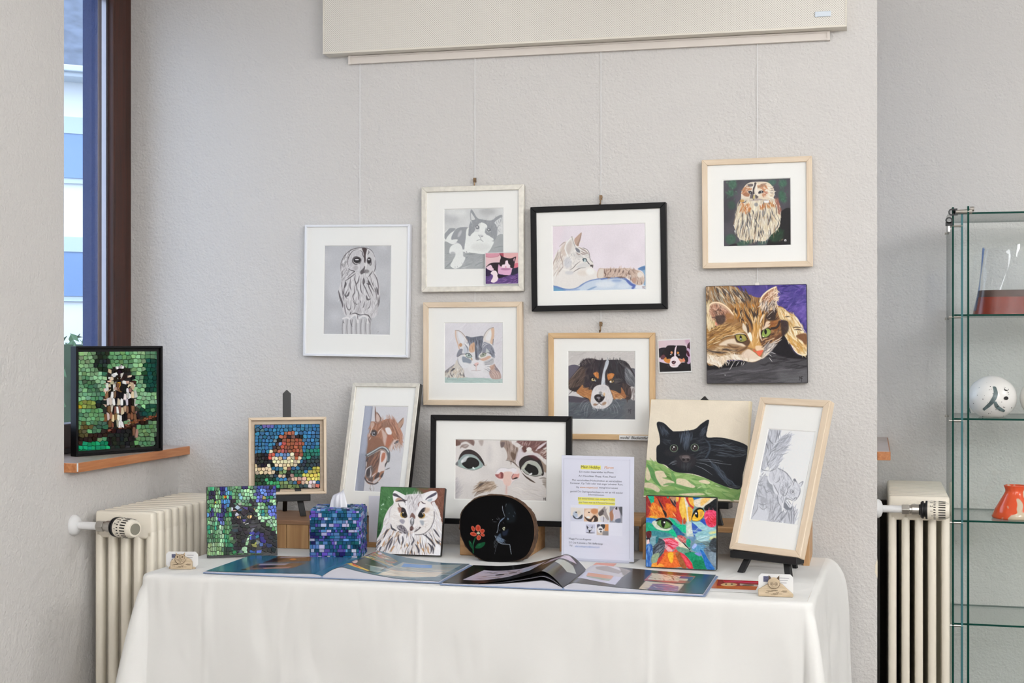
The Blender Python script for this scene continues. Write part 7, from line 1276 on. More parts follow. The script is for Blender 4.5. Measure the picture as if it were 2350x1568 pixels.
cells += lattice(560, 1535, 330, 1470, 104, 84, .2, rng, lambda x, y: inpoly(x, y, cp), lambda x, y: 25)
SH = [sh((170,168,172), "560,440 610,470 595,570 560,570"), sh((150,156,168), "615,490 690,430 770,490 700,550"), sh((150,120,110), "600,540 690,545 640,570 590,575"), sh((72,96,160), "695,545 800,512 780,562 730,565"), sh((88,86,156), "770,472 915,480 912,555 835,512"), sh((44,44,50), "750,605 840,520 930,590 830,685"), sh((160,170,182), "628,645 680,582 745,650 650,682"), sh((196,160,106), "668,692 722,658 722,735"), sh((206,170,114), "732,660 800,702 740,738"), sh((196,160,106), "888,690 930,640 935,735"), sh((214,176,122), "945,642 1002,645 1000,705 950,738"), sh((84,86,156), "790,740 885,740 855,792 805,792"), sh((220,212,202), "810,798 860,798 830,832"), sh((196,160,106), "1018,520 1060,498 1058,560"), sh((58,60,66), "560,865 725,835 725,890 560,905"), sh((70,74,80), "560,950 715,935 720,1005 572,1028"), sh((64,68,74), "945,795 1130,795 1125,835 940,835"), sh((78,84,88), "925,880 1120,855 1120,900 960,930"), sh((128,138,150), "955,985 1020,920 1075,928 985,1035"), sh((168,214,174), "905,1115 955,1070 1015,1055 985,1085"), sh((168,214,174), "880,1200 905,1130 955,1120 930,1190"), sh((164,210,170), "850,1300 870,1210 945,1190 915,1300"), sh((172,218,178), "820,1455 830,1310 912,1312 905,1465"), sh((84,106,192), "955,1085 1030,1100 1030,1165 950,1180"), sh((40,40,100), "1110,990 1180,1000 1165,1060 1110,1050"), sh((52,50,124), "1150,1090 1260,1110 1270,1180 1170,1190"), sh((44,100,130), "1050,1100 1140,1060 1160,1120 1070,1160"), sh((60,84,150), "1150,1240 1240,1220 1245,1310 1160,1320"), sh((180,178,90), "1055,1225 1112,1212 1075,1310 1045,1340"), sh((74,98,190), "1090,1400 1215,1385 1195,1465 1090,1470"), sh((46,76,136), "945,1395 1080,1370 1080,1460 945,1450"), sh((96,104,118), "740,1380 815,1370 812,1465 720,1465"), sh((36,36,40), "960,420 1050,340 1078,420 1000,480"), sh((150,160,150), "690,400 790,360 795,440 720,440"), sh((176,212,186), "925,440 1005,345 960,400"), sh((214,120,30), "400,240 430,225 425,300 398,290"), sh((206,110,26), "440,225 470,240 455,285 435,290"), sh((226,206,80), "200,385 235,338 255,400"), sh((222,204,70), "1250,285 1300,275 1308,315 1262,322"), sh((240,240,244), "800,862 940,808 940,822 810,872")]
cells = [c for c in cells if not any(inpoly(c[0][0], c[0][1], q) for _, q in SH)]
scol = {}
for c_, q in SH:
    ctr = (sum(a_ for a_, b_ in q)/len(q)+.123, sum(b_ for a_, b_ in q)/len(q)); scol[ctr] = c_; cells.append((ctr, q))
smp0 = sampler(A)
tiles(t, A, cells, W, H, -W/2, 0, 0, .006, lambda x, y: scol[(x, y)] if (x, y) in scol else smp0(x, y), rng, .93)
# owl mosaic on the sill
t = thing('owl_mosaic', 'green mosaic of a perched owl in a black frame on the window sill', 'mosaic', (-2.2393, 3.948, HT+.001), (0, 0, R(65.2)))
W, H = .3161, .331
rails(t, W, H, .0075, .030, M_blackframe, M_blackframe)
MB().box(-W/2+.007, W/2-.007, .012, .028, .007, H-.007).build('mosaic_base', M_grout, t)
A = design_owl(); rng = np.random.default_rng(5)
ob = [tuple(map(float, q.split(','))) for q in "490,560 530,420 600,310 720,295 850,340 900,430 920,640 960,760 950,1060 800,1090 660,1180 560,1170 500,1080 490,760".split()]
legs = [[(545,1270),(610,1270),(600,1400),(560,1390)], [(850,1200),(950,1180),(940,1320),(860,1370)]]
br = [(540,1175),(960,1045),(1230,975),(1230,1012),(960,1092),(660,1192),(540,1218)]
cells = lattice(118, 1228, 97, 1488, 62, 57, .12, rng, lambda x, y: not inpoly(x, y, ob) and not inpoly(x, y, br) and not any(inpoly(x, y, l) for l in legs), lambda x, y: 18*math.sin(x*.006)*math.cos(y*.005))
smp = sampler(A)
c2 = lattice(490, 960, 560, 1180, 36, 100, .16, rng, lambda x, y: inpoly(x, y, ob), lambda x, y: (725-x)*.06-6)+lattice(490, 960, 295, 560, 52, 52, .2, rng, lambda x, y: inpoly(x, y, ob), lambda x, y: 20)
for l in legs: c2 += lattice(540, 960, 1180, 1400, 30, 110, .1, rng, lambda x, y: inpoly(x, y, l), lambda x, y: 10)
c3 = lattice(540, 1230, 975, 1220, 40, 26, .1, rng, lambda x, y: inpoly(x, y, br), lambda x, y: -17)
own = set(p for p, q in c2); rr = np.random.default_rng(9)
OS = [((228,226,224), "645,310 690,300 690,345 660,355"), ((230,228,226), "740,305 790,310 750,355 725,340"), ((26,20,20), "590,320 640,310 655,380 590,390"), ((30,22,22), "790,335 850,350 860,395 800,380"), ((226,224,222), "612,405 660,390 682,430 640,445"), ((24,18,18), "600,445 670,440 680,500 640,520 590,495"), ((24,18,18), "745,420 815,405 800,490 745,500"), ((228,226,222), "712,410 770,390 740,450 715,490"), ((236,234,230), "672,468 692,462 692,492 674,490"), ((228,222,214), "535,452 585,455 580,485 530,485"), ((216,190,160), "525,505 590,505 585,530 522,530"), ((210,190,166), "820,440 880,430 870,460 815,470"), ((214,186,150), "790,510 845,510 835,555 770,555"), ((150,146,144), "600,560 660,515 665,535 615,580"), ((206,180,150), "508,660 580,615 585,635 520,675")]
OSC = {}
for c_, p_ in OS:
    q = [tuple(map(float, k_.split(','))) for k_ in p_.split()]; c2 = [e for e in c2 if not inpoly(e[0][0], e[0][1], q)]
    ctr = (sum(a_ for a_, b_ in q)/len(q)+.123, sum(b_ for a_, b_ in q)/len(q)); OSC[ctr] = c_; c2.append((ctr, q))
beak = ((695, 560), [(672, 525), (715, 520), (712, 580), (697, 615), (680, 580)])
def ocol(x, y):
    if (x, y) == beak[0]: return (196, 140, 48)
    if (x, y) in OSC: return OSC[(x, y)]
    return owl_shard_colour(x, y, rr) if (x, y) in own else smp(x, y)
in_ = .0135
x0_ = -W/2+.013; 
tiles(t, A, cells+c2+c3+[beak], W-.030, H-.030, x0_, .0145, .012, .004, ocol, rng, .94)
# ---------------------------------------------------------------- pictures standing on the table
A = art_kitten_eyes()
framed('framed_picture', 'close-up painting of wide kitten eyes and pink nose in black frame', 'picture', (-1.0797, 4.1181, TZ+.0755), (-.03, 0, R(1.8)), .4333, .3284, .0165, .022, M_blackframe, M_blackframe, A, (-.4333/2+.0745, .4333/2-.0745, .0735, .3284-.0725))
A = art_horse()
framed('framed_picture', 'chestnut horse head with halter in a tall leaning silver frame', 'picture', (-1.4892, 4.121, TZ+.092), (R(-14.8), 0, R(-6.9)), .2335, .418, .0125, .024, M_silver, M_silver, A, (-.071, .083, .074, .347), side=M_silver_dk)
A = art_squirrel()
framed('framed_picture', 'pencil drawing of a squirrel in a tall birch frame on easel', 'picture', (-.2788, 3.8472, TZ+.0605), (R(-20), R(1.0), R(-27)), .2190, .4350, .0185, .026, M_birch, M_birch_v, A, (-.069, .079, .087, .348))
easel('black table easel holding the squirrel drawing', (-.2788, 3.8472, TZ+.001), (0, 0, R(-27)), .0585, R(20), .36, None, .205, .006)
A = art_black_cat()
canvas('canvas_painting', 'canvas of a black cat lying on green blanket before cream background', (-.4975, 4.0929, TZ+.1705), (R(-13.2), 0, R(-11)), .3045, .2925, .016, A, M_canvas_cream)
easel('black table easel holding the black cat canvas', (-.4975, 4.0929, TZ+.1005), (0, 0, R(-11)), .069, R(13.2), .364, None, .215, .008)
A = art_white_owl()
canvas('canvas_painting', 'square canvas of a white long-eared owl with amber eyes', (-1.3074, 3.9356, TZ+.005), (R(-15), 0, R(1.9)), .1986, .1989, .017, A, M_black)
A = art_colour_cat()
canvas('canvas_painting', 'square canvas of a rainbow coloured cat face with black edges', (-.5069, 3.892, TZ+.003), (R(-1.2), 0, R(-3.6)), .1976, .1975, .018, A, M_black)
# wood slice with a black painted face
pose = Matrix.Translation((*atZ(1143, 1290.5, TZ)[:2], TZ+.004)) @ Euler((R(-8), 0, R(2))).to_matrix().to_4x4()
inv = pose.inverted()
def on_plane(px, py):
    r = inv.to_3x3() @ Vector(ray(px, py)); o = inv @ Vector((0, 0, CZ)); k = -o.y/r.y; q = o+r*k; return q.x, q.z
t = thing('wood_slice', 'bark-edged wood slice painted black with a cat and red flower', 'wood slice', pose.translation, pose.to_euler())
out = "50,690 60,560 110,400 230,250 400,135 600,80 800,65 1000,85 1200,150 1380,270 1500,400 1580,560 1620,760 1615,950 1560,1150 1470,1320 1330,1420 1150,1460 900,1480 700,1475 560,1450 420,1370 300,1280 200,1170 110,1010 60,850"
zo = _smooth(_pp(out), True, 4)
loop = [on_plane(1050+x*.10845, 1130+y*.10845) for x, y in zo]
lift = min(z for x, z in loop); n = len(loop); rr = random.Random(4)
b = MB(); v = []; cx = sum(x for x, z in loop)/n; cz = sum(z for x, z in loop)/n
ringd = [(0, 1.0), (.004, 1.03), (.018, 1.045), (.036, 1.04), (.044, 1.0)]
for d_, s_ in ringd:
    for i, (x, z) in enumerate(loop):
        k = s_+(rr.uniform(-.012, .012) if 1 < s_ else 0)
        v.append((cx+(x-cx)*k, d_, max(cz+(z-cz)*k, d_*.142)))
f = [((j)*n+i, (j)*n+(i+1) % n, (j+1)*n+(i+1) % n, (j+1)*n+i) for j in range(len(ringd)-1) for i in range(n)]+[tuple(range((len(ringd)-1)*n, len(ringd)*n))]
b.add(v, f); b.build('bark', mat('tree_bark', (84, 60, 42), .9, noise=(70, .45), bump=(120, .8, .004)), t, smooth=True, angle=50)
A = art_wood_slice()
co = [on_plane(*q) for q in A.quad]; lx0 = (co[0][0]+co[3][0])/2; lx1 = (co[1][0]+co[2][0])/2; lz0 = (co[2][1]+co[3][1])/2; lz1 = (co[0][1]+co[1][1])/2
lp = loop
def keepf(u, v_):
    X = lx0+(lx1-lx0)*u; Z = lz1+(lz0-lz1)*v_; r = np.zeros(len(X), bool)
    for i in range(len(lp)):
        a, b_ = lp[i], lp[i-1]
        if a[1] != b_[1]: r ^= ((a[1] > Z) != (b_[1] > Z)) & (X < (b_[0]-a[0])*(Z-a[1])/(b_[1]-a[1])+a[0])
    return r
MB().add([(x, .0012, z) for x, z in loop], [tuple(range(n-1, -1, -1))]).build('painted_face', mat('black_lacquer', (11, 10, 11), .7, spec=.05), t)
picture('painting', A, flat(lx0, lx1, lz0, lz1, .0004), M_matt, t, keepf)
MB().box(-.012, .012, .044, .085, .0125, .05).build('rear_prop', M_riser, t)
# ---------------------------------------------------------------- flyer in a clear stand
W, H = .2116, .2972
t = thing('flyer_stand', 'white printed flyer with yellow highlighted lines in clear stand', 'flyer', (-.7549, 3.9749, TZ+.003), (R(-.6), 0, R(-3.4)))
M_paper = mat('flyer_paper', (228, 228, 240), .6); M_acr = glass_mat('acrylic', (.97, .98, 1.), 1.4)
MB().box(-W/2, W/2, .001, .0018, .001, H).build('paper', M_paper, t)
MB().add([(-W/2-.001, 0, 0), (W/2+.001, 0, 0), (W/2+.001, 0, H+.001), (-W/2-.001, 0, H+.001)], [(0, 1, 2, 3)]).build('acrylic_front', M_acr, t)
MB().box(-W/2-.001, W/2+.001, -.012, .075, -.0018, -.0004).build('acrylic_foot', M_acr, t)
def fpos(zx, zy):
    """crop coordinates of the flyer -> local x, z"""
    Hq = FH @ np.array([1285+zx*.1626, 1045+zy*.1626, 1]); u, v_ = Hq[0]/Hq[2], Hq[1]/Hq[2]
    return -W/2+u*W, H*(1-v_)
FH = homography([(1287.4,1047),(1454,1049.6),(1456.2,1293),(1289,1281)], [(0,0),(1,0),(1,1),(0,1)])
M_blue_soft = 0; M_yel = mat('highlighter', (244, 236, 96), .6); M_orange = mat('orange_ink', (240, 170, 110), .6); M_grey = mat('grey_ink', (116, 116, 128), .6); M_blue = mat('blue_ink', (150, 172, 216), .6); M_line = mat('pale_rule', (206, 206, 220), .6)
def ftext(zx, zy, body, size, m, bold=.0, shear=0., width=None):
    x, z = fpos(zx, zy); o = text_mesh('lettering', body, size, m, t, Matrix.Translation((x, .0004, z)) @ Matrix.Rotation(R(90), 4, 'X'), bold, shear=shear)
    if width:
        ex = max(v.co.x for v in o.data.vertices); s_ = (fpos(zx+width, zy)[0]-x)/ex
        for v in o.data.vertices: v.co.x *= s_
def fbox(a, b_, c, d_, m, y=.0007):
    x0, z1 = fpos(a, b_); x1 = fpos(c, d_)[0]; z0 = fpos(a, d_)[1]; MB().box(x0, x1, y, y+.0004, z0, z1).build('printed_block', m, t)
for a in ((48, 58, 985, 62), (48, 1432, 985, 1470), (46, 58, 49, 1440), (983, 62, 987, 1470)): fbox(a[0], a[1], a[2], max(a[3], a[1]+3), M_line)
fbox(280, 148, 562, 204, M_yel); fbox(246, 592, 772, 642, M_yel); fbox(255, 650, 772, 692, M_yel)
ftext(283, 190, 'Main Hobby', .0115, mat('dark_olive_ink', (60, 56, 20), .6), 0, width=268); ftext(610, 196, 'Moren', .0115, M_orange, 0, .25, width=135)
for zx, zy, s_, wd in ((258, 250, 'Ech molen Deierebiller no Photo', 490), (252, 308, 'Art Hausdéier Mupp, Kaaz, Päerd', 522), (160, 366, 'Mat verschidden Moltechniken an verschidden', 706), (136, 408, 'Formater. Op Toile oder mat enger scheiner Rum.', 748), (216, 464, 'Op', 44), (542, 472, 'meng Internetsäit', 268), (138, 522, 'gesidd Dir Optragsarbechten vu mir an vill weider', 748), (388, 570, 'Informatiounen', 226), (248, 622, 'Ech ënnerstëtzen mat mengem Hobby', 522), (257, 674, 'ons Frënn mat de 4 Patten( Streuner)', 508), (124, 1180, 'Maggy Ferron-Kugener', 318), (124, 1234, '217 Cité R.Schmitz L-7381 Bofferdange', 480), (136, 1276, 'Mail :', 50)):
    ftext(zx, zy, s_, .0072, M_grey, 0, width=wd)
ftext(272, 466, 'www.mageni.net', .0072, M_orange, 0, width=252); ftext(208, 1284, 'mferronkugener@icloud.com', .0068, M_blue, 0, width=350); fbox(206, 1288, 556, 1289.2, M_blue)
A = art_flyer_photos(); c0 = fpos(144, 699); c1 = fpos(882, 1148)
picture('printed_photos', A, flat(c0[0], c1[0], c1[1], c0[1], .0006), M_paint, t)
p = atZ(1362, 1299, TZ+.001); tag(MB().box(-.004, .055, -.03, .05, 0, .0006).build('pink_slip', mat('pink_paper', (236, 170, 156), .7)), 'pink paper slip lying under the clear flyer stand', 'paper').location = (p[0], p[1]+.008, TZ+.0004)
# white card on a thin wooden base behind the owl canvas
p = atZ(858, 1254, TZ)
t = thing('card_stand', 'plain white card on thin wooden base behind the white owl canvas', 'card', (p[0], p[1]-.022, TZ+.0005), (0, 0, R(4)))
MB().box(-.02, .06, -.004, .02, 0, .0145).build('base', M_riser, t, bevel=.001); MB().box(-.010, .055, .006, .0075, .0145, .155).build('card', M_paper, t)
# ---------------------------------------------------------------- mosaic tissue box
bw_ = .139; hb = .139; a = R(12.4)
p = atZ(711, 1284, TZ)
t = thing('tissue_box', 'cube tissue box covered in blue and violet mosaic tiles', 'tissue box', (p[0], p[1], TZ+.0005), (0, 0, a))
t.location = (p[0]+.0025, p[1]+.003, TZ+.0005)
s_ = .0185
b = MB().box(0, bw_, 0, bw_, 0, hb-.004)
b.box(0, bw_, 0, bw_*.36, hb-.004, hb).box(0, bw_, bw_*.64, bw_, hb-.004, hb).box(0, bw_*.27, bw_*.36, bw_*.64, hb-.004, hb).box(bw_*.73, bw_, bw_*.36, bw_*.64, hb-.004, hb)
b.build('box', mat('box_adhesive', (26, 74, 110), .7), t)
rng = np.random.default_rng(8)
PAL = [(24,84,120)]*5+[(16,70,92)]*4+[(30,102,146)]*4+[(84,130,190)]*3+[(100,150,206)]*2+[(100,86,190)]*7+[(30,28,96)]*2+[(176,180,222)]*3+[(190,196,226)]*2+[(20,96,110)]*3
cnt = 0; rest = MB(); rcol = []
def box_face(fn, Wd, Hd, hole=None):
    global cnt
    z = 0.
    while z < Hd-.003:
        hz = min(.0098*rng.choice([.8, 1., 1., 1.25]), Hd-z); x = -.004*rng.random()
        while x < Wd-.002:
            wx = min(.0105*rng.choice([.65, .85, 1., 1.35, 1.6]), Wd-x); th = .0035*rng.uniform(.7, 1.4)
            cx, cz_ = x+wx/2, z+hz/2
            if not (hole and hole[0] < cx < hole[1] and hole[2] < cz_ < hole[3]):
                g = .0002; c = np.clip(np.array(PAL[rng.integers(len(PAL))], float)*rng.uniform(.78, .98)+rng.normal(size=3)*4, 4, 245)/255.
                q = [(x+g, z+g), (x+wx-g, z+g), (x+wx-g, z+hz-g), (x+g, z+hz-g)]
                e = .0005; q2 = [(x+g+e, z+g+e), (x+wx-g-e, z+g+e), (x+wx-g-e, z+hz-g-e), (x+g+e, z+hz-g-e)]
                v = [fn(u, w2, 0) for u, w2 in q]+[fn(u, w2, th) for u, w2 in q2]
                f_ = [(4, 5, 6, 7)]+[(i, (i+1) % 4, (i+1) % 4+4, i+4) for i in range(4)]
                if cnt < 300:
                    o = MB().add(v, f_).build('mosaic_tile', M_tile, t); set_cols(o.data, np.tile(c, (8, 1))); cnt += 1
                else: rest.add(v, f_); rcol.extend([c]*8)
            x += wx
        z += hz
box_face(lambda u, w2, h: (u, -h, w2), bw_, hb)
box_face(lambda u, w2, h: (u, w2, hb+h), bw_, bw_, (bw_*.26, bw_*.74, bw_*.34, bw_*.66))
box_face(lambda u, w2, h: (bw_+h, u, w2), bw_, hb)
box_face(lambda u, w2, h: (-h, u, w2), bw_, hb); box_face(lambda u, w2, h: (u, bw_+h, w2), bw_, hb)
o = rest.build('mosaic_tiles', M_tile, t); set_cols(o.data, np.array(rcol)); o['kind'] = 'stuff'
# paper tissue pulled up through the slot
t2 = thing('paper_tissue', 'white paper tissue sticking up out of the blue mosaic box', 'tissue', (t.location.x, t.location.y, TZ+hb), (0, 0, a))
def tis(u, v_):
    l = -.024+.012*v_+.010*max(0, v_-.45); r_ = .028-.012*v_**1.4
    if v_ > .72: l += (v_-.72)*.095
    x = bw_*.47+l+(r_-l)*u
    y = bw_*.5+.010*math.sin(u*7+v_*1.5)*(1-v_*.75)+.004*math.sin(u*15)
    return (x, y, -.002+.060*v_*(1-.10*(1-u)*v_))
MB().grid(tis, 26, 16).build('tissue_sheet', mat('tissue_paper', (240, 240, 246), .9, spec=.1), t2, smooth=True)
# ---------------------------------------------------------------- open photo books
M_cover = mat('grey_blue_cover', (128, 146, 178), .45); M_pages = mat('page_block', (194, 194, 204), .7)
def book(name, label, xs, x0, x1, y0, y1, lift, hl, hr, pl, pr, fan=0, z=TZ):
    """xs spine x; pages bulge to hl / hr beside the spine"""
    t = thing(name, label, 'book', (xs, y0, z+.001))
    D = y1-y0
    def prof(h, w_, base, thick=None):
        thick = h >= .02 if thick is None else thick
        # height of the page surface at distance s (0 at spine .. 1 at fore edge)
        def f(s):
            if not thick: return base+h*(math.sin(min(1, s/.10)*math.pi/2)**.8)*(1-s)**1.6 if s > 0 else base*.3
            return base+h*math.sin(min(1., s/.18)*math.pi/2)*(1-min(1, max(0, (s-.18)/.62))**1.0)**1.7
        return f
    bl = .0058
    for sx, w_, h, A, k in ((-1, xs-x0, hl, pl, 0), (1, x1-xs, hr, pr, 1)):
        MB().box(min(0, sx*w_), max(0, sx*w_), -.003, D+.003, 0, .003).build('cover_board', M_cover, t, bevel=.001, seg=1)
        f = prof(h, w_, bl)
        we = w_-.006
        n_ = 40; b = MB(); v = []
        for i in range(n_+1):
            s = (i/n_)**1.5; x = sx*(s*we)
            zz = .003+.001 if i == 0 else max(.0035, f(s)-.0004 if not (fan and k == 0) else prof(h*.42, w_, bl, True)(s)-.0006)
            v += [(x, 0, .003), (x, 0, zz), (x, D, .003), (x, D, zz)]
        fs = []
        for i in range(n_):
            q = i*4; fs += [(q, q+1, q+5, q+4), (q+2, q+6, q+7, q+3), (q+1, q+3, q+7, q+5)]
        b.add(v, fs+[(n_*4, n_*4+1, n_*4+3, n_*4+2)]); b.build('page_block', M_pages, t)
        im = A.out(); hh, ww = im.shape[:2]
        def surf(u, v_, f=f, sx=sx, we=we):
            s = 1-u if sx < 0 else u
            return (sx*s*we, (1-v_)*D, np.array([f(q)+.0006 for q in s]))
        o = picture('printed_page', A, surf, M_print, t)
        o.data.polygons.foreach_set('use_smooth', [True]*len(o.data.polygons))
        if fan and k == 0:
            # loose leaves fanning up under the top page
            for j, hh_ in enumerate((.54, .68, .84)):
                b = MB(); f2 = prof(h*hh_, w_, bl)
                b.grid(lambda u, v_, f2=f2: (-(u**1.3)*we*.7, v_*D, f2(u**1.3*.7)-.0006), 30, 1); b.build('loose_leaf', M_pages if j % 2 else M_print_dark, t, smooth=True)
    MB().tube([(0, -.003, .0035), (0, D+.003, .0035)], .0034, 8).build('spine', M_cover, t)
    return t
M_print_dark = mat('dark_leaf', (30, 28, 30), .2)
book('photo_book', 'open photo book with teal pages at the left of table', -1.404, -1.746, -1.077, 3.512, 3.806, 0, .006, .026, page_teal_left(), page_teal_right())
t = book('photo_book', 'open photo book with black curled pages at table centre', -.750, -1.0735, -.394, 3.492, 3.788, 0, .040, .017, page_black_left(), page_grey_right(), fan=1)
p = atZ(1690, 1345, TZ)
t = thing('photo_print', 'orange and red photo print lying right of the open books', 'photo', (p[0], p[1], TZ+.0008))
MB().box(-.065, .060, -.098, .082, 0, .0008).build('paper', M_white, t)
picture('photo', print_orange(), lambda u, v_: (-.058+.112*u, .076-.138*v_, np.full_like(u, .0011)), M_print, t)
# ---------------------------------------------------------------- carved wooden card holders
M_carved = wood('carved_limewood', (184, 164, 136), (210, 190, 162), 0, 60, .7); M_burn = mat('burnt_line', (96, 78, 60), .8); M_carddark = mat('card_picture', (90, 92, 120), .6, noise=(400, .6))
def holder(label, loc, rz, cat_face):
    t = thing('card_holder', label, 'card holder', loc, (0, 0, rz), group='carved wooden card holders')
    if not cat_face: prof = [(-.030, 0), (.030, 0), (.030, .020), (.026, .027), (.010, .034), (-.012, .034), (-.026, .026), (-.030, .018)]
    else: prof = [(-.042, 0), (.042, 0), (.043, .006), (.016, .030), (.004, .036), (-.010, .036), (-.030, .024), (-.043, .016)]
    MB().prism(prof, 0, .012).build('front_plate', M_carved, t, bevel=.002)
    MB().prism([(-.036, 0), (.036, 0), (.036, .022), (.02, .03), (-.02, .03), (-.036, .022)], .018, .026).build('rear_plate', M_carved, t, bevel=.002)
    MB().box(-.036, .036, .010, .020, 0, .006).build('base', M_carved, t)
    cw, ch = (.0445, .047) if not cat_face else (.042, .054); r_ = .007
    c = [(-cw, .004+r_), (-cw+r_, .004), (cw-r_, .004), (cw, .004+r_), (cw, ch-r_), (cw-r_, ch), (-cw+r_, ch), (-cw, ch-r_)]
    cd = MB().prism(c, .013, .0135).build('business_card', M_white, t)
    for (a0, a1, b0, b1) in (((-.029, -.015, .030, .040), (-.029, -.022, .017, .027)) if not cat_face else ((-.030, -.013, .034, .048),)): MB().box(a0, a1, .0126, .013, b0, b1).build('card_picture', M_carddark, cd)
    for k in range(3): MB().box(.014-.01*(cat_face), .032-.003*k, .0127, .013, ch-.010-.006*k, ch-.009-.006*k).build('card_text', M_grey, cd)
    cx, cz = (-.001, .029) if not cat_face else (-.004, .034)
    hr = .0145
    n = 22
    MB().prism([(cx+hr*1.05*math.cos(2*math.pi*k/n), cz+hr*.95*math.sin(2*math.pi*k/n)) for k in range(n)], -.004, .001).build('face', M_carved, t, bevel=.0015)
    def ring(x, z, r0, r1, y, m, nm):
        MB().lathe([(r0, 0), (r0, .0022), (r1, .0022), (r1, 0)], 18, 0, Matrix.Translation((x, y, z)) @ Matrix.Rotation(R(90), 4, 'X')).build(nm, m, t)
    ex = .0068 if not cat_face else .0052; er = .0062 if not cat_face else .0034; ez = cz+(.006 if not cat_face else -.002)
    for s in (-1, 1):
        ring(cx+s*ex, ez, er*.72, er, -.0035, M_carved, 'eye_ring'); ring(cx+s*ex, ez, .0005, er*.3, -.004, M_burn, 'pupil'); ring(cx+s*ex, ez, er*1.0, er*1.12, -.0032, M_burn, 'eye_outline')
        b = MB(); zt = cz+hr*.75
        b.add([(cx+s*.005, -.002, zt), (cx+s*.013, -.002, zt-.004), (cx+s*.013, -.001, zt+.008), (cx+s*.009, -.005, zt)], [(0, 1, 2), (0, 3, 1), (1, 3, 2), (0, 2, 3)]).build('ear', M_carved if not cat_face else M_burn, t)
    if not cat_face: MB().add([(cx-.0025, -.004, cz+.003), (cx+.0025, -.004, cz+.003), (cx, -.0035, cz-.007), (cx, -.0085, cz+.0005)], [(0, 3, 1), (1, 3, 2), (2, 3, 0)]).build('beak', M_carved, t)
    else: MB().tube([(cx, -.004, cz-.006), (cx, -.0075, cz-.006)], .003, 10).build('nose', M_carved, t)
    g = MB(); rr = random.Random(2)
    for k in range(16):
        x = rr.uniform(-.026, .018); z = rr.uniform(.003, .016); l = rr.uniform(.006, .016); g.box(x, min(x+l, .028), -.0004, .0002, z, z+.0006)
    for k in range(20):
        an = math.pi+math.pi*k/19; x = cx+hr*.98*math.cos(an); z = cz+hr*.92*math.sin(an); g.box(x-.0008, x+.0008, -.0044, -.0038, z-.0006, z+.0006)
    if not cat_face:
        for k in range(18):
            x = cx+rr.uniform(-.010, .010); z = cz-rr.uniform(.002, .009); g.box(x-.0003, x+.0003, -.0044, -.0038, z-.001, z+.001)
    g.build('carved_lines', M_burn, t)
    return t
p = atZ(415, 1308, TZ); holder('owl-faced wooden card holder on left front table corner', (p[0], p[1], TZ+.0008), R(12), False)
p = atZ(1780, 1371, TZ); holder('cat-faced wooden card holder on right front table corner', (p[0], p[1], TZ+.0008), R(2), True)
# ---------------------------------------------------------------- glass display cabinet at the right
M_cab = glass_mat('cabinet_glass', (.972, .99, .984), 1.3); M_edge = mat('green_glass_edge', (2, 62, 52), .45, spec=.12); M_edge2 = mat('pale_glass_edge', (64, 118, 124), .4, spec=.15)
YC = 4.80
zt = atY(2222, 489, YC)[2]
t = thing('glass_cabinet', 'frameless glass display cabinet with green edges by the far wall', 'display cabinet', (.255, YC, 0))
ox = .255
X1 = .93; DP = .36
def panel(name, x0, x1, y0, y1, z0, z1, edge=M_edge):
    """thin glass plate: broad faces clear, narrow faces green"""
    o = MB().box(x0, x1, y0, y1, z0, z1).build(name, [M_cab, edge], t)
    d = (x1-x0, y1-y0, z1-z0); k = d.index(min(d))
    for p in o.data.polygons:
        if abs(p.normal[k]) < .5: p.material_index = 1
    return o
xa = atY(2187, 700, YC)[0]-ox; xb = atY(2208, 700, YC)[0]-ox; xc = atY(2222, 700, YC-.012)[0]-ox
ztop2 = atY(2222, 474, YC)[2]
panel('side_panel', xa-.003, xa+.003, 0, DP, .06, zt+.02)
panel('front_strip', xb-.003, xb+.003, .0, .02, .06, zt+.0, M_edge2)
panel('side_panel', X1-.006, X1, 0, DP, .06, zt)
panel('back_panel', xa+.004, X1-.007, DP-.006, DP, .06, zt)
panel('door', xc-.003, xc+.003, -.014, .004, .06, ztop2)
panel('top_panel', xa+.004, X1, 0, DP-.007, zt-.004, zt+.002)
zs = [atY(2240, y, YC)[2] for y in (723.5, 962.5, 1197.5, 1434.5)]
for z in zs: panel('shelf', xa+.004, X1-.007, .003, DP-.008, z-.003, z+.003)
panel('shelf', xa+.004, X1-.007, .003, DP-.008, .10, .106)
MB().box(xa, X1, 0, DP, 0, .06).build('plinth', mat('cabinet_plinth', (60, 60, 62), .5), t)
for z in zs+[zt-.035]:
    MB().tube([(xa-.012, .004, z-.006), (xb+.003, .004, z-.006)], .0042, 10).build('shelf_clip', M_chrome, t); MB().tube([(xa-.004, DP*.9, z-.006), (xa-.010, DP*.9, z-.006)], .004, 8).build('shelf_pin', M_chrome, t)
lk = MB().tube([(xb-.02, -.006, zt+.004), (xc+.012, -.006, zt+.004)], [.006, .009], 16).tube([(xc+.006, -.006, zt+.012), (xc+.018, -.006, zt+.012)], .008, 14).build('lock', M_chrome, t)
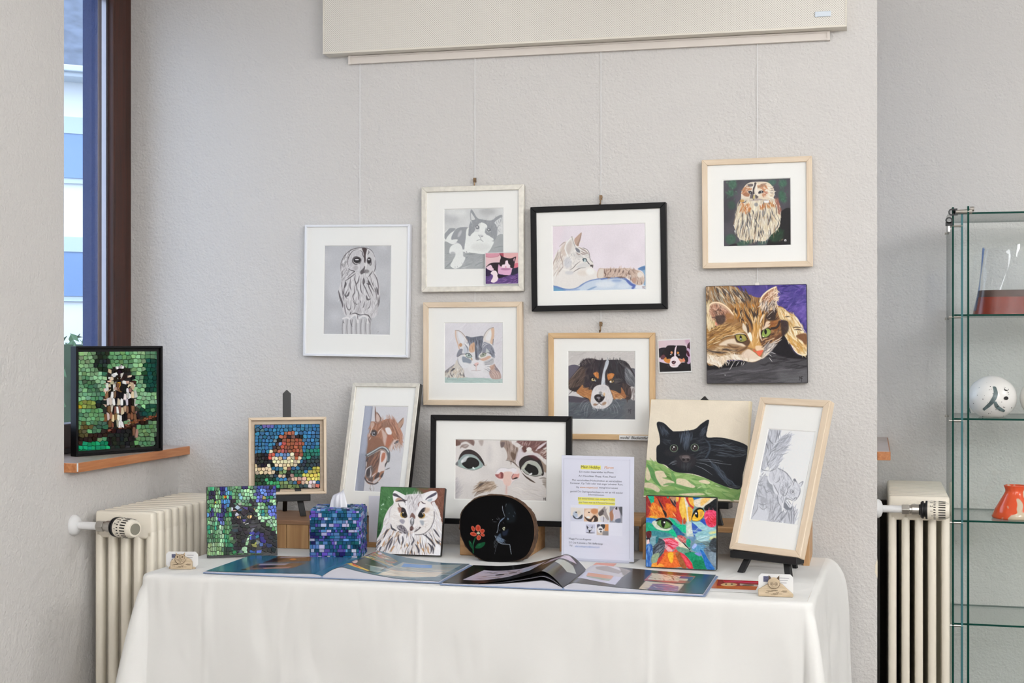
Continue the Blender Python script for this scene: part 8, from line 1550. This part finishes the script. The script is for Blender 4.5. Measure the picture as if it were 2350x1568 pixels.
# keys: bow of black plastic with a steel blade
def key(loc, rot, label):
    k = thing('key', label, 'key', loc, rot, group='keys at the glass cabinet lock')
    n = 16; b = MB(); r0, r1 = .0115, .007
    v = []
    for d_ in (0, .0045):
        for rr_ in (r0, r1):
            for i in range(n): v.append((rr_*math.cos(2*math.pi*i/n), d_, rr_*.9*math.sin(2*math.pi*i/n)))
    f = []
    for i in range(n):
        j = (i+1) % n
        f += [(i, j, n+j, n+i), (2*n+i, 3*n+i, 3*n+j, 2*n+j), (i, 2*n+i, 2*n+j, j), (n+i, n+j, 3*n+j, 3*n+i)]
    b.add(v, f).box(-.011, .011, 0, .0045, -.018, -.006); b.build('bow', M_black, k)
    MB().box(-.0028, .0028, .0015, .003, -.036, -.018).box(.0028, .0045, .0015, .003, -.030, -.026).build('blade', M_chrome, k)
p = atY(2184, 487, YC-.01); key((p[0], p[1], p[2]), (0, R(-92), 0), 'upper black-headed key sticking in the cabinet lock')
p = atY(2178, 510, YC-.008); key((p[0], p[1], p[2]+.006), (0, 0, 0), 'lower black-headed key hanging below the cabinet lock')
# ---------------------------------------------------------------- things on its shelves
M_vase = glass_mat('clear_vase_glass', (.97, .972, .985), 1.4, .04)
cx = ox+.232; cy = YC+.16; z0 = zs[0]+.0036
t = thing('glass_bowl', 'tall clear glass bowl with red-brown base on the top shelf', 'glass bowl', (cx, cy, z0))
half = .160
def wall(u, v_, inset=0.):
    a = 2*math.pi*u; prof = 1-.20*v_-.02*math.sin(v_*3)
    rx, ry = (half-inset)*prof, (.085-inset)*(1-.1*v_)
    wob = 1+.012*math.sin(a*5+v_*4)+.010*math.sin(a*13-v_*9)*v_+.006*math.sin(a*29+v_*17)*v_
    return (rx*wob*math.copysign(abs(math.cos(a))**.7, math.cos(a)), ry*wob*math.copysign(abs(math.sin(a))**.7, math.sin(a)), .222*v_+(.006*math.sin(a*3) if v_ > .99 else 0))
MB().grid(lambda u, v_: wall(u, .30+.70*v_), 64, 18).build('glass_wall', M_vase, t, smooth=True)
MB().grid(lambda u, v_: tuple(c*1.003 for c in wall(.455+.09*u, .06+.94*v_)), 8, 18).build('blue_edge', glass_mat('cobalt_glass', (.42, .58, .95), 1.3), t, smooth=True)
MB().grid(lambda u, v_: wall(u, .26*v_), 64, 6).add([wall(k/64, .0) for k in range(64)], [tuple(range(64))]).add([wall(k/64, .26) for k in range(64)], [tuple(range(64))]).build('red_base', mat('red_brown_glass', (128, 54, 40), .25, noise=(14, .15)), t, smooth=True, angle=40)
MB().grid(lambda u, v_: tuple(c*1.002 for c in wall(u, .26+.10*v_)), 64, 2).build('smoky_band', mat('smoky_glass', (86, 66, 58), .3, noise=(10, .4)), t, smooth=True)
def pot(label, px, py, r, z, cyy, marks):
    x = atY(px, py, cyy)[0]
    t = thing('ceramic_ball', label, 'ceramic ball', (x, cyy, z), (0, 0, R(-4)), group='white ceramic balls on the second shelf')
    M_cer = mat('white_glaze_'+str(px), (236, 234, 230), .25, spec=.5)
    prof = [(r*math.sin(math.pi*k/22)*(1.04 if 5 < k < 17 else 1.), r-r*.97*math.cos(math.pi*k/22)) for k in range(23)]
    prof = [(max(a_, .0001), max(b_-.012*(r/.075), 0)) for a_, b_ in prof]
    MB().lathe(prof, 36).build('body', M_cer, t, smooth=True)
    M_gr = mat('grey_brush_'+str(px), (96, 112, 114), .35, noise=(60, .4)); M_bk = mat('hole_'+str(px), (30, 28, 28), .7)
    zc = r*.97-.012*(r/.075)
    def onball(dx, dz, k=1.012):
        s_ = max(0, 1-(dx/r/1.04)**2-((dz)/(r*.97))**2); return Vector((dx, -r*1.04*math.sqrt(s_)*k-.0006, zc+dz))
    def brush(pts, w_):
        b = MB(); q = _smooth(np.array(pts), False, 6)
        v = []
        for i, (dx, dz) in enumerate(q):
            d_ = q[min(i+1, len(q)-1)]-q[max(i-1, 0)]; n_ = np.array([-d_[1], d_[0]])/max(np.hypot(*d_), 1e-6)*w_/2*(.55+.45*math.sin(math.pi*i/(len(q)-1)))
            for s_ in (-1, 0, 1): v.append(onball(dx+n_[0]*s_, dz+n_[1]*s_))
        f = [(i*3+j, i*3+j+1, i*3+j+4, i*3+j+3) for i in range(len(q)-1) for j in (0, 1)]
        b.add(v, f); b.build('brush_stroke', M_gr, t, smooth=True)
    if marks:
        brush([(.004, .045), (.010, .018), (-.002, -.010), (-.028, -.036)], .014); brush([(.008, -.008), (.016, -.026), (.038, -.040)], .012)
        brush([(-.040, .058), (-.026, .050)], .012); brush([(-.062, .036), (-.050, .046), (-.044, .034)], .016); brush([(-.006, -.066), (.012, -.064)], .008); brush([(-.074, -.030), (-.068, -.050)], .008)
        for dx, dz in ((.043, .032), (.042, .003)):
            b = MB(); n = 14; b.add([onball(dx+.0075*math.cos(2*math.pi*i/n), dz+.006*math.sin(2*math.pi*i/n), 1.014) for i in range(n)], [tuple(range(n))]); b.build('hole', M_bk, t)
        b = MB(); rr = random.Random(6)
        for _ in range(34):
            dx, dz = rr.uniform(-.062, .062), rr.uniform(-.058, .060)
            if (dx/r)**2+(dz/r)**2 > .8: continue
            s_ = rr.uniform(.0006, .0016); b.add([onball(dx+s_*math.cos(a_), dz+s_*1.4*math.sin(a_), 1.013) for a_ in (0, 1.3, 2.6, 3.9, 5.2)], [(0, 1, 2, 3, 4)])
        b.build('speckles', M_bk, t)
    return t
pot('white ceramic ball with grey brush strokes and two holes', 2277, 900, .0745, zs[1]+.0036, YC+.11, True)
pot('second white ceramic ball at the right photo edge', 2398, 900, .0745, zs[1]+.0036, YC+.11, False)
x = atY(2329, 1197, YC+.10)[0]
t = thing('orange_vase', 'small flared orange and cream glazed vase on the third shelf', 'vase', (x, YC+.10, zs[2]+.0036))
m, nt, b = new_mat('orange_marble_glaze'); N = nt.nodes; Lk = nt.links
tc = N.new('ShaderNodeTexCoord'); n = N.new('ShaderNodeTexNoise'); n.inputs['Scale'].default_value = 15; n.inputs['Detail'].default_value = .5; n.inputs['Distortion'].default_value = .9
r = N.new('ShaderNodeValToRGB'); r.color_ramp.elements[0].position = .52; r.color_ramp.elements[1].position = .55; r.color_ramp.elements[0].color = (*lin((224, 88, 50)), 1); r.color_ramp.elements[1].color = (*lin((206, 190, 164)), 1)
Lk.new(tc.outputs['Object'], n.inputs['Vector']); Lk.new(n.outputs['Fac'], r.inputs['Fac']); Lk.new(r.outputs['Color'], b.inputs['Base Color']); b.inputs['Roughness'].default_value = .12
MB().lathe([(.0001, 0), (.070, 0), (.073, .006), (.066, .022), (.050, .050), (.036, .074), (.030, .086), (.030, .092), (.034, .104), (.035, .107), (.032, .107), (.027, .092), (.0001, .09)], 40).build('body', m, t, smooth=True)
# chipped paint on the pier corner
b = MB(); rr = random.Random(8)
zA, zB = atY(2010, 1328, YW)[2], atY(2010, 1283, YW)[2]
pts = [(XR+.001, zA)]+[(XR-.005*math.sin(math.pi*i/6)-rr.uniform(0, .002), zA+(zB-zA)*i/6) for i in range(1, 6)]+[(XR+.001, zB)]
b.prism(pts, YW-.0012, YW+.002); o = struct(b.build('trim_3', mat('bare_plaster', (236, 226, 206), .9)), 'chipped bare plaster patch on the pier corner')
